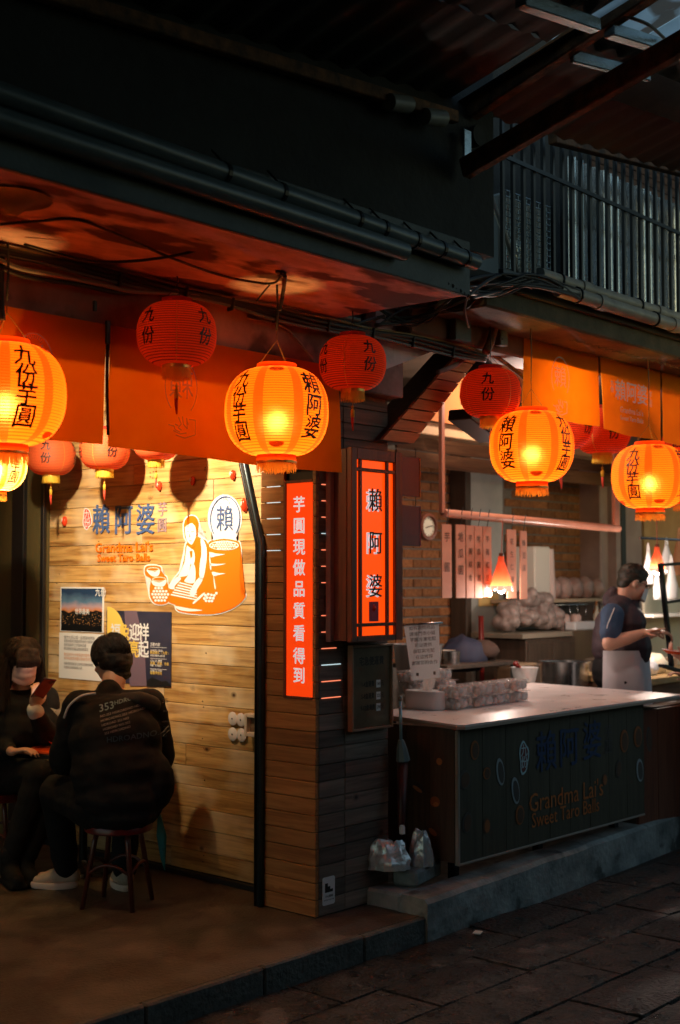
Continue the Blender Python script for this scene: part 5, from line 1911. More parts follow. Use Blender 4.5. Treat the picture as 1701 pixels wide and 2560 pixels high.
for k in range(6):
    xx = x0_ + .62 + k * .13
    l = random.uniform(.11, .17)
    mb = MB().tube([(xx, 1.95, zs - .05), (xx, 1.95, zs - .05 - l)], .004, 6)
    mb.ell((xx, 1.94, zs - .06 - l), (.026, .02, .022), n=12, m=8)
    mb.build('ladle', M['steel'], lr, smooth=True)
# boxes and pans under the work surfaces and on top of the dark cabinet
for k, (u, v, y_, sz, c_1, lb_) in enumerate(((1290, 1690, 1.6, (.22, .2, .16), (.3, .2, .12), 'brown carton low behind the counter, left of the pail'), (1365, 1700, 1.5, (.2, .2, .2), (.16, .13, .1), 'dark crate low behind the counter, right of the pail'), (1510, 1700, 1.3, (.2, .2, .3), (.1, .07, .05), 'dark bin low behind the counter by the vendor'))):
    q = at(u, v, y=y_)
    t = thing('storage_box', lb_, 'box', (q.x, y_, q.z - sz[2] / 2))
    MB().box((q.x, y_, q.z), sz, rotm(0, 0, .1 * k), .01).build('body', mat('box_paint%d' % k, c_1, tuple(c * 1.5 for c in c_1), 8, .6), t)
    MB().box((q.x, y_, q.z + sz[2] / 2 + .008), (sz[0] + .02, sz[1] + .02, .02), rotm(0, 0, .1 * k), .004).build('rim', mat('box_rim%d' % k, tuple(c * 1.3 for c in c_1), rough=.5), t)

# ================================================================ lanterns
NS = 96


def body_profile(R, H, rc, ribs, sub=3, depth=.02, pw=2.3):
    """scalloped paper profile from the lower ring to the upper ring"""
    out = []
    n = ribs * sub
    zc = H
    for i in range(n + 1):
        z = -zc + 2 * zc * i / n
        t = abs(z) / zc
        r = rc + (R - rc) * max(0, 1 - t ** pw) ** (1 / 1.9)
        r *= 1 + depth * (math.sin(PI * ((i % sub) / sub)) - .5) * (1 if 0 < i < n else 0)
        out.append((r, z))
    return out


def rad_at(prof, z):
    for (r0, z0), (r1, z1) in zip(prof, prof[1:]):
        if z0 <= z <= z1:
            return r0 + (r1 - r0) * (z - z0) / max(1e-6, z1 - z0)
    return prof[0][0]


def wrap_text(ch, size, az, zc, prof, bold=.02, lift=.0022, sx=1.0, slant=0.0):
    V, F = glyphs(ch, size, bold, 0)
    bm = bmesh.new()
    vs = [bm.verts.new((q.x * sx + slant * q.y, q.y, q.z)) for q in V]
    for f in F:
        try:
            bm.faces.new([vs[i] for i in f])
        except ValueError:
            pass
    bmesh.ops.remove_doubles(bm, verts=bm.verts, dist=1e-5)
    for _ in range(2):
        es = [e for e in bm.edges if e.calc_length() > size * .16]
        if es:
            bmesh.ops.subdivide_edges(bm, edges=es, cuts=1)
    bmesh.ops.triangulate(bm, faces=bm.faces)
    bm.verts.ensure_lookup_table()
    V2 = []
    for q in bm.verts:
        # brush like wobble of the stroke edges
        wx = size * .035 * noise.noise(Vector((q.co.x / size * 4, q.co.y / size * 4, ord(ch) % 17)))
        wy = size * .035 * noise.noise(Vector((q.co.x / size * 4 + 9, q.co.y / size * 4, ord(ch) % 13)))
        x, y = q.co.x + wx, q.co.y + wy
        z = zc + y
        r = max(p[0] for p in prof if abs(p[1] - z) < .006) if any(abs(p[1] - z) < .006 for p in prof) else rad_at(prof, z)
        r += lift + q.co.z
        a = az + x / r
        V2.append((r * math.sin(a), -r * math.cos(a), z))
    F2 = [tuple(v.index for v in f.verts) for f in bm.faces]
    bm.free()
    return V2, F2


def lettering_mesh(items, prof, mat_, name='brush_lettering'):
    out = []
    for ch, size, az, zc, kw in items:
        mb = MB()
        V, F = wrap_text(ch, size, az, zc, prof, **kw)
        mb.add(V, F)
        me = bpy.data.meshes.new(name)
        me.from_pydata([tuple(q) for q in mb.v], [], mb.f)
        me.materials.append(mat_)
        out.append(me)
    return out


def fringe_mesh(r, z0, length, n, m_, w_=.0022, two=True, ragged=.35):
    mb = MB()
    for lay in range(2 if two else 1):
        for k in range(n):
            a = 2 * PI * (k + .5 * lay) / n + random.uniform(-.01, .01)
            l = length * random.uniform(1 - ragged, 1.05)
            rr = r - .002 * lay
            ax = w_ / r
            out_ = random.uniform(-.002, .006)
            P = [(rr * math.sin(a - ax), -rr * math.cos(a - ax), z0), (rr * math.sin(a + ax), -rr * math.cos(a + ax), z0),
                 ((rr + out_) * math.sin(a + ax * .6), -(rr + out_) * math.cos(a + ax * .6), z0 - l), ((rr + out_) * math.sin(a - ax * .6), -(rr + out_) * math.cos(a - ax * .6), z0 - l)]
            mb.add(P, [(0, 1, 2, 3)])
    return mb


# --- big lit lantern
RB, HB, RCB = .205, .172, .078
profB = body_profile(RB, HB, RCB, 34)


def stripe(i, k):
    if i % 3 == 2:
        return 2
    return 1 if (k % 12) in (5, 6, 7) else 0


def make_big(paper, label, grp):
    t = thing('paper_lantern', label, 'lantern', (0, 0, 0), 0, grp)
    local('paper_body', MB().lathe(profB, n=NS, matf=stripe), [M[paper], M['lan_r'], M['lan_w']], t, True)
    mb = MB().lathe([(RCB * .96, HB - .004), (RCB * 1.02, HB), (RCB * 1.02, HB + .017), (RCB * 1.0, HB + .019), (RCB * .9, HB + .017), (RCB * .9, HB)], n=40)
    local('top_ring', mb, M['lan_r'], t, True, 40)
    mb = MB().lathe([(RCB * .9, -HB), (RCB, -HB - .001), (RCB, -HB - .022), (RCB * .92, -HB - .022)], n=40)
    local('bottom_ring', mb, M['lan_r'], t, True, 40)
    mb = MB().lathe([(RCB, -HB - .022), (RCB * 1.03, -HB - .024), (RCB * 1.03, -HB - .032), (RCB, -HB - .034)], n=40)
    local('gold_band', mb, M['gold'], t, True, 40)
    o = local('fringe', fringe_mesh(RCB * 1.02, -HB - .033, .036, 70, None), M['fringeo'], t)
    o['kind'] = 'stuff'
    # printed hat shaped blots above and below the blank panels
    for zz, sg in ((HB * .86, 1), (-HB * .80, -1)):
        mb = MB()
        for q4 in range(4):
            azc = q4 * PI / 2
            V = []
            n = 14
            for k in range(n):
                a = 2 * PI * k / n
                dx, dz = .030 * math.cos(a), .012 * math.sin(a) * (1.3 if math.sin(a) * sg > 0 else .5)
                r = rad_at(profB, zz + dz) + .0035
                V.append((r * math.sin(azc + dx / r), -r * math.cos(azc + dx / r), zz + dz))
            mb.add(V, [tuple(range(n))])
        o = local('printed_hats', mb, M['lan_w'], t)
        o['kind'] = 'stuff'
    items = []
    for base, tx in ((-PI / 4, '九份芋圓'), (PI / 4, '賴阿婆'), (3 * PI / 4, '九份芋圓'), (-3 * PI / 4, '賴阿婆')):
        n = len(tx)
        size = .080 if n == 4 else .092
        step = .068 if n == 4 else .086
        for i, ch in enumerate(tx):
            items.append((ch, size, base, .005 + step * ((n - 1) / 2 - i), dict(bold=.020, sx=.98, slant=.10)))
    for me in lettering_mesh(items, profB, M['ink']):
        local('brush_letter', me, None, t)
    mb = MB()
    for k in range(3):
        a = 2 * PI * k / 3 + .4
        mb.tube([(RCB * .95 * math.sin(a), -RCB * .95 * math.cos(a), HB + .016), (0, 0, HB + .115)], .0012, 4)
    mb.tube([(0, 0, HB + .112), (0, 0, HB + .16)], .002, 5)
    o = local('hanging_wires', mb, M['cabley'], t)
    return t


# --- small red lantern
RS, HS, RCS = .150, .118, .058
profS = body_profile(RS, HS, RCS, 26)


def stripe2(i, k):
    return 1 if i % 3 == 2 else 0


def make_small(pm, wm, label, grp, letters=True, ink='ink'):
    t = thing('red_lantern', label, 'lantern', (0, 0, 0), 0, grp)
    local('paper_body', MB().lathe(profS, n=64, matf=stripe2), [M[pm], M[wm]], t, True)
    mb = MB().lathe([(RCS * .9, HS), (RCS, HS), (RCS, HS + .018), (RCS * .9, HS + .018)], n=32)
    local('top_ring', mb, M['red_w'], t, True, 40)
    mb = MB().lathe([(RCS * .9, -HS), (RCS * .95, -HS), (RCS * .95, -HS - .012), (RCS * .9, -HS - .012)], n=32)
    local('bottom_ring', mb, M['gold'], t, True, 40)
    for q4 in range(4):
        mb = MB()
        a = q4 * PI / 2
        for i in range(26):
            z = -HS + 2 * HS * (i + .5) / 26
            r = rad_at(profS, z) + .0012
            z2 = z + .0035
            r2 = rad_at(profS, z2) + .0012
            w_ = .0022
            mb.add([(r * math.sin(a) - w_ * math.cos(a), -r * math.cos(a) - w_ * math.sin(a), z), (r * math.sin(a) + w_ * math.cos(a), -r * math.cos(a) + w_ * math.sin(a), z),
                    (r2 * math.sin(a) + w_ * math.cos(a), -r2 * math.cos(a) + w_ * math.sin(a), z2), (r2 * math.sin(a) - w_ * math.cos(a), -r2 * math.cos(a) - w_ * math.sin(a), z2)], [(0, 1, 2, 3)])
        o = local('gold_seam', mb, M['gold'], t)
        o['kind'] = 'stuff'
    o = local('fringe', fringe_mesh(RCS * .92, -HS - .011, .042, 60, None, ragged=.12), M['fringe'], t)
    o['kind'] = 'stuff'
    mb = MB().tube([(0, 0, -HS), (0, 0, -HS - .075)], .0015, 5)
    mb.ell((0, 0, -HS - .078), (.007, .007, .007), n=8, m=6)
    tt = local('tassel_cord', mb, M['gold'], t)
    mb = MB().tube([(0, 0, -HS - .085), (0, 0, -HS - .095), (0, 0, -HS - .125)], [.003, .009, .008], 10)
    local('tassel_head', mb, M['fringe'], t, True)
    mb = MB().tube([(0, 0, -HS - .122), (0, 0, -HS - .15), (.002, 0, -HS - .185)], [.007, .0065, .003], 8)
    local('tassel', mb, M['tassel'], t, True)
    if letters:
        items = []
        for q4 in range(4):
            az = PI / 4 + q4 * PI / 2
            items.append(('九', .064, az, .050, dict(bold=.02, slant=.08)))
            items.append(('份', .066, az, -.028, dict(bold=.02, slant=.08)))
        for me in lettering_mesh(items, profS, M[ink]):
            local('brush_letter', me, None, t)
    mb = MB()
    for k in range(3):
        a = 2 * PI * k / 3 + .2
        mb.tube([(RCS * .9 * math.sin(a), -RCS * .9 * math.cos(a), HS + .015), (0, 0, HS + .07)], .0012, 4)
    local('hanging_wires', mb, M['cable'], t)
    return t


def face_rz(p):
    d = CAM - p
    return math.atan2(d.y, d.x) + PI / 2


def place(t, u, v, wpx, R0, rot, d=None, y=None):
    """put the lantern so that its middle is on the measured sight line"""
    p = at(u, v, d=d) if d else at(u, v, y=y)
    depth = (p - CAM).dot(FW)
    s_ = (wpx / 3240 * depth) / (2 * R0)
    t.location = p
    t.scale = (s_, s_, s_)
    t.rotation_euler = (0, 0, face_rz(p) + math.radians(rot))
    return p, s_


GB = 'big lit lanterns with shop lettering'
GS = 'small red lanterns'
big0 = make_big('lan_y', 'x', GB)
bigs = [
    (692, 1030, 260, 0, dict(d=5.16), 'big lit amber lantern hanging before the left curtain next to the pillar'),
    (14, 987, 300, 64, dict(d=4.5), 'big lit amber lantern cut off by the left edge of the photo'),
    (1330, 1117, 210, 98, dict(y=-.37), 'big lit amber lantern under the first panel of the right curtain'),
    (1625, 1192, 188, 19, dict(y=-.37), 'big lit amber lantern at the right edge above the vendor'),
    (1712, 1190, 150, 30, dict(y=.25), 'big lit lantern mostly hidden behind the one at the right edge'),
]
copies = [copy_tree(big0) for _ in bigs[1:]]
LB = [big0] + copies
for t, (u, v, wp, rot, kw, lab) in zip(LB, bigs):
    p, s_ = place(t, u, v, wp, RB, rot, **kw)
    t['label'] = lab
    lamp('lantern_bulb', (0, 0, -.035), 7.0 if u != 1712 else 2.5, (1, .46, .10), .028, t)
y2 = make_big('lan_y2', 'lower yellow lit lantern behind the big one at the left edge', GB)
place(y2, -14, 1160, 160, RB, 84, d=6.5)
lamp('lantern_bulb', (0, 0, -.03), 16.0, (1, .66, .22), .03, y2)

sm0 = make_small('red_p', 'red_w', 'x', GS)
smalls = [
    (442, 836, 200, 0, dict(d=5.02), 'small dark red lantern hanging over the middle of the left curtain'),
    (882, 908, 169, -14, dict(y=-.24), 'small red lantern at the right end of the left curtain by the pillar'),
    (1227, 983, 153, 45 - 5, dict(y=-.2), 'small dark red lantern in front of the black speaker'),
    (1402, 1060, 162, 12, dict(y=.45), 'small red lantern half behind the big lantern under the right curtain'),
    (1506, 1078, 142, -20, dict(y=.5), 'small red lantern showing below the slit of the right curtain'),
    (1722, 1112, 130, 20, dict(y=.3), 'small red lantern peeping in at the right edge under the curtain'),
]
copies = [copy_tree(sm0) for _ in smalls[1:]]
LS = [sm0] + copies
for t, (u, v, wp, rot, kw, lab) in zip(LS, smalls):
    place(t, u, v, wp, RS, rot, **kw)
    t['label'] = lab
in0 = make_small('redl_p', 'redl_w', 'x', GS, True)
ins = [(128, 1140, 121, 32, dict(d=7.2), 'small orange red lantern by the dark post under the left curtain'),
       (262, 1124, 126, 62, dict(d=6.85), 'small orange red lantern above the blue lettering on the plank wall'),
       (391, 1104, 116, 25, dict(d=6.55), 'small orange red lantern just peeping below the middle of the left curtain')]
copies = [copy_tree(in0) for _ in ins[1:]]
LI = [in0] + copies
for t, (u, v, wp, rot, kw, lab) in zip(LI, ins):
    place(t, u, v, wp, RS, rot, **kw)
    t['label'] = lab


def hang(t, top, H, mat_, r=.003, sway=0):
    s_ = t.scale.x
    a = t.location + Vector((0, 0, (H + (.155 if H == HB else .068)) * s_))
    b = Vector((a.x + sway, a.y, top))
    Mi = (Matrix.Translation(t.location) @ t.rotation_euler.to_matrix().to_4x4() @ Matrix.Scale(s_, 4)).inverted()
    local('hanging_cord', MB().tube([Mi @ q for q in (a, (a + b) / 2 + Vector((.004, 0, 0)), b)], r / s_, 6), mat_, t, True)


for t in LB[:2]:
    hang(t, 2.80, HB, M['cable'], .005)
for t in LB[2:4]:
    hang(t, 2.88, HB, M['cabley'])
for t in (LS[0], LS[1], LS[2]):
    hang(t, 2.80 if t is not LS[2] else 2.9, HS, M['cable'])
for t in LI + LS[3:]:
    hang(t, 2.92, HS, M['cable'], .002)

# ================================================================ wall sticker, lettering, posters on the plank wall
XS = WX - .002


def zp4(a, b, lift=0):
    """measured print coordinate -> point on the plank wall"""
    return at(100 + .35077 * a, 1100 + .35077 * b, x=XS - lift)


def offset_poly(P, d_):
    n = len(P)
    ar = sum(P[i][0] * P[(i + 1) % n][1] - P[(i + 1) % n][0] * P[i][1] for i in range(n))
    sg = 1 if ar > 0 else -1
    out = []
    for i in range(n):
        a, b, c = P[i - 1], P[i], P[(i + 1) % n]
        n1 = Vector((b[1] - a[1], a[0] - b[0]))
        n2 = Vector((c[1] - b[1], b[0] - c[0]))
        if n1.length:
            n1.normalize()
        if n2.length:
            n2.normalize()
        m_ = (n1 + n2)
        if m_.length < .3:
            m_ = n1
        m_.normalize()
        out.append((b[0] + sg * m_.x * d_, b[1] + sg * m_.y * d_))
    return out


def smooth_poly(P, n=4):
    out = []
    L_ = len(P)
    for i in range(L_):
        a, b, c, d = [Vector(P[(i + k) % L_]) for k in (-1, 0, 1, 2)]
        for k in range(n):
            t = k / n
            q = .5 * ((2 * b) + (c - a) * t + (2 * a - 5 * b + 4 * c - d) * t * t + (3 * b - a - 3 * c + d) * t ** 3)
            out.append((q.x, q.y))
    return out


def decal(name, polys, m_, lift, parent, smooth=True, th=.0008):
    mb = MB()
    for P in polys:
        Q = smooth_poly(P) if smooth else P
        bm = bmesh.new()
        vs = [bm.verts.new(zp4(a, b, lift)) for a, b in Q]
        try:
            bm.faces.new(vs)
        except ValueError:
            continue
        bmesh.ops.triangulate(bm, faces=bm.faces)
        bm.verts.index_update()
        mb.add([v.co.copy() for v in bm.verts], [tuple(v.index for v in f.verts) for f in bm.faces])
        bm.free()
    me = bpy.data.meshes.new(name)
    me.from_pydata([tuple(q) for q in mb.v], [], mb.f)
    me.materials.append(m_)
    o = bpy.data.objects.new(name, me)
    COL.objects.link(o)
    if len(polys) > 3:
        o['kind'] = 'stuff'
    return attach(o, parent)


def circ(cx, cy, rx, ry=None, n=14):
    ry = ry or rx
    return [(cx + rx * math.cos(2 * PI * k / n), cy + ry * math.sin(2 * PI * k / n)) for k in range(n)]


stk = thing('wall_sticker', 'orange white cutout sticker of a person kneading beside a barrel under an oval emblem', 'sticker', zp4(1180, 1000))
barrel = [(1198, 742), (1240, 715), (1312, 704), (1390, 715), (1426, 742), (1431, 860), (1426, 960), (1430, 1085), (1466, 1100), (1455, 1132), (1410, 1176), (1340, 1214), (1250, 1238), (1130, 1241), (1010, 1226), (972, 1205), (964, 1175), (915, 1150), (925, 1070), (1010, 1050), (1160, 1060), (1182, 1000), (1200, 900)]
woman = [(1026, 610), (1040, 562), (1075, 540), (1112, 550), (1130, 592), (1126, 650), (1118, 682), (1160, 704), (1196, 742), (1206, 900), (1186, 1060), (1100, 1084), (950, 1072), (918, 1058), (958, 990), (998, 940), (1026, 850), (1038, 752), (1050, 728), (1032, 690)]
bowls = [(752, 905), (808, 894), (862, 908), (858, 962), (900, 974), (912, 1050), (934, 1100), (916, 1152), (880, 1170), (820, 1165), (786, 1120), (782, 1050), (790, 988), (752, 962)]
oval_ = circ(1318, 556, 122, 168, 30)
neck = [(1222, 650), (1415, 650), (1398, 700), (1412, 735), (1222, 735), (1236, 700)]
white = [smooth_poly(offset_poly(q, 9), 3) for q in (barrel, woman, bowls)]
for k, q in enumerate(white + [oval_, neck]):
    decal('white_backing', [q], M['whitevinyl'], .0008 + .0003 * k, stk, False)
for k, q in enumerate((barrel, woman, bowls)):
    decal('orange_print', [q], M['orangeink'], .0034 + .0004 * k, stk)
W1 = [
    [(1036, 622), (1060, 600), (1086, 594), (1108, 622), (1112, 682), (1092, 733), (1076, 746), (1046, 712), (1036, 662)],
    [(1048, 752), (1076, 772), (1098, 792), (1104, 850), (1088, 906), (1072, 880), (1058, 960), (1004, 975), (984, 975), (1012, 930), (1036, 850)],
    [(1082, 884), (1106, 908), (1102, 1016), (1030, 1008), (1058, 960)],
    [(1146, 702), (1176, 730), (1190, 800), (1182, 900), (1164, 984), (1138, 978), (1140, 880), (1152, 800)],
    [(984, 972), (1004, 992), (962, 1040), (958, 1062), (930, 1062), (918, 1048), (940, 1012)],
    [(1130, 984), (1160, 994), (1122, 1062), (1100, 1112), (1070, 1106), (1078, 1058)],
    [(1318, 0), (0, 0), (0, 1)][:0] or [(1208, 800), (1262, 810), (1320, 814), (1260, 826), (1218, 836)],
    [(1214, 880), (1268, 884), (1324, 882), (1262, 896), (1216, 896)],
    [(1228, 940), (1272, 948), (1320, 952), (1276, 962), (1236, 968)],
    [(1236, 962), (1254, 1054), (1244, 1052)],
    [(1206, 796), (1222, 912), (1212, 912)],
    [(966, 1184), (1060, 1200), (1160, 1214), (1060, 1222), (985, 1208)],
    [(760, 926), (810, 944), (854, 924), (842, 968), (792, 968)],
    [(796, 1002), (850, 1016), (902, 998), (882, 1042), (814, 1038)],
    [(1092, 1156), (1162, 1092), (1172, 1100), (1104, 1164)],
]
decal('white_print', W1, M['whitevinyl'], .0050, stk)
bars = []
for k in range(6):
    a0, b0_ = 996 - 12 * k, 1012 + 17 * k
    a1, b1 = 1130 - 6 * k if k < 1 else 1076 + 8 * k, (1040 + 18 * k)
    a1 = 1120
    b1 = 1046 + 18 * k
    bars.append([(a0, b0_), (a1, b1), (a1 - 2, b1 + 8), (a0 - 6, b0_ + 9)])
decal('white_bars', bars, M['whitevinyl'], .0056, stk, False)
decal('collar_lines', [[(1052, 742), (1078, 762), (1104, 740), (1108, 752), (1080, 776), (1050, 752)], [(1066, 792), (1088, 790), (1086, 830), (1074, 846)]], M['orangeink'], .0056, stk, False)
# barrel mouth
decal('barrel_mouth', [circ(1312, 752, 106, 34, 30)], M['whitevinyl'], .0054, stk, False)
decal('barrel_inside', [circ(1312, 753, 98, 28, 30)], M['orangeink'], .0058, stk, False)
random.seed(5)
dots = []
for j in range(4):
    for i in range(11):
        x_ = 1228 + i * 17 + (j % 2) * 8
        y_ = 734 + j * 13
        if ((x_ - 1312) / 92) ** 2 + ((y_ - 753) / 25) ** 2 < 1:
            dots.append(circ(x_, y_, 7.5, 6, 8))
decal('white_balls', dots, M['whitevinyl'], .0062, stk, False)
dots = []
for x_, y_ in ((1180, 1108), (1200, 1100), (1222, 1104), (1242, 1108), (1172, 1130), (1192, 1124), (1214, 1126), (1236, 1128), (1184, 1146), (1206, 1148), (1226, 1148), (1258, 1092)):
    dots.append(circ(x_, y_, 10, 10, 10))
for j in range(5):
    for i in range(6):
        x_ = 802 + i * 22 + (j % 2) * 10
        y_ = 1056 + j * 22
        if ((x_ - 852) / 62) ** 2 + ((y_ - 1105) / 56) ** 2 < 1:
            dots.append(circ(x_, y_, 9.5, 9.5, 9))
decal('white_balls', dots, M['whitevinyl'], .0053, stk, False)
decal('face_lines', [[(1048, 650), (1062, 652), (1062, 656), (1048, 655)], [(1080, 652), (1098, 650), (1098, 655), (1080, 657)], [(1066, 664), (1072, 690), (1062, 694), (1064, 690)], [(1062, 716), (1082, 716), (1080, 721), (1062, 721)]], M['orangeink'], .0056, stk, False)
decal('bowl_rims', [circ(807, 922, 44, 14, 20), circ(850, 992, 50, 16, 20)], M['whitevinyl'], .0054, stk, False)
decal('bowl_rims', [circ(807, 922, 39, 10, 20), circ(850, 992, 45, 12, 20)], M['orangeink'], .0057, stk, False)
# emblem
cen = zp4(1318, 562, .0062)
ry_ = abs(zp4(1318 + 112, 562).y - cen.y)
rz_ = abs(zp4(1318, 562 - 158).z - cen.z)
ringline(cen, (0, -1, 0), UP, ry_, rz_, .006, -.72, PI + .72, 60, (-1, 0, 0)).build('blue_ring', M['blueink'], stk)
flat_text('emblem_letter', '賴', rz_ * 1.22, zp4(1316, 572, .0062), (0, -1, 0), UP, M['blueink'], stk, bold=.002, sx=.95)
mb = MB()
for k in range(11):
    t = PI * (.08 + .84 * k / 10)
    c_ = zp4(1318, 462, .0062)
    mb.tube([c_ + Vector((0, -math.cos(t) * .026, math.sin(t) * .026)), c_ + Vector((0, -math.cos(t) * .038, math.sin(t) * .04))], .0011, 4)
o = mb.build('emblem_rays', M['blueink'], stk)
o['kind'] = 'stuff'
# blue name
nm_ = thing('wall_lettering', 'blue shop name with small orange english lines lettered on the plank wall', 'lettering', zp4(600, 600))
for ch, a, s_ in (('賴', 437, .215), ('阿', 594, .215), ('婆', 752, .215)):
    flat_text('letter', ch, s_ * .82, zp4(a, 582, .003), (0, -1, 0), UP, M['blueink'], nm_, bold=.010, extrude=.003, sx=.92)
flat_text('letter', '芋', .082, zp4(873, 500, .002), (0, -1, 0), UP, M['mauveink'], nm_, bold=.004, extrude=.001)
flat_text('letter', '圓', .082, zp4(870, 614, .002), (0, -1, 0), UP, M['mauveink'], nm_, bold=.01, extrude=.001)
for i, (tx, s_, sx_) in enumerate((("Grandma Lai's", .074, 1.18), ('Sweet Taro Balls', .060, 1.12))):
    flat_text('english_line', tx, s_, zp4(595 if i == 0 else 592, (768, 842)[i], .003), (0, -1, 0), UP, M['orangeink'], nm_, bold=.014, extrude=.002, sx=sx_)
q_ = [(336 + 33 * r_ * math.cos(t), 564 + 78 * r_ * math.sin(t)) for r_, t in sr]
decal('seal_outline', [q_], M['whitevinyl'], .0012, nm_, False)
q_ = [(336 + 26 * r_ * math.cos(t), 564 + 70 * r_ * math.sin(t)) for r_, t in sr]
decal('seal', [q_], M['sealred'], .0020, nm_, False)
flat_text('seal_letters', '九', .058, zp4(336, 536, .0028), (0, -1, 0), UP, M['whitevinyl'], nm_, bold=.01)
flat_text('seal_letters', '份', .058, zp4(336, 596, .0028), (0, -1, 0), UP, M['whitevinyl'], nm_, bold=.01)
# glazed balls on the wall
for k, (a, b, s_, lb_) in enumerate(((183, 580, 1.0, 'left of the blue shop name'), (860, 328, .9, 'above the small mauve characters'), (1097, 292, .85, 'midway between two lantern shadows'), (1383, 250, .9, 'highest, near the bent conduit'), (1466, 465, 1.15, 'right of the oval emblem'))):
    q = zp4(a, b)
    t = thing('bean_ornament', 'small red glazed bean ornament on the planks, ' + lb_, 'ornament', q, 0, 'red bean ornaments on the plank wall')
    MB().ell(q + Vector((-.008, 0, 0)), (.016 * s_, .017 * s_, .03 * s_), n=14, m=10).build('bean', M['redball'], t, smooth=True)
    MB().ell(q + Vector((-.019, .006 * s_, .006)), (.007 * s_, .009 * s_, .013 * s_), n=10, m=8).build('pale_mark', mat('pale_glaze%d' % k, (.8, .55, .45), rough=.2), t, smooth=True)


def wq(a, b, lift=0):
    return at(100 + .35077 * a, 1100 + .35077 * b, x=XS - lift)


# poster one: dusk landscape over a sheet of text
p1_ = thing('landscape_poster', 'poster with a dusk mountain town photo over white text sheet', 'poster', wq(295, 1400))
A_, B_ = wq(150, 1048), wq(455, 1375)
MB().span((XS - .003, B_.y, B_.z), (XS, A_.y, A_.z)).build('photo_frame', M['whitevinyl'], p1_)
m = bpy.data.materials.new('dusk_photo')
m.use_nodes = True
N = m.node_tree
bs = N.nodes['Principled BSDF']
bs.inputs['Roughness'].default_value = .25
tc = N.nodes.new('ShaderNodeTexCoord')
sp_ = N.nodes.new('ShaderNodeSeparateXYZ')
N.links.new(tc.outputs['Generated'], sp_.inputs[0])
nz = N.nodes.new('ShaderNodeTexNoise')
nz.inputs['Scale'].default_value = 4
nz.inputs['Detail'].default_value = 5
N.links.new(tc.outputs['Generated'], nz.inputs[0])
ma = N.nodes.new('ShaderNodeMath')
ma.operation = 'MULTIPLY_ADD'
ma.inputs[1].default_value = .22
N.links.new(nz.outputs['Fac'], ma.inputs[0])
N.links.new(sp_.outputs['Z'], ma.inputs[2])
cr = N.nodes.new('ShaderNodeValToRGB')
el = cr.color_ramp.elements
el[0].position = 0
el[0].color = (.004, .005, .006, 1)
el[1].position = 1.0
el[1].color = (.02, .05, .12, 1)
for p_, c_ in ((.56, (.008, .010, .010, 1)), (.585, (.6, .22, .08, 1)), (.68, (.45, .32, .36, 1)), (.80, (.10, .2, .32, 1))):
    e_ = el.new(p_)
    e_.color = c_
N.links.new(ma.outputs[0], cr.inputs[0])
vo = N.nodes.new('ShaderNodeTexVoronoi')
vo.inputs['Scale'].default_value = 26
N.links.new(tc.outputs['Generated'], vo.inputs[0])
mr = N.nodes.new('ShaderNodeMapRange')
mr.inputs['From Min'].default_value = .30
mr.inputs['From Max'].default_value = .12
N.links.new(vo.outputs['Distance'], mr.inputs[0])
lt = N.nodes.new('ShaderNodeMath')
lt.operation = 'LESS_THAN'
lt.inputs[1].default_value = .53
N.links.new(ma.outputs[0], lt.inputs[0])
gt = N.nodes.new('ShaderNodeMath')
gt.operation = 'GREATER_THAN'
gt.inputs[1].default_value = .26
N.links.new(ma.outputs[0], gt.inputs[0])
m1 = N.nodes.new('ShaderNodeMath')
m1.operation = 'MULTIPLY'
N.links.new(lt.outputs[0], m1.inputs[0])
N.links.new(gt.outputs[0], m1.inputs[1])
m2 = N.nodes.new('ShaderNodeMath')
m2.operation = 'MULTIPLY'
N.links.new(m1.outputs[0], m2.inputs[0])
N.links.new(mr.outputs[0], m2.inputs[1])
mx = N.nodes.new('ShaderNodeMix')
mx.data_type = 'RGBA'
N.links.new(m2.outputs[0], mx.inputs[0])
N.links.new(cr.outputs[0], mx.inputs[6])
mx.inputs[7].default_value = (.7, .34, .12, 1)
N.links.new(mx.outputs[2], bs.inputs['Base Color'])
MB().span((XS - .0045, B_.y + .012, B_.z + .004), (XS - .003, A_.y - .010, A_.z - .008)).build('photo', m, p1_)
C_ = wq(452, 1385)
D_ = wq(137, 1700)
MB().span((XS - .003, C_.y, wq(137, 1695).z), (XS, wq(137, 1690).y, C_.z)).build('text_sheet', M['paper'], p1_)
flat_text('small_title', '九份', .05, wq(432, 1090, .006), (0, -1, 0), UP, M['whitevinyl'], p1_, bold=.02)
flat_text('caption', '世界最美', .034, wq(300, 1226, .006), (0, -1, 0), UP, M['whitevinyl'], p1_, bold=.02)
mgrey = mat('grey_text', (.2, .2, .22), rough=.7)
mpk = mat('salmon_text', (.7, .38, .24), rough=.7)
for i, (tx, s_, mm) in enumerate((('漫步九份山城・品嚐道地芋圓', .022, mgrey), ('老街夜景紅燈籠與茶香的小鎮時光', .019, mgrey), ('店家自製手工芋圓地瓜圓', .019, mgrey), ('歡迎旅客蒞臨品嚐拍照留念', .019, mgrey), ('歡迎來到九份老街請勿隨手亂丟垃圾', .020, mpk), ('共同維護環境整潔謝謝您的配合', .020, mpk), ('活動期間請留意公告與交通管制時間', .017, mgrey), ('詳情請洽現場服務人員', .017, mgrey))):
    q = wq(170, 1406 + 27 * i + (14 if i > 3 else 0) + (10 if i > 5 else 0), .005)
    flat_text('text_line', tx, s_, q, (0, -1, 0), UP, mm, p1_, align='LEFT')
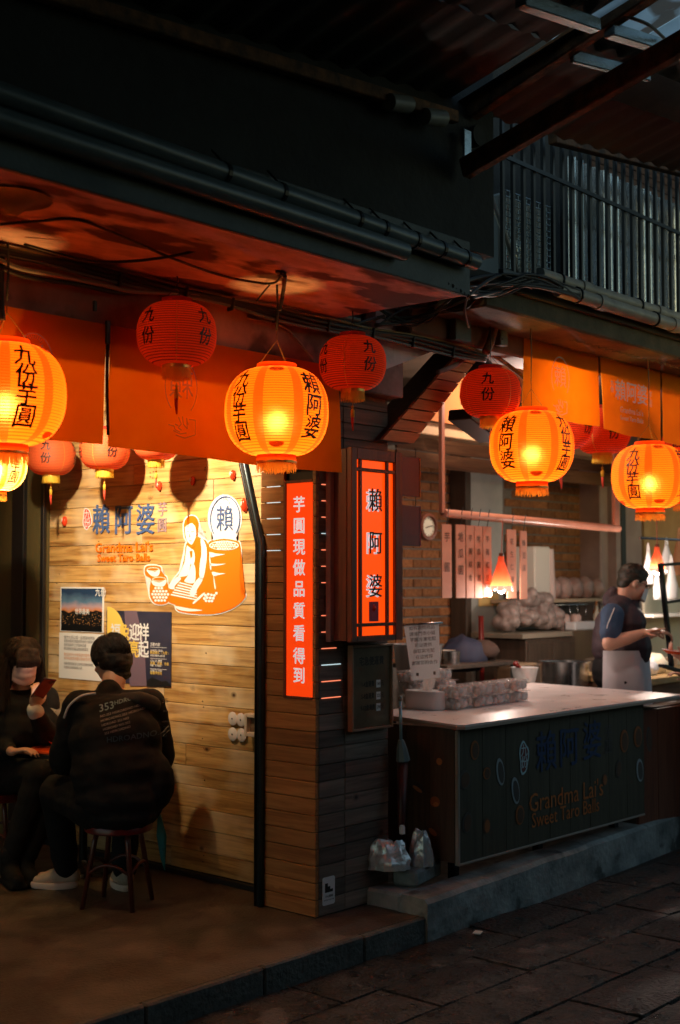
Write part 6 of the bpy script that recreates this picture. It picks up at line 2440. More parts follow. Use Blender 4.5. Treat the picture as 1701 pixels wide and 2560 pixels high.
# poster two
p2_ = thing('festival_poster', 'dark navy festival poster with yellow moon and large white and yellow characters', 'poster', wq(700, 1500))
A_, B_ = wq(478, 1215), wq(936, 1760)
MB().span((XS - .003, B_.y, B_.z), (XS, A_.y, A_.z)).build('sheet', M['navyposter'], p2_)
cm = wq(478, 1400, .0036)
P = [cm]
for k in range(25):
    t = -PI / 2 + PI * k / 24
    P.append(cm + Vector((0, -math.cos(t) * .155, math.sin(t) * .165)))
MB().prism(P, (.0006, 0, 0)).build('moon', M['moon'], p2_)
m = mat('mauve_glow_print', (.16, .11, .15), rough=.35)
P = [wq(600, 1218, .0033), wq(690, 1218, .0033), wq(745, 1480, .0033), wq(760, 1755, .0033), wq(640, 1755, .0033), wq(620, 1450, .0033)]
MB().prism(P, (.0002, 0, 0)).build('light_band', m, p2_)
yel = M['moon']
for ch, a, b, mm in (('福', 538, 1378, M['whitevinyl']), ('兔', 603, 1378, yel), ('迎', 672, 1378, M['whitevinyl']), ('祥', 740, 1378, M['whitevinyl']), ('平', 538, 1500, M['whitevinyl']), ('安', 600, 1500, M['whitevinyl']), ('亮', 669, 1500, yel), ('起', 738, 1500, M['whitevinyl'])):
    flat_text('title_letter', ch, .098, wq(a, b, .0052), (0, -1, 0), UP, mm, p2_, bold=.03, sx=.92)
for i, (b, tx, s_, mm) in enumerate(((1458, '活動內容', .020, M['whitevinyl']), (1500, '1/14(六) 18:00', .017, M['whitevinyl']), (1514, '點燈儀式 ﹝九份﹞', .019, yel), (1536, '老街紅燈籠與山城光影', .012, M['whitevinyl']),
                              (1574, '1/21-2/5 期間', .017, M['whitevinyl']), (1592, '祈福．音樂．市集', .019, yel), (1607, '地點：昇平戲院', .013, M['whitevinyl']), (1642, '1/28(六) 14:00', .016, M['whitevinyl']), (1660, '新春手作坊', .019, yel))):
    flat_text('small_text', tx, s_, wq(786, b, .005), (0, -1, 0), UP, mm, p2_, align='LEFT', bold=.01)
for b in (1476, 1556, 1630):
    a_, c_ = wq(786, b, .004), wq(902, b, .004)
    MB().span((XS - .0045, c_.y, a_.z - .001), (XS - .0038, a_.y, a_.z + .001)).build('rule', M['whitevinyl'], p2_)
P = [wq(760, 1760, .004), wq(760, 1720, .004), wq(800, 1690, .004), wq(830, 1705, .004), wq(870, 1722, .004), wq(900, 1716, .004), wq(930, 1745, .004), wq(934, 1760, .004)]
MB().prism(P, (.0003, 0, 0)).build('mountain_print', M['black'], p2_)

# electrical box and discs low on the wall
eb = thing('socket_box', 'cream socket box with four clear round discs on the plank wall by the conduit', 'socket', at(620, 1810, x=WX))
S7 = lambda a, b, l: at(a, b, x=XS - l)
q0, q1 = S7(610, 1784, .055), S7(643, 1845, .055)
mcr = mat('cream_plastic', (.72, .6, .46), rough=.45)
mb = MB()
y0_, y1_, z0_, z1_ = q1.y, q0.y, q1.z, q0.z
mb.span((XS - .055, y0_, z0_), (XS - .005, y0_ + .022, z1_), .003)
mb.span((XS - .055, y1_ - .018, z0_), (XS - .005, y1_, z1_), .003)
mb.span((XS - .0545, y0_ + .022, z0_), (XS - .005, y1_ - .018, z0_ + .022), .003)
mb.span((XS - .0545, y0_ + .022, z1_ - .018), (XS - .005, y1_ - .018, z1_), .003)
mb.build('box_frame', mcr, eb)
MB().span((XS - .03, y0_ + .02, z0_ + .02), (XS - .008, y1_ - .016, z1_ - .016)).build('dark_inset', mat('inset', (.12, .07, .04), (.25, .17, .1), 30, .3), eb)
for u, v in ((582, 1797), (603, 1800), (582, 1836), (604, 1838)):
    q = S7(u, v, .012)
    d_ = MB().lathe([(0, .004), (.028, .004), (.034, 0), (.028, -.004), (0, -.004)], q, 28, R=rotm(0, -PI / 2, 0)).build('disc', mat('frosted_disc', (.8, .72, .66), rough=.25, alpha=.85), eb, smooth=True, angle=40)
    MB().ell(q + Vector((-.005, 0, 0)), (.003, .004, .004), n=8, m=6).build('screw', M['ink'], d_)

# ================================================================ cables under the canopy
YC = -.10


def C(u, v, y=YC):
    return at(u, v, y=y)


trunk = thing('cable_bundle', 'long bundle of taped cables with a yellow line crossing above the orange curtain', 'cables', C(400, 650))
main = [(-60, 598), (90, 632), (250, 668), (400, 702), (560, 738), (700, 775), (830, 800), (930, 818), (1040, 840), (1140, 862), (1215, 880)]
for k, (dv, r_, m_) in enumerate(((0, .008, 'cabley'), (9, .012, 'cable'), (18, .010, 'cable'), (26, .007, 'pipe'))):
    MB().tube(curve_pts([C(u, v + dv + (4 * math.sin(i * 2 + k))) for i, (u, v) in enumerate(main)]), r_, 7).build('line', M[m_], trunk, smooth=True)
for u, v in ((298, 686), (462, 722), (578, 748), (690, 778), (818, 802), (930, 822), (1030, 842), (1130, 866)):
    q = C(u, v + 12)
    MB().beam(q + Vector((-.006, 0, 0)), q + Vector((.006, 0, -.002)), .035, .055, UP, .004).build('tape', M['cable'], trunk)
cable('sagging_cable', 'thick grey taped conduit sagging below the cable bundle on the left', [C(u, v) for u, v in ((-40, 628), (40, 668), (140, 688), (260, 712), (330, 728), (460, 735), (600, 752), (760, 772), (900, 800))], .009, M['cableg'])
cable('sagging_cable', 'black cable sagging under the grey conduit on the left', [C(u, v, -.09) for u, v in ((-40, 648), (60, 690), (200, 712), (300, 732), (420, 733), (520, 745), (700, 790), (860, 812), (960, 790))], .009, M['cable'])
cable('loose_wire', 'black wire swooping across the pink canopy underside', [at(60, 610, y=-.2), at(230, 652, y=-.3), at(400, 645, y=-.42), at(560, 608, y=-.55), at(700, 565, y=-.74)], .0055, M['cable'])
cable('lamp_feed_wire', 'thin wire from the left hook to the twisted knot above the middle lantern', [at(0, 560, z=2.775), at(100, 552, z=2.79), at(190, 548, z=2.795), at(280, 580, z=2.79), at(430, 645, z=2.785), at(560, 690, z=2.79), at(662, 709, z=2.775)], .005, M['cable'])
cable('twisted_wire', 'twisted wire dropping from the canopy hook to the middle lantern', [at(662, 709, z=2.775), at(690, 705, z=2.78), at(708, 680, z=2.795)], .005, M['cable'])
cable('twisted_wire', 'short wire from the knot down to the cable bundle', [at(675, 711, z=2.775), at(655, 735, d=5.2), at(642, 752, d=5.2)], .004, M['cable'])
kn = thing('canopy_hook', 'black hook and tape under the canopy above the middle lantern', 'hook', at(706, 680, z=2.79))
MB().tube(curve_pts([at(698, 682, z=2.80), at(712, 690, z=2.77), at(708, 730, d=5.17), at(700, 775, d=5.17)]), .008, 7).build('taped_lead', M['cable'], kn, smooth=True)
MB().ell(at(702, 681, z=2.792), (.03, .015, .008), n=8, m=6).build('anchor', M['cable'], kn)
rs = thing('canopy_rose', 'black burnt fixture and drop wires at the left end of the canopy', 'fixture', at(30, 500, z=2.79))
q = at(26, 498, z=2.792)
MB().lathe([(0, .006), (.11, .004), (.13, 0), (.06, -.02), (.02, -.05), (0, -.05)], q, 18).build('plate', M['black'], rs, smooth=True, angle=50)
MB().tube(curve_pts([q + Vector((0, 0, -.03)), at(8, 560, d=4.6), at(4, 640, d=4.55), at(2, 740, d=4.5), at(6, 800, d=4.5)]), .011, 7).build('drop_wires', M['cable'], rs, smooth=True)
cable('white_cable', 'thin white cable curving down the beam behind the curtain end', [C(620, 795, -.035), C(700, 812, -.035), C(745, 850, -.035), C(785, 905, -.035)], .005, M['cableg'])
cable('white_cable', 'pale cable loop hanging at the canopy corner', [at(1215, 712, y=-.6), at(1180, 725, y=-.55), at(1163, 770, y=-.5), at(1172, 818, y=-.45)], .005, M['cableg'])
random.seed(9)
tg = thing('cable_tangle', 'dark tangle of cables at the corner between canopy and right shop beam', 'cables', at(1200, 740, y=-.4))
for k in range(16):
    r1 = random.uniform
    P = [at(940 + r1(-20, 30), 795 + r1(-30, 40), y=-.12), at(1050 + r1(-20, 20), 765 + r1(-20, 50), y=-.2), at(1150 + r1(-20, 20), 740 + r1(-30, 60), y=-.35), at(1240 + r1(-20, 20), 715 + r1(-30, 30), y=-.5), at(1330 + r1(-20, 30), 705 + r1(-20, 20), y=-.55)]
    if k > 8:
        P = P[2:] + [at(1450, 735 + r1(-15, 15), y=-.56)]
        P[0] = at(1030 + 10 * k, 655 + 6 * k, y=-.82)
    MB().tube(curve_pts(P), r1(.004, .010), 6).build('strand', M['cable'], tg, smooth=True)
jb = thing('junction_box', 'blue grey junction box plate at the canopy corner', 'box', at(1150, 800, y=-.2))
a, b = at(1132, 765, y=-.15), at(1172, 858, y=-.15)
MB().span((a.x, -.17, b.z), (b.x, -.13, a.z), .004).build('plate', M['fascia'], jb)
a, b = at(1245, 795, y=-.15), at(1263, 867, y=-.15)
MB().span((a.x, -.17, b.z), (b.x, -.13, a.z), .003).build('slotted_bar', M['pipe'], jb)
for v in (820, 847):
    q = at(1254, v, y=-.175)
    MB().box(q, (.03, .004, .008)).build('slot', M['black'], jb)
MB().tube(curve_pts([at(1243, 760, y=-.16), at(1240, 800, y=-.16), at(1228, 850, y=-.16), at(1215, 880, y=-.16)]), .022, 10).build('dark_pipe', M['rust'], jb, smooth=True)
for P, r_ in (([(1095, 930), (1140, 912), (1180, 880), (1205, 860)], .013), ([(1228, 885), (1260, 905), (1300, 935), (1315, 950)], .012)):
    cable('short_conduit', 'pinkish conduit strapped along the brace' if P[0][0] < 1200 else 'pinkish conduit running behind the right curtain', [at(u, v, y=-.03) for u, v in P], r_, M['beamplaster'])

# ================================================================ people
class Fr:
    """a body frame: right, forward, up from an origin on the ground plan"""
    def __init__(s, o, f):
        s.o = Vector(o)
        s.f = Vector((f[0], f[1], 0)).normalized()
        s.r = Vector((s.f.y, -s.f.x, 0))

    def __call__(s, r, f, z):
        return s.o + s.r * r + s.f * f + Vector((0, 0, z))

    def rot(s, pitch=0, yaw=0, roll=0):
        """matrix whose axes are right, forward, up, turned"""
        B = Matrix((s.r, s.f, Vector((0, 0, 1)))).transposed()
        return B @ (Euler((pitch, roll, 0)).to_matrix() @ Matrix.Rotation(0, 3, 'Z')) if not yaw else B @ Matrix.Rotation(yaw, 3, 'Z') @ Euler((pitch, roll, 0)).to_matrix()


def head_shapes(mb, c, R, s_=1.0):
    """head with brow, nose, lips, chin and ears; R axes: right, forward, up"""
    def q(r, f, u):
        return c + R @ (Vector((r, f, u)) * s_)
    mb.ell(q(0, -.008, .03), (.074 * s_, .092 * s_, .088 * s_), R, 20, 14)
    mb.ell(q(0, .022, -.035), (.060 * s_, .068 * s_, .075 * s_), R, 18, 12)
    mb.ell(q(0, .055, -.085), (.026 * s_, .024 * s_, .022 * s_), R, 12, 8)
    mb.ell(q(0, .078, .032), (.05 * s_, .014 * s_, .012 * s_), R, 12, 8)
    mb.chain([(q(0, .082, .022), .008 * s_), (q(0, .102, -.014), .013 * s_)], 10)
    mb.ell(q(0, .097, -.018), (.017 * s_, .010 * s_, .009 * s_), R, 10, 8)
    mb.ell(q(0, .082, -.048), (.024 * s_, .010 * s_, .006 * s_), R, 10, 8)
    mb.ell(q(0, .080, -.058), (.020 * s_, .010 * s_, .006 * s_), R, 10, 8)
    for sx in (-1, 1):
        mb.ell(q(sx * .074, -.008, -.006), (.008 * s_, .019 * s_, .032 * s_), R, 10, 8)
        mb.ell(q(sx * .045, .062, -.02), (.018 * s_, .016 * s_, .016 * s_), R, 10, 8)


def hand_shapes(mb, wrist, d, palm_n, curl=.35, s_=1.0, side=1, spread=.12, point=False):
    """palm and five separate bent fingers; d points from the wrist, palm_n out of the palm"""
    d = Vector(d).normalized()
    n = (Vector(palm_n) - d * Vector(palm_n).dot(d)).normalized()
    x = d.cross(n).normalized() * side
    wrist = Vector(wrist)
    B = Matrix((x, d, n)).transposed()
    mb.ell(wrist + d * .048 * s_, (.040 * s_, .050 * s_, .015 * s_), B, 14, 10)
    mb.ell(wrist + d * .015 * s_, (.027 * s_, .028 * s_, .018 * s_), B, 12, 8)
    L_ = (.072, .080, .074, .058)
    for k in range(4):
        off = (k - 1.5) * .019 * s_
        a = wrist + d * (.085 - .004 * abs(k - 1)) * s_ + x * off
        dd = (d + x * (k - 1.5) * spread).normalized()
        cu = curl if not (point and k == 0) else .04
        if point and k > 0:
            cu = curl * 1.3
        ang = 0
        P = [(a, .0092 * s_)]
        cur = a
        for j, fr in enumerate((.45, .32, .25)):
            ang += cu * (1, 1.25, .9)[j]
            cur = cur + (dd * math.cos(ang) + n * math.sin(ang)) * (L_[k] * fr * s_)
            P.append((cur, (.0086, .0078, .0068)[j] * s_))
        mb.chain(P, 10)
    a = wrist + d * .022 * s_ + x * (-.028 * s_) + n * .004
    b = a + (d * .6 - x * .75 + n * .35).normalized() * .036 * s_
    c = b + (d * .85 - x * .25 + n * .45).normalized() * .03 * s_
    e = c + (d * .9 + x * .05 + n * .4).normalized() * .022 * s_
    mb.chain([(a, .015 * s_), (b, .0115 * s_), (c, .0098 * s_), (e, .008 * s_)], 10)


def project_text(name, txt, size, c, right, up, into, bvh, m_, parent, bold=.01, lift=.004, **k):
    right, up, into = Vector(right).normalized(), Vector(up).normalized(), Vector(into).normalized()
    V, F = glyphs(txt, size, bold, 0, **k)
    out = []
    for q in V:
        p = Vector(c) + right * q.x + up * q.y
        h = bvh.ray_cast(p - into * .4, into)
        out.append((h[0] if h[0] is not None else p) - into * lift)
    me = bpy.data.meshes.new(name)
    me.from_pydata([tuple(q) for q in out], [], F)
    me.materials.append(m_)
    o = bpy.data.objects.new(name, me)
    COL.objects.link(o)
    return attach(o, parent)


def bvh_of(o):
    off = o.matrix_world.translation
    me = o.data
    loc = o.location.copy()
    q = o.parent
    while q is not None:
        loc += q.location
        q = q.parent
    return BVHTree.FromPolygons([v.co + loc for v in me.vertices], [tuple(p.vertices) for p in me.polygons])


# ---------------------------------------------------------------- stools and table
def make_stool(label):
    t = thing('round_stool', label, 'stool', (0, 0, 0), 0, 'red plastic topped stools')
    n = 44
    mb = MB()
    prof = []
    V = []
    for j, (r, z) in enumerate(((0, .392), (.12, .392), (.150, .388), (.158, .375), (.158, .35), (.150, .345), (0, .347))):
        for k in range(n):
            a = 2 * PI * k / n
            rr = r * (1 + (.012 * (1 if k % 2 else -1) if j in (3, 4) else 0))
            V.append((rr * math.cos(a), rr * math.sin(a), z))
    mb.add(V, [(j * n + k, j * n + (k + 1) % n, (j + 1) * n + (k + 1) % n, (j + 1) * n + k) for j in range(6) for k in range(n)])
    local('seat', mb, M['redplastic'], t, True, 40)
    ml = mat('dark_red_leg', (.10, .022, .014), rough=.3)
    for k in range(4):
        a = PI / 4 + k * PI / 2
        mb = MB().tube([(.105 * math.cos(a), .105 * math.sin(a), .35), (.118 * math.cos(a), .118 * math.sin(a), .30), (.175 * math.cos(a), .175 * math.sin(a), .0)], [.012, .0135, .0115], 10)
        local('leg', mb, ml, t, True)
    for k in range(4):
        a, b = PI / 4 + k * PI / 2, PI / 4 + (k + 1) * PI / 2
        mb = MB().tube(curve_pts([(.145 * math.cos(a), .145 * math.sin(a), .16), (.12 * math.cos((a + b) / 2 - .3), .12 * math.sin((a + b) / 2 - .3), .20), (.12 * math.cos((a + b) / 2 + .3), .12 * math.sin((a + b) / 2 + .3), .20), (.145 * math.cos(b), .145 * math.sin(b), .16)]), .008, 8)
        local('brace', mb, ml, t, True)
    return t


FL = .1
MH = Vector((-.36, .93, FL))
s1 = make_stool('dark red round stool under the person in the printed jacket')
s1.location = MH
s1.rotation_euler.z = .5
s2 = copy_tree(s1)
s2['label'] = 'dark red round stool under the person holding the phone'
s2.location = at(-20, 2150, d=7.05) * 0 + Vector((-.30, 2.22, FL))
s2.location = Vector((at(-5, 1990, d=6.95).x, at(-5, 1990, d=6.95).y, FL))

TC = Vector((-.04, 1.62, FL))
tbl = thing('round_table', 'small round table with orange red top between the two customers', 'table', TC)
MB().lathe([(0, .65), (.265, .65), (.272, .645), (.272, .637), (.265, .632), (0, .632)], TC, 48).build('tabletop', M['orangeplastic'], tbl, smooth=True, angle=40)
MB().lathe([(.267, .629), (.274, .629), (.274, .612), (.262, .61), (.262, .629)], TC, 48).build('edge_band', M['black'], tbl, smooth=True, angle=40)
MB().lathe([(.022, .61), (.022, .06), (.05, .03), (.15, .015), (.16, 0), (0, 0)], TC, 24).build('pedestal', M['blackm'], tbl, smooth=True, angle=40)
tr = thing('serving_tray', 'bright orange red tray on the round table', 'tray', TC + Vector((-.06, .03, .652)))
MB().lathe([(0, .004), (.105, .004), (.13, .03), (.135, .03), (.11, 0), (0, 0)], TC + Vector((-.06, .0, .652)), 32).build('tray', M['orangeplastic'], tr, smooth=True, angle=40)
q = at(166, 1800, d=6.75)
mb = MB()
V = []
for j in range(8):
    for k in range(12):
        a = 2 * PI * k / 12
        r = .008 + .045 * (1 - j / 7) ** .8
        rr = r * (1 + .3 * math.sin(k * 2.6 + 1) * (1 - j / 7))
        ax_ = RT * (j / 7 * .06 - .03)
        V.append(q + RT * (-.03 + rr * math.cos(a) + .075 * j / 7) + FW * rr * .5 * math.sin(a) + UP * (.055 - .11 * j / 7 + .01 * math.sin(k * 3)))
mb.add(V, [(j * 12 + k, j * 12 + (k + 1) % 12, (j + 1) * 12 + (k + 1) % 12, (j + 1) * 12 + k) for j in range(7) for k in range(12)])
o = mb.build('plastic_bag', mat('clear_bag', (.9, .85, .7), rough=.15, alpha=.45, bump=.8, bscale=40), smooth=True)
tag(o, 'small clear plastic bag sticking up beside the printed jacket above the tray', 'bag')

# ---------------------------------------------------------------- person one, seen from behind
f1 = Vector((.36, .93, 0))
A = Fr((MH.x, MH.y, 0), f1)
man = thing('person', 'person in a black jacket with printed back sitting on a stool, seen from behind', 'person', MH)
HC = at(277, 1652, d=6.42)
fh = Vector((.02, 1, 0)).normalized()
rh = Vector((fh.y, -fh.x, 0))
Rh = Matrix((rh, fh, Vector((0, 0, 1)))).transposed() @ Euler((-.42, 0, 0)).to_matrix()
neck0 = A(0, .17, 1.02)
shL, shR = A(-.150, .15, 1.01), A(.185, .13, 1.01)
elL, elR = A(-.195, .24, .76), A(.27, .20, .75)
hdL, hdR = A(-.02, .46, .79), A(.13, .45, .79)
hipL, hipR = A(-.10, .0, .56), A(.10, 0, .56)
knL, knR = A(-.20, .38, .585), A(.17, .40, .585)
anL = at(165, 2168, z=.20)
anR = A(.12, .28, .20)
mb = MB()
head_shapes(mb, HC, Rh)
mb.chain([(HC + Rh @ Vector((0, -.02, -.06)), .058), (neck0, .062)])
mb.ell(A(0, 0, .58), (.17, .13, .12), A.rot())
mb.ell(A(0, .04, .74), (.15, .11, .16), A.rot(-.2))
mb.ell(A(0, .10, .90), (.17, .115, .16), A.rot(-.3))
mb.chain([(shL, .06), (neck0, .06), (shR, .06)])
for a, b, c in ((shL, elL, hdL), (shR, elR, hdR)):
    mb.chain([(a, .052), (b, .04), (c, .027)])
for a, b, c in ((hipL, knL, anL), (hipR, knR, anR)):
    mb.chain([(a, .085), (b, .058), (c, .04)])
hand_shapes(mb, hdL, f1 + Vector((.2, 0, 0)), (0, 0, -1), .25, side=1)
hand_shapes(mb, hdR, f1 - Vector((.3, 0, 0)), (0, 0, -1), .25, side=-1)
for an, dr in ((anL, Vector((-.6, .8, 0))), (anR, f1)):
    dr = dr.normalized()
    mb.chain([(Vector((an.x, an.y, FL + .05)), .035), (Vector((an.x, an.y, FL + .045)) + dr * .12, .03)])
skinmesh('body', mb, M['skin'], man, .009)
# jacket
mb = MB()
mb.ell(A(0, -.01, .60), (.215, .185, .13), A.rot())
mb.ell(A(0, -.015, .52), (.185, .18, .075), A.rot())
mb.ell(A(0, .01, .72), (.235, .17, .18), A.rot(-.15))
mb.ell(A(0, .05, .86), (.235, .155, .17), A.rot(-.3))
mb.ell(A(0, .10, .97), (.20, .12, .10), A.rot(-.3))
mb.chain([(shL + UP * .0, .088), (neck0 - UP * .02, .075), (shR, .088)])
mb.chain([(shL, .088), (elL, .078), (hdL - f1 * .04, .055)])
mb.chain([(shR, .088), (elR, .080), (hdR - f1 * .04, .055)])
mb.chain([(neck0 + UP * .03, .062), (neck0 + UP * .055 + f1 * .01, .064)])
mb.ell(A(.16, -.02, .66), (.10, .13, .15), A.rot())
jk = skinmesh('jacket', mb, M['jacket'], man, .011, 5, .007, 11, 2)
# hood fold over the right shoulder
mb = MB().chain([(A(.05, .09, 1.055), .028), (A(.11, .04, 1.05), .038), (A(.185, .06, 1.02), .04), (A(.21, .12, .98), .03)])
skinmesh('hood_fold', mb, mat('grey_black_hood', (.035, .033, .033), rough=.8), man, .009, 4, .005, 14)
# white shoulder piping
cable('shoulder_piping', None, [A(-.10, .05, 1.085), A(-.165, .06, 1.075), A(-.218, .08, 1.03), A(-.238, .10, .97)], .006, M['plasticw'], man)
mb = MB()
mb.chain([(hipL, .115), (knL, .082), (knL * .35 + anL * .65, .068), (anL + UP * .0, .062)])
mb.chain([(hipR, .115), (knR, .082), (knR * .35 + anR * .65, .066), (anR, .06)])
mb.ell(A(0, 0, .575), (.20, .17, .10), A.rot())
skinmesh('trousers', mb, M['trousers'], man, .011, 4, .006, 10)
# hair: cap of short strands
mb = MB()
mb.ell(HC + Rh @ Vector((0, -.016, .040)), (.086, .104, .092), Rh, 24, 16)
mb.ell(HC + Rh @ Vector((0, -.055, -.02)), (.076, .058, .085), Rh, 20, 12)
for sx in (-1, 1):
    mb.ell(HC + Rh @ Vector((sx * .066, -.035, .0)), (.022, .05, .06), Rh, 12, 8)
mb.ell(HC + Rh @ Vector((0, -.055, -.095)), (.055, .03, .03), Rh, 12, 8)
skinmesh('hair', mb, M['hair'], man, .006, 3, .004, 26)
random.seed(2)


def strands(name, c, R, rx, ry, rz, n, length, m_, parent, dirf, w_=.0016, zmin=-.2):
    mb = MB()
    k = 0
    while k < n:
        a = random.uniform(0, 2 * PI)
        zz = random.uniform(zmin, 1)
        s_ = math.sqrt(1 - zz * zz) if abs(zz) < 1 else 0
        q = Vector((rx * s_ * math.cos(a), ry * s_ * math.sin(a), rz * zz))
        nrm = Vector((q.x / rx ** 2, q.y / ry ** 2, q.z / rz ** 2)).normalized()
        d_ = Vector(dirf(q))
        d_ = (d_ - nrm * d_.dot(nrm))
        if d_.length < .05:
            k += 1
            continue
        d_.normalize()
        l = length * random.uniform(.5, 1.1)
        P = [q, q + d_ * l * .5 + nrm * .003, q + d_ * l - nrm * .001 * l / .02]
        mb.tube([c + R @ p for p in P], [w_, w_ * .8, w_ * .2], 3, False)
        k += 1
    o = mb.build(name, m_, parent, smooth=True)
    o['kind'] = 'stuff'
    return o


strands('hair_strands', HC + Rh @ Vector((0, -.016, .040)), Rh, .087, .105, .093, 900, .04, M['hair'], man, lambda q: (q.x * .6, q.y * .5 - .02, -.08), .0018, -.35)
# shoes
for an, dr, nm in ((anL, Vector((-.75, .62, 0)), 'sneaker'), (anR, f1, 'sneaker')):
    dr = dr.normalized()
    sd = Vector((dr.y, -dr.x, 0))
    g0 = Vector((an.x, an.y, FL))
    mb = MB()
    mb.chain([(g0 + UP * .062 - dr * .03, .042), (g0 + UP * .055 + dr * .06, .040), (g0 + UP * .042 + dr * .10, .036), (g0 + UP * .036 + dr * .135, .028)])
    mb.chain([(g0 + UP * .07, .043), (g0 + UP * .11, .045)])
    sh_ = skinmesh(nm, mb, M['shoe'], man, .007, 4)
    mb = MB()
    V = []
    n = 28
    for zz, sc in ((0, .97), (.006, 1.0), (.024, 1.02), (.03, .98)):
        for k in range(n):
            a = 2 * PI * k / n
            V.append(g0 + dr * (.055 + .115 * math.cos(a) * sc) + sd * (.047 * math.sin(a) * sc * (1 - .12 * math.cos(a))) + UP * (zz + .006 * max(0, math.cos(a))))
    mb.add(V, [(j * n + k, j * n + (k + 1) % n, (j + 1) * n + (k + 1) % n, (j + 1) * n + k) for j in range(3) for k in range(n)] + [tuple(3 * n + k for k in range(n)), tuple(range(n))])
    o = mb.build('sole', M['sole'], man, smooth=True, angle=50)
# print on the back
bj = bvh_of(jk)
ri = RT.copy()
tl = math.radians(14)
up1 = (UP * math.cos(tl) - ri * math.sin(tl)).normalized()
ri1 = (ri * math.cos(tl) + UP * math.sin(tl)).normalized()
mblue = mat('pale_blue_print', (.16, .26, .30), rough=.6)
mdim = mat('dim_blue_print', (.022, .055, .08), rough=.6)
mtx = mat('grey_print', (.30, .28, .27), rough=.6)


def jp(u, v):
    return at(u, v, d=6.05)


def jl(z0, z1):
    return


project_text('back_print', '353', .047, jp(262, 1770), ri1, up1, FW, bj, mblue, man, .02)
project_text('back_print', 'HDRO', .026, jp(299, 1757), ri1, up1, FW, bj, mblue, man, .02)
lines = ['THE QUICK AND THE STEADY WALK', 'NO ROAD IS LONG WITH GOOD COMPANY', 'KEEP MOVING KEEP MAKING KEEP', 'BALANCE IN THE CITY', 'AND THE OPEN ROAD']
lines = ['NO.353 HOROADNO HDROAD', 'HOROADNO.353 HDROADNO', 'HDROAD 353 NO', 'HOROAD NO.353', '353 HDROADNO']
for i, tx in enumerate(lines):
    project_text('back_print', tx, .0150, jp(250 + i * 4, 1792 + i * 10) , ri1, up1, FW, bj, mtx, man, .006, align='LEFT')
ri2 = (ri * math.cos(math.radians(4)) + UP * math.sin(math.radians(4))).normalized()
up2 = (UP * math.cos(math.radians(4)) - ri * math.sin(math.radians(4))).normalized()
project_text('back_print', 'HDROADNO.353', .036, jp(345, 1842), ri2, up2, FW, bj, mdim, man, .02)
for i in range(3):
    project_text('back_print', ('35', '353', 'HDRO')[i], (.03, .012, .010)[i], jp(413, 1752 + i * 26), ri2, up2, FW, bj, mtx, man, .006)

# ---------------------------------------------------------------- person two, facing the camera, phone in hand
f2 = Vector((-.34, -.94, 0))
O2 = Vector((at(25, 1990, d=7.02).x, at(25, 1990, d=7.02).y, 0))
Bf = Fr(O2, f2)
wo2 = thing('person', 'seated person in black with long brown hair and pink face mask looking at a phone', 'person', (O2.x, O2.y, FL))
HC2 = at(56, 1655, d=6.82)
fh = Vector((-.36, -.93, 0)).normalized()
fh = Vector((-.30, -.95, 0)).normalized()
rh = Vector((fh.y, -fh.x, 0))
Rh2 = Matrix((rh, fh, UP)).transposed() @ Euler((-.38, 0, 0)).to_matrix()
nk = HC2 + Vector((.02, .06, -.16))
shA, shB = nk + Bf.r * -.155 + UP * -.045, nk + Bf.r * .155 + UP * -.045     # right of the picture is the body's left
PH = at(84, 1752, d=6.62)                                                   # wrist of the hand with the phone
elA = at(118, 1838, d=6.78)
wr = PH + Vector((0, 0, -.035))
elB = at(-30, 1850, d=6.95)
wrB = at(30, 1880, d=6.6)
mb = MB()
head_shapes(mb, HC2, Rh2, .95)
mb.chain([(HC2 + Rh2 @ Vector((0, -.02, -.05)), .048), (nk, .05)])
hp = Bf(0, 0, .58)
mb.ell(hp, (.16, .12, .11), Bf.rot())
mb.chain([(hp + UP * .05, .12), (nk - UP * .16, .12)])
mb.chain([(shA, .048), (nk, .05), (shB, .048)])
mb.chain([(shA, .045), (elA, .036), (wr, .023)])
mb.chain([(shB, .045), (elB, .036), (wrB, .024)])
k1, k2 = at(100, 1935, d=6.55), at(140, 1955, d=6.62)
a1, a2 = at(62, 2150, d=6.55), at(25, 2150, d=6.5)
h1_, h2_ = Bf(-.09, 0, .56), Bf(.09, 0, .56)
mb.chain([(h1_, .08), (k2, .055), (a1, .036)])
mb.chain([(h2_, .08), (k1, .055), (a2, .036)])
for an in (a1, a2):
    g0 = Vector((an.x, an.y, FL + .045))
    mb.chain([(an, .036), (g0, .035), (g0 + f2 * .10, .03)])
dh = (at(118, 1712, d=6.60) - PH)
hand_shapes(mb, wr, Vector((dh.x * .4, dh.y * .4, .10)), Vector((.2, .9, .15)), .55, .95, side=1)
hand_shapes(mb, wrB, f2 * .5 + Vector((.5, 0, .1)), (0, 0, -1), .4, .95, side=-1)
skinmesh('body', mb, M['skin'], wo2, .008)
mb = MB()
mb.chain([(hp + UP * .02, .155), (nk - UP * .20, .15), (nk - UP * .10, .12)])
mb.chain([(shA, .068), (nk - UP * .02, .055), (shB, .068)])
mb.chain([(shA, .068), (elA, .06), (wr * .8 + elA * .2, .042)])
mb.chain([(shB, .068), (elB, .06), (wrB * .85 + elB * .15, .042)])
skinmesh('coat', mb, M['jacket'], wo2, .010, 4, .007, 9, 5)
mb = MB().chain([(wr * .83 + elA * .17, .044), (wr * .93 + elA * .07, .04)])
skinmesh('white_cuff', mb, mat('cuff', (.75, .7, .64), rough=.8), wo2, .006, 2)
mb = MB()
mb.chain([(h1_, .105), (k2, .078), (a1, .05)])
mb.chain([(h2_, .105), (k1, .078), (a2, .05)])
mb.ell(hp, (.19, .16, .12), Bf.rot())
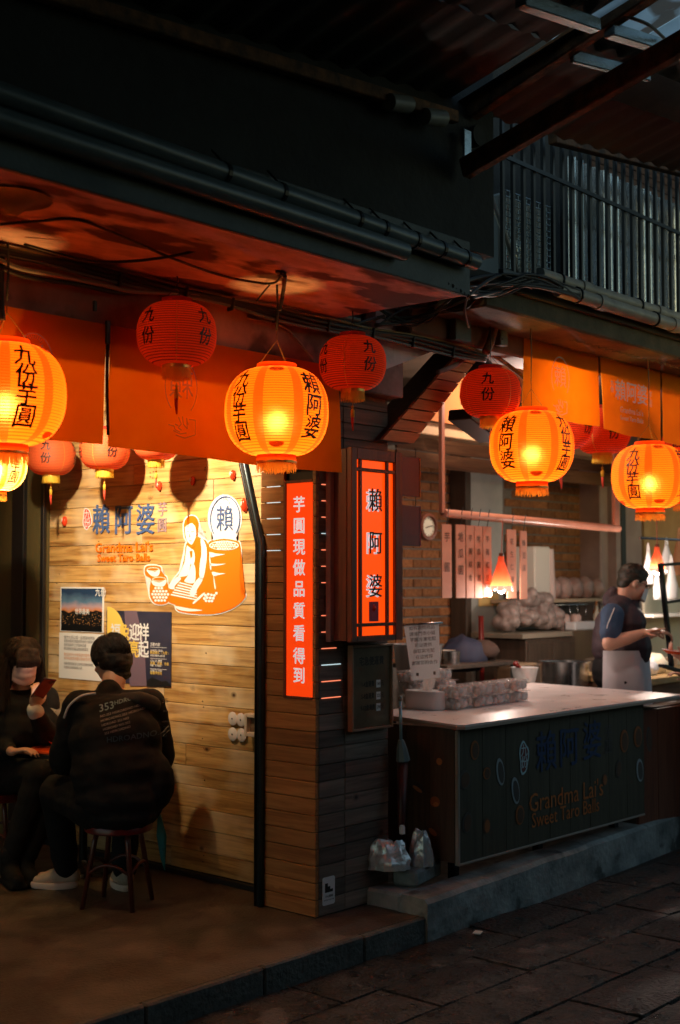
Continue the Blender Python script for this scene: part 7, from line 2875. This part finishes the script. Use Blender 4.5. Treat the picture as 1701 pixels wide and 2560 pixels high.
skinmesh('trousers', mb, M['trousers'], wo2, .010, 4, .005, 10)
for an in (a1, a2):
    g0 = Vector((an.x, an.y, FL))
    mb = MB().chain([(an + UP * .03, .052), (g0 + UP * .06, .05), (g0 + UP * .045 + f2 * .09, .042), (g0 + UP * .04 + f2 * .15, .036)])
    mb.box(g0 + f2 * .06 + UP * .012, (.09, .24, .024), Matrix((Bf.r, Bf.f, UP)).transposed())
    skinmesh('boot', mb, M['trousers'], wo2, .009, 4)
# mask
mb = MB()
V = []
for j in range(9):
    for i in range(11):
        a = (i / 10 - .5) * 2.15
        t = j / 8
        r = .083 + .010 * math.cos(a * 1.6) * (1 - abs(t - .45))
        V.append(HC2 + Rh2 @ (Vector((r * .88 * math.sin(a), .012 + r * 1.06 * math.cos(a) + .004 * math.sin(t * 16), .004 - .094 * t * (1 - .12 * abs(a)) + .010 * math.cos(a) * (1 - t)))))
mb.add(V, [(j * 11 + i, j * 11 + i + 1, (j + 1) * 11 + i + 1, (j + 1) * 11 + i) for j in range(8) for i in range(10)])
mb.build('face_mask', M['mask'], wo2, smooth=True)
# hair: long, with fringe
mb = MB()
mb.ell(HC2 + Rh2 @ Vector((0, -.014, .040)), (.088, .104, .090), Rh2, 24, 16)
for sx in (-1, 1):
    a = HC2 + Rh2 @ Vector((sx * .072, .01, .02))
    b = HC2 + Rh2 @ Vector((sx * .088, .0, -.07))
    c = b + Vector((0, 0, -.09)) + rh * sx * .008
    d_ = c + Vector((0, 0, -.09)) + rh * sx * .004 + f2 * .02
    mb.chain([(a, .028), (b, .030), (c, .032), (d_, .02)], 10)
    a2_ = HC2 + Rh2 @ Vector((sx * .06, -.06, 0))
    mb.chain([(a2_, .04), (a2_ + Vector((0, 0, -.12)) + rh * sx * .02, .045), (a2_ + Vector((0, 0, -.24)) + rh * sx * .02, .03)], 10)
for k in range(9):
    x = (k - 4) * .0135
    mb.chain([(HC2 + Rh2 @ Vector((x * .8, .062, .095)), .014), (HC2 + Rh2 @ Vector((x, .093, .05)), .013), (HC2 + Rh2 @ Vector((x * 1.05, .096, .016 + .004 * (k % 2))), .006)], 8)
skinmesh('hair', mb, M['hairb'], wo2, .0055, 3, .004, 24)
strands('hair_strands', HC2 + Rh2 @ Vector((0, -.014, .040)), Rh2, .09, .106, .092, 800, .06, M['hairb'], wo2, lambda q: (q.x * .8, .03 + q.y * .2, -.10), .0018, -.3)
mb = MB()
random.seed(6)
for sx in (-1, 1):
    for k in range(90):
        q = HC2 + Rh2 @ Vector((sx * random.uniform(.066, .112), random.uniform(-.05, .035), random.uniform(-.02, .03)))
        l = random.uniform(.14, .30)
        q2 = q + Vector((0, 0, -l * .5)) + rh * sx * random.uniform(0, .02)
        mb.tube([q, q2, q2 + Vector((0, 0, -l * .5)) - rh * sx * random.uniform(-.01, .015) + f2 * random.uniform(0, .03)], [.002, .002, .0006], 3, False)
o = mb.build('loose_hair', M['hairb'], wo2, smooth=True)
o['kind'] = 'stuff'
# phone
pc_ = (at(92, 1742, d=6.58) + at(126, 1700, d=6.58)) / 2
ax = (at(128, 1698, d=6.55) - at(94, 1746, d=6.62)).normalized()
nrm = (HC2 - pc_).normalized()
nrm = (nrm - ax * nrm.dot(ax)).normalized()
sd = ax.cross(nrm).normalized()
Rp = Matrix((sd, ax, nrm)).transposed()
pt_ = thing('mobile_phone', 'dark phone with reddish back held by the masked person', 'phone', pc_)
MB().box(pc_, (.074, .152, .009), Rp, .0035).build('body', mat('wine_phone', (.10, .02, .03), rough=.15, coat=.8), pt_, smooth=False)
MB().box(pc_ + nrm * .0052, (.066, .142, .001), Rp).build('screen', mat('phone_screen', (.02, .02, .03), rough=.05, es=2.2, ec=(1, .85, .8)), pt_)
MB().box(pc_ - nrm * .0055 + ax * .055 - sd * .018, (.022, .022, .0025), Rp, .001).build('camera_bump', M['black'], pt_)

# teal umbrella hanging behind the near stool
a, b, c_, d_ = at(398, 2035, d=6.45), at(404, 2090, d=6.45), at(408, 2150, d=6.45), at(412, 2176, d=6.45)
o = MB().tube([a, b, c_, d_], [.010, .034, .016, .004], 12, flat=.5).build('teal_umbrella', M['teal'], smooth=True)
tag(o, 'folded teal umbrella hanging point down behind the near stool', 'umbrella')

# ---------------------------------------------------------------- the vendor
f3 = Vector((.78, -.62, 0)).normalized()
pV = at(1545, 1700, d=8.6)
V3 = Fr((pV.x, pV.y, 0), f3)
ve = thing('person', 'vendor in dark vest and white apron with glasses and pale mask pointing right', 'person', (pV.x, pV.y, FL))


def vp(u, v, lat=0.0):
    """a point of the vendor measured in the photo; lat moves it towards (-) or away from the viewer"""
    return at(u, v, d=8.6 + lat)


HC3 = vp(1583, 1458)
rh = Vector((f3.y, -f3.x, 0))
Rh3 = Matrix((rh, f3, UP)).transposed() @ Euler((-.36, 0, 0)).to_matrix()
nk3 = vp(1556, 1506)
sN, sF = vp(1532, 1537, -.17), vp(1552, 1534, .17)
eN, eF = vp(1524, 1610, -.26), vp(1590, 1600, .2)
wN, wF = vp(1610, 1583, -.24), vp(1640, 1580, .12)
hp3 = vp(1548, 1660)
mb = MB()
head_shapes(mb, HC3, Rh3, 1.02)
mb.chain([(HC3 + Rh3 @ Vector((0, -.03, -.05)), .056), (nk3, .06)])
mb.chain([(nk3 - UP * .12, .12), (hp3, .13)])
mb.chain([(sN, .058), (nk3 - UP * .02, .055), (sF, .058)])
mb.chain([(sN, .056), (eN, .047), (eN * .5 + wN * .5, .044), (wN, .029)])
mb.chain([(sF, .056), (eF, .045), (wF, .03)])
hand_shapes(mb, wN, (vp(1668, 1569, -.3) - wN), Vector((0, 0, -1)), .42, 1.0, side=1, point=True)
hand_shapes(mb, wF, Vector((f3.x, f3.y, -.1)), Vector((0, 0, -1)), .5, 1.0, side=-1)
for sx in (-.1, .1):
    q = V3(sx, 0, 0)
    mb.chain([(q + UP * .95, .09), (q + UP * .52 + f3 * .03, .06), (q + UP * (FL + .09), .045)])
    mb.chain([(q + UP * (FL + .05), .045), (q + UP * (FL + .045) + f3 * .14, .036)])
skinmesh('body', mb, M['skin'], ve, .008)
mb = MB()
mb.chain([(sN, .078), (sN * .35 + eN * .65, .070)])
mb.chain([(sF, .078), (sF * .35 + eF * .65, .070)])
mb.chain([(sN, .07), (sF, .07)])
skinmesh('shirt', mb, M['navy'], ve, .009, 4, .004, 14)
mb = MB()
mb.ell(nk3 + UP * -.14 + f3 * .0, (.17, .155, .15), V3.rot())
mb.ell(nk3 + UP * -.30 + f3 * .03, (.165, .165, .18), V3.rot())
mb.ell(hp3 + UP * .07, (.150, .145, .09), V3.rot())
mb.chain([(vp(1525, 1560, .0), .10), (vp(1524, 1620, 0), .12)])
mb.chain([(sN * .6 + nk3 * .4, .07), (nk3 + UP * .0, .07), (sF * .6 + nk3 * .4, .07)])
mb.chain([(vp(1534, 1478), .035), (vp(1524, 1500), .05), (vp(1540, 1515), .07)])
mb.chain([(vp(1590, 1503), .03), (vp(1580, 1520), .06)])
skinmesh('vest', mb, M['vest'], ve, .009, 4, .006, 11)
# sleeve piping
cable('sleeve_piping', None, [vp(1537, 1520, -.245), vp(1527, 1545, -.262), vp(1520, 1562, -.272), vp(1518, 1578, -.275)], .0032, M['plasticw'], ve)
# apron
mb = MB()
V = []
nn_, mm_ = 16, 14
for j in range(mm_ + 1):
    for i in range(nn_ + 1):
        a = (i / nn_ - .5) * 3.7 + .55
        t = j / mm_
        r = .200 + .045 * t + .008 * math.sin(a * 6 + t * 2)
        V.append(V3.o + Vector((0, 0, 1.16 - .62 * t)) + V3.r * (r * math.sin(a) * .98) + V3.f * (.0 + r * math.cos(a)))
mb.add(V, [(j * (nn_ + 1) + i, j * (nn_ + 1) + i + 1, (j + 1) * (nn_ + 1) + i + 1, (j + 1) * (nn_ + 1) + i) for j in range(mm_) for i in range(nn_)])
mb.build('apron', M['apron'], ve, smooth=True)
mb = MB()
for sx in (-.1, .1):
    q = V3(sx, 0, 0)
    mb.chain([(q + UP * .96, .108), (q + UP * .52 + f3 * .03, .078), (q + UP * (FL + .10), .062)])
mb.ell(V3(0, 0, 1.02), (.185, .175, .17), V3.rot())
skinmesh('trousers', mb, M['trousers'], ve, .011, 4, .004)
for sx in (-.1, .1):
    g0 = V3(sx, 0, FL)
    mb = MB().chain([(g0 + UP * .07, .05), (g0 + UP * .05 + f3 * .08, .045), (g0 + UP * .045 + f3 * .16, .038)])
    mb.box(g0 + f3 * .06 + UP * .012, (.095, .27, .024), Matrix((V3.r, V3.f, UP)).transposed())
    skinmesh('shoe', mb, M['trousers'], ve, .009, 3)
mb = MB()
mb.ell(HC3 + Rh3 @ Vector((0, -.018, .045)), (.083, .100, .086), Rh3, 24, 16)
mb.ell(HC3 + Rh3 @ Vector((0, -.06, -.01)), (.068, .045, .06), Rh3, 16, 10)
mb.ell(HC3 + Rh3 @ Vector((0, .040, .080)), (.055, .045, .035), Rh3, 14, 10)
skinmesh('hair', mb, mat('short_dark_hair', (.012, .012, .008), (.03, .03, .02), 60, .5, bump=.4, bscale=120), ve, .006, 3, .003, 26)
strands('hair_strands', HC3 + Rh3 @ Vector((0, -.018, .045)), Rh3, .083, .101, .087, 500, .02, M['hair'], ve, lambda q: (q.x * .4, .05, -.03), .0016, -.1)
# mask, glasses
mb = MB()
V = []
for j in range(8):
    for i in range(11):
        a = (i / 10 - .5) * 1.9
        t = j / 7
        r = .088 + .012 * math.cos(a * 1.6)
        V.append(HC3 + Rh3 @ Vector((r * .86 * math.sin(a), .012 + r * 1.05 * math.cos(a), -.010 - .085 * t * (1 - .15 * abs(a)))))
mb.add(V, [(j * 11 + i, j * 11 + i + 1, (j + 1) * 11 + i + 1, (j + 1) * 11 + i) for j in range(7) for i in range(10)])
mb.build('face_mask', M['maskw'], ve, smooth=True)
gl = MB()
for sx in (-1, 1):
    c_ = HC3 + Rh3 @ Vector((sx * .034, .100, .010))
    gl.tube([c_ + Rh3 @ Vector((.024 * math.cos(t), 0, .017 * math.sin(t))) for t in [2 * PI * k / 16 for k in range(17)]], .0018, 5)
    gl.tube([HC3 + Rh3 @ Vector((sx * .058, .098, .014)), HC3 + Rh3 @ Vector((sx * .082, .03, .012)), HC3 + Rh3 @ Vector((sx * .080, -.015, .004))], .0022, 5)
gl.tube([HC3 + Rh3 @ Vector((-.010, .103, .012)), HC3 + Rh3 @ Vector((.010, .103, .012))], .0018, 5)
gls = gl.build('glasses', M['black'], ve)
for sx in (-1, 1):
    c_ = HC3 + Rh3 @ Vector((sx * .034, .100, .010))
    MB().prism([c_ + Rh3 @ Vector((.023 * math.cos(t), 0, .016 * math.sin(t))) for t in [2 * PI * k / 16 for k in range(16)]], Rh3 @ Vector((0, .001, 0))).build('lens', mat('lens_glass%d' % sx, (.9, .95, 1), rough=.03, alpha=.25, spec=1), gls)
for sx in (-1, 1):
    MB().ell(HC3 + Rh3 @ Vector((sx * .032, .083, .010)), (.010, .006, .006), Rh3, 10, 8).build('eye', M['ink'], ve)
cable('mask_strap', None, [HC3 + Rh3 @ Vector((-.072, .05, -.03)), HC3 + Rh3 @ Vector((-.086, .01, -.01)), HC3 + Rh3 @ Vector((-.082, -.02, .0))], .002, M['plasticw'], ve)

# ---------------------------------------------------------------- customer mostly outside the right edge, and a helper behind
f4 = Vector((-.75, .66, 0)).normalized()
pC = at(1795, 1700, d=8.1)
cu = thing('person', 'customer at the right edge whose hand holds a small orange plate', 'person', (pC.x, pC.y, 0))
C4 = Fr((pC.x, pC.y, 0), f4)
mb = MB()
H4 = C4(0, .05, 1.56)
R4 = Matrix((C4.r, C4.f, UP)).transposed()
head_shapes(mb, H4, R4)
mb.chain([(H4 - UP * .06, .055), (C4(0, 0, 1.40), .06)])
mb.chain([(C4(0, 0, 1.25), .14), (C4(0, 0, .95), .14)])
shx, shy = C4(-.18, 0, 1.36), C4(.18, 0, 1.36)
mb.chain([(shx, .06), (C4(0, 0, 1.40), .06), (shy, .06)])
wN4, wN5 = at(1712, 1650, d=7.95), at(1722, 1720, d=7.9)
mb.chain([(shy, .055), (at(1790, 1720, d=7.95), .045), (wN4, .03)])
mb.chain([(shx, .055), (at(1780, 1760, d=8.15), .045), (at(1725, 1700, d=8.1), .03)])
hand_shapes(mb, wN4, at(1680, 1632, d=7.95) - wN4, (0, .1, 1), .5, 1.0, side=1)
hand_shapes(mb, at(1725, 1700, d=8.1), at(1690, 1680, d=8.1) - at(1725, 1700, d=8.1), (0, 0, -1), .4, 1.0, side=-1)
for sx in (-.1, .1):
    q = C4(sx, 0, 0)
    mb.chain([(q + UP * .92, .09), (q + UP * .5 + f4 * .02, .06), (q + UP * .09, .045)])
    mb.chain([(q + UP * .05, .045), (q + UP * .045 + f4 * .14, .036)])
skinmesh('body', mb, M['skin'], cu, .009)
mb = MB()
mb.chain([(C4(0, 0, 1.28), .17), (C4(0, 0, .98), .17)])
mb.chain([(shy, .08), (shy * .4 + at(1790, 1720, d=7.95) * .6, .07)])
mb.chain([(shx, .08), (shx * .4 + at(1780, 1760, d=8.15) * .6, .07)])
mb.chain([(shx, .075), (C4(0, 0, 1.37), .07), (shy, .075)])
skinmesh('shirt', mb, M['navy'], cu, .011, 4, .005)
mb = MB()
for sx in (-.1, .1):
    q = C4(sx, 0, 0)
    mb.chain([(q + UP * .95, .115), (q + UP * .5 + f4 * .02, .08), (q + UP * .10, .06)])
skinmesh('trousers', mb, M['trousers'], cu, .012)
for sx in (-.1, .1):
    g0 = C4(sx, 0, 0)
    mb = MB().chain([(g0 + UP * .07, .052), (g0 + UP * .05 + f4 * .08, .046), (g0 + UP * .045 + f4 * .16, .040)])
    mb.box(g0 + f4 * .06 + UP * .012, (.095, .27, .024), Matrix((C4.r, C4.f, UP)).transposed())
    skinmesh('shoe', mb, M['trousers'], cu, .009, 3)
mb = MB().ell(H4 + R4 @ Vector((0, -.018, .045)), (.084, .101, .086), R4, 24, 16)
skinmesh('hair', mb, M['hair'], cu, .008)
q = at(1684, 1630, d=7.93)
dp_ = thing('small_plate', 'small orange dish with white rim held out at the right edge', 'plate', q)
Rq = rotm(.12, .08, 0)
MB().lathe([(0, -.012), (.04, -.012), (.07, .006), (.066, .008), (.038, -.006), (0, -.006)], q, 28, R=Rq).build('dish', M['orangeplastic'], dp_, smooth=True, angle=40)
MB().lathe([(.070, .0065), (.073, .008), (.07, .0105), (.066, .0085)], q, 28, R=Rq).build('rim', M['plasticw'], dp_, smooth=True)

# ================================================================ lamps of the place and one added fill
LR = Vector((-1.05, .85, 2.88))
rl_ = thing('ceiling_spot', 'warm spot lamp under the ceiling of the left shop aimed at the plank wall', 'lamp', LR)
MB().lathe([(0, .05), (.03, .05), (.035, 0), (.02, -.02)], LR, 16).build('holder', M['plasticw'], rl_)
lamp('room_light', (0, 0, -.06), 28, (1, .60, .24), .035, rl_)
l = bpy.data.lights.new('wall_spot', 'SPOT')
l.energy = 360
l.color = (1, .80, .54)
l.shadow_soft_size = .035
l.spot_size = math.radians(80)
l.spot_blend = .9
o = bpy.data.objects.new('wall_spot', l)
COL.objects.link(o)
o.parent = rl_
o.location = (0, 0, -.06)
o.rotation_euler = (Vector((.26, 1.28, 2.2)) - LR).to_track_quat('-Z', 'Y').to_euler()
st_ = thing('ceiling_spot', 'shaded bulb under the stall ceiling above the counter', 'lamp', (2.9, .85, 2.94))
MB().lathe([(0, .05), (.03, .05), (.035, 0), (.02, -.02)], (2.9, .85, 2.94), 16).build('holder', M['plasticw'], st_)
lamp('stall_light', (0, 0, -.06), 34, (1, .74, .56), .05, st_)
s2_ = thing('ceiling_spot', 'small unseen fill bulb added behind the amber curtain over the counter', 'lamp', (1.95, .14, 2.80))
MB().lathe([(0, .05), (.03, .05), (.035, 0), (.02, -.02)], (1.95, .14, 2.70), 16).build('holder', M['plasticw'], s2_)
MB().tube([(1.95, .14, 2.74), (1.95, .14, 3.0)], .006, 6).build('stem', M['black'], s2_)
lamp('curtain_fill', (0, 0, -.17), 17, (1, .84, .74), .04, s2_)  # added fill light for the curtain back and the packs
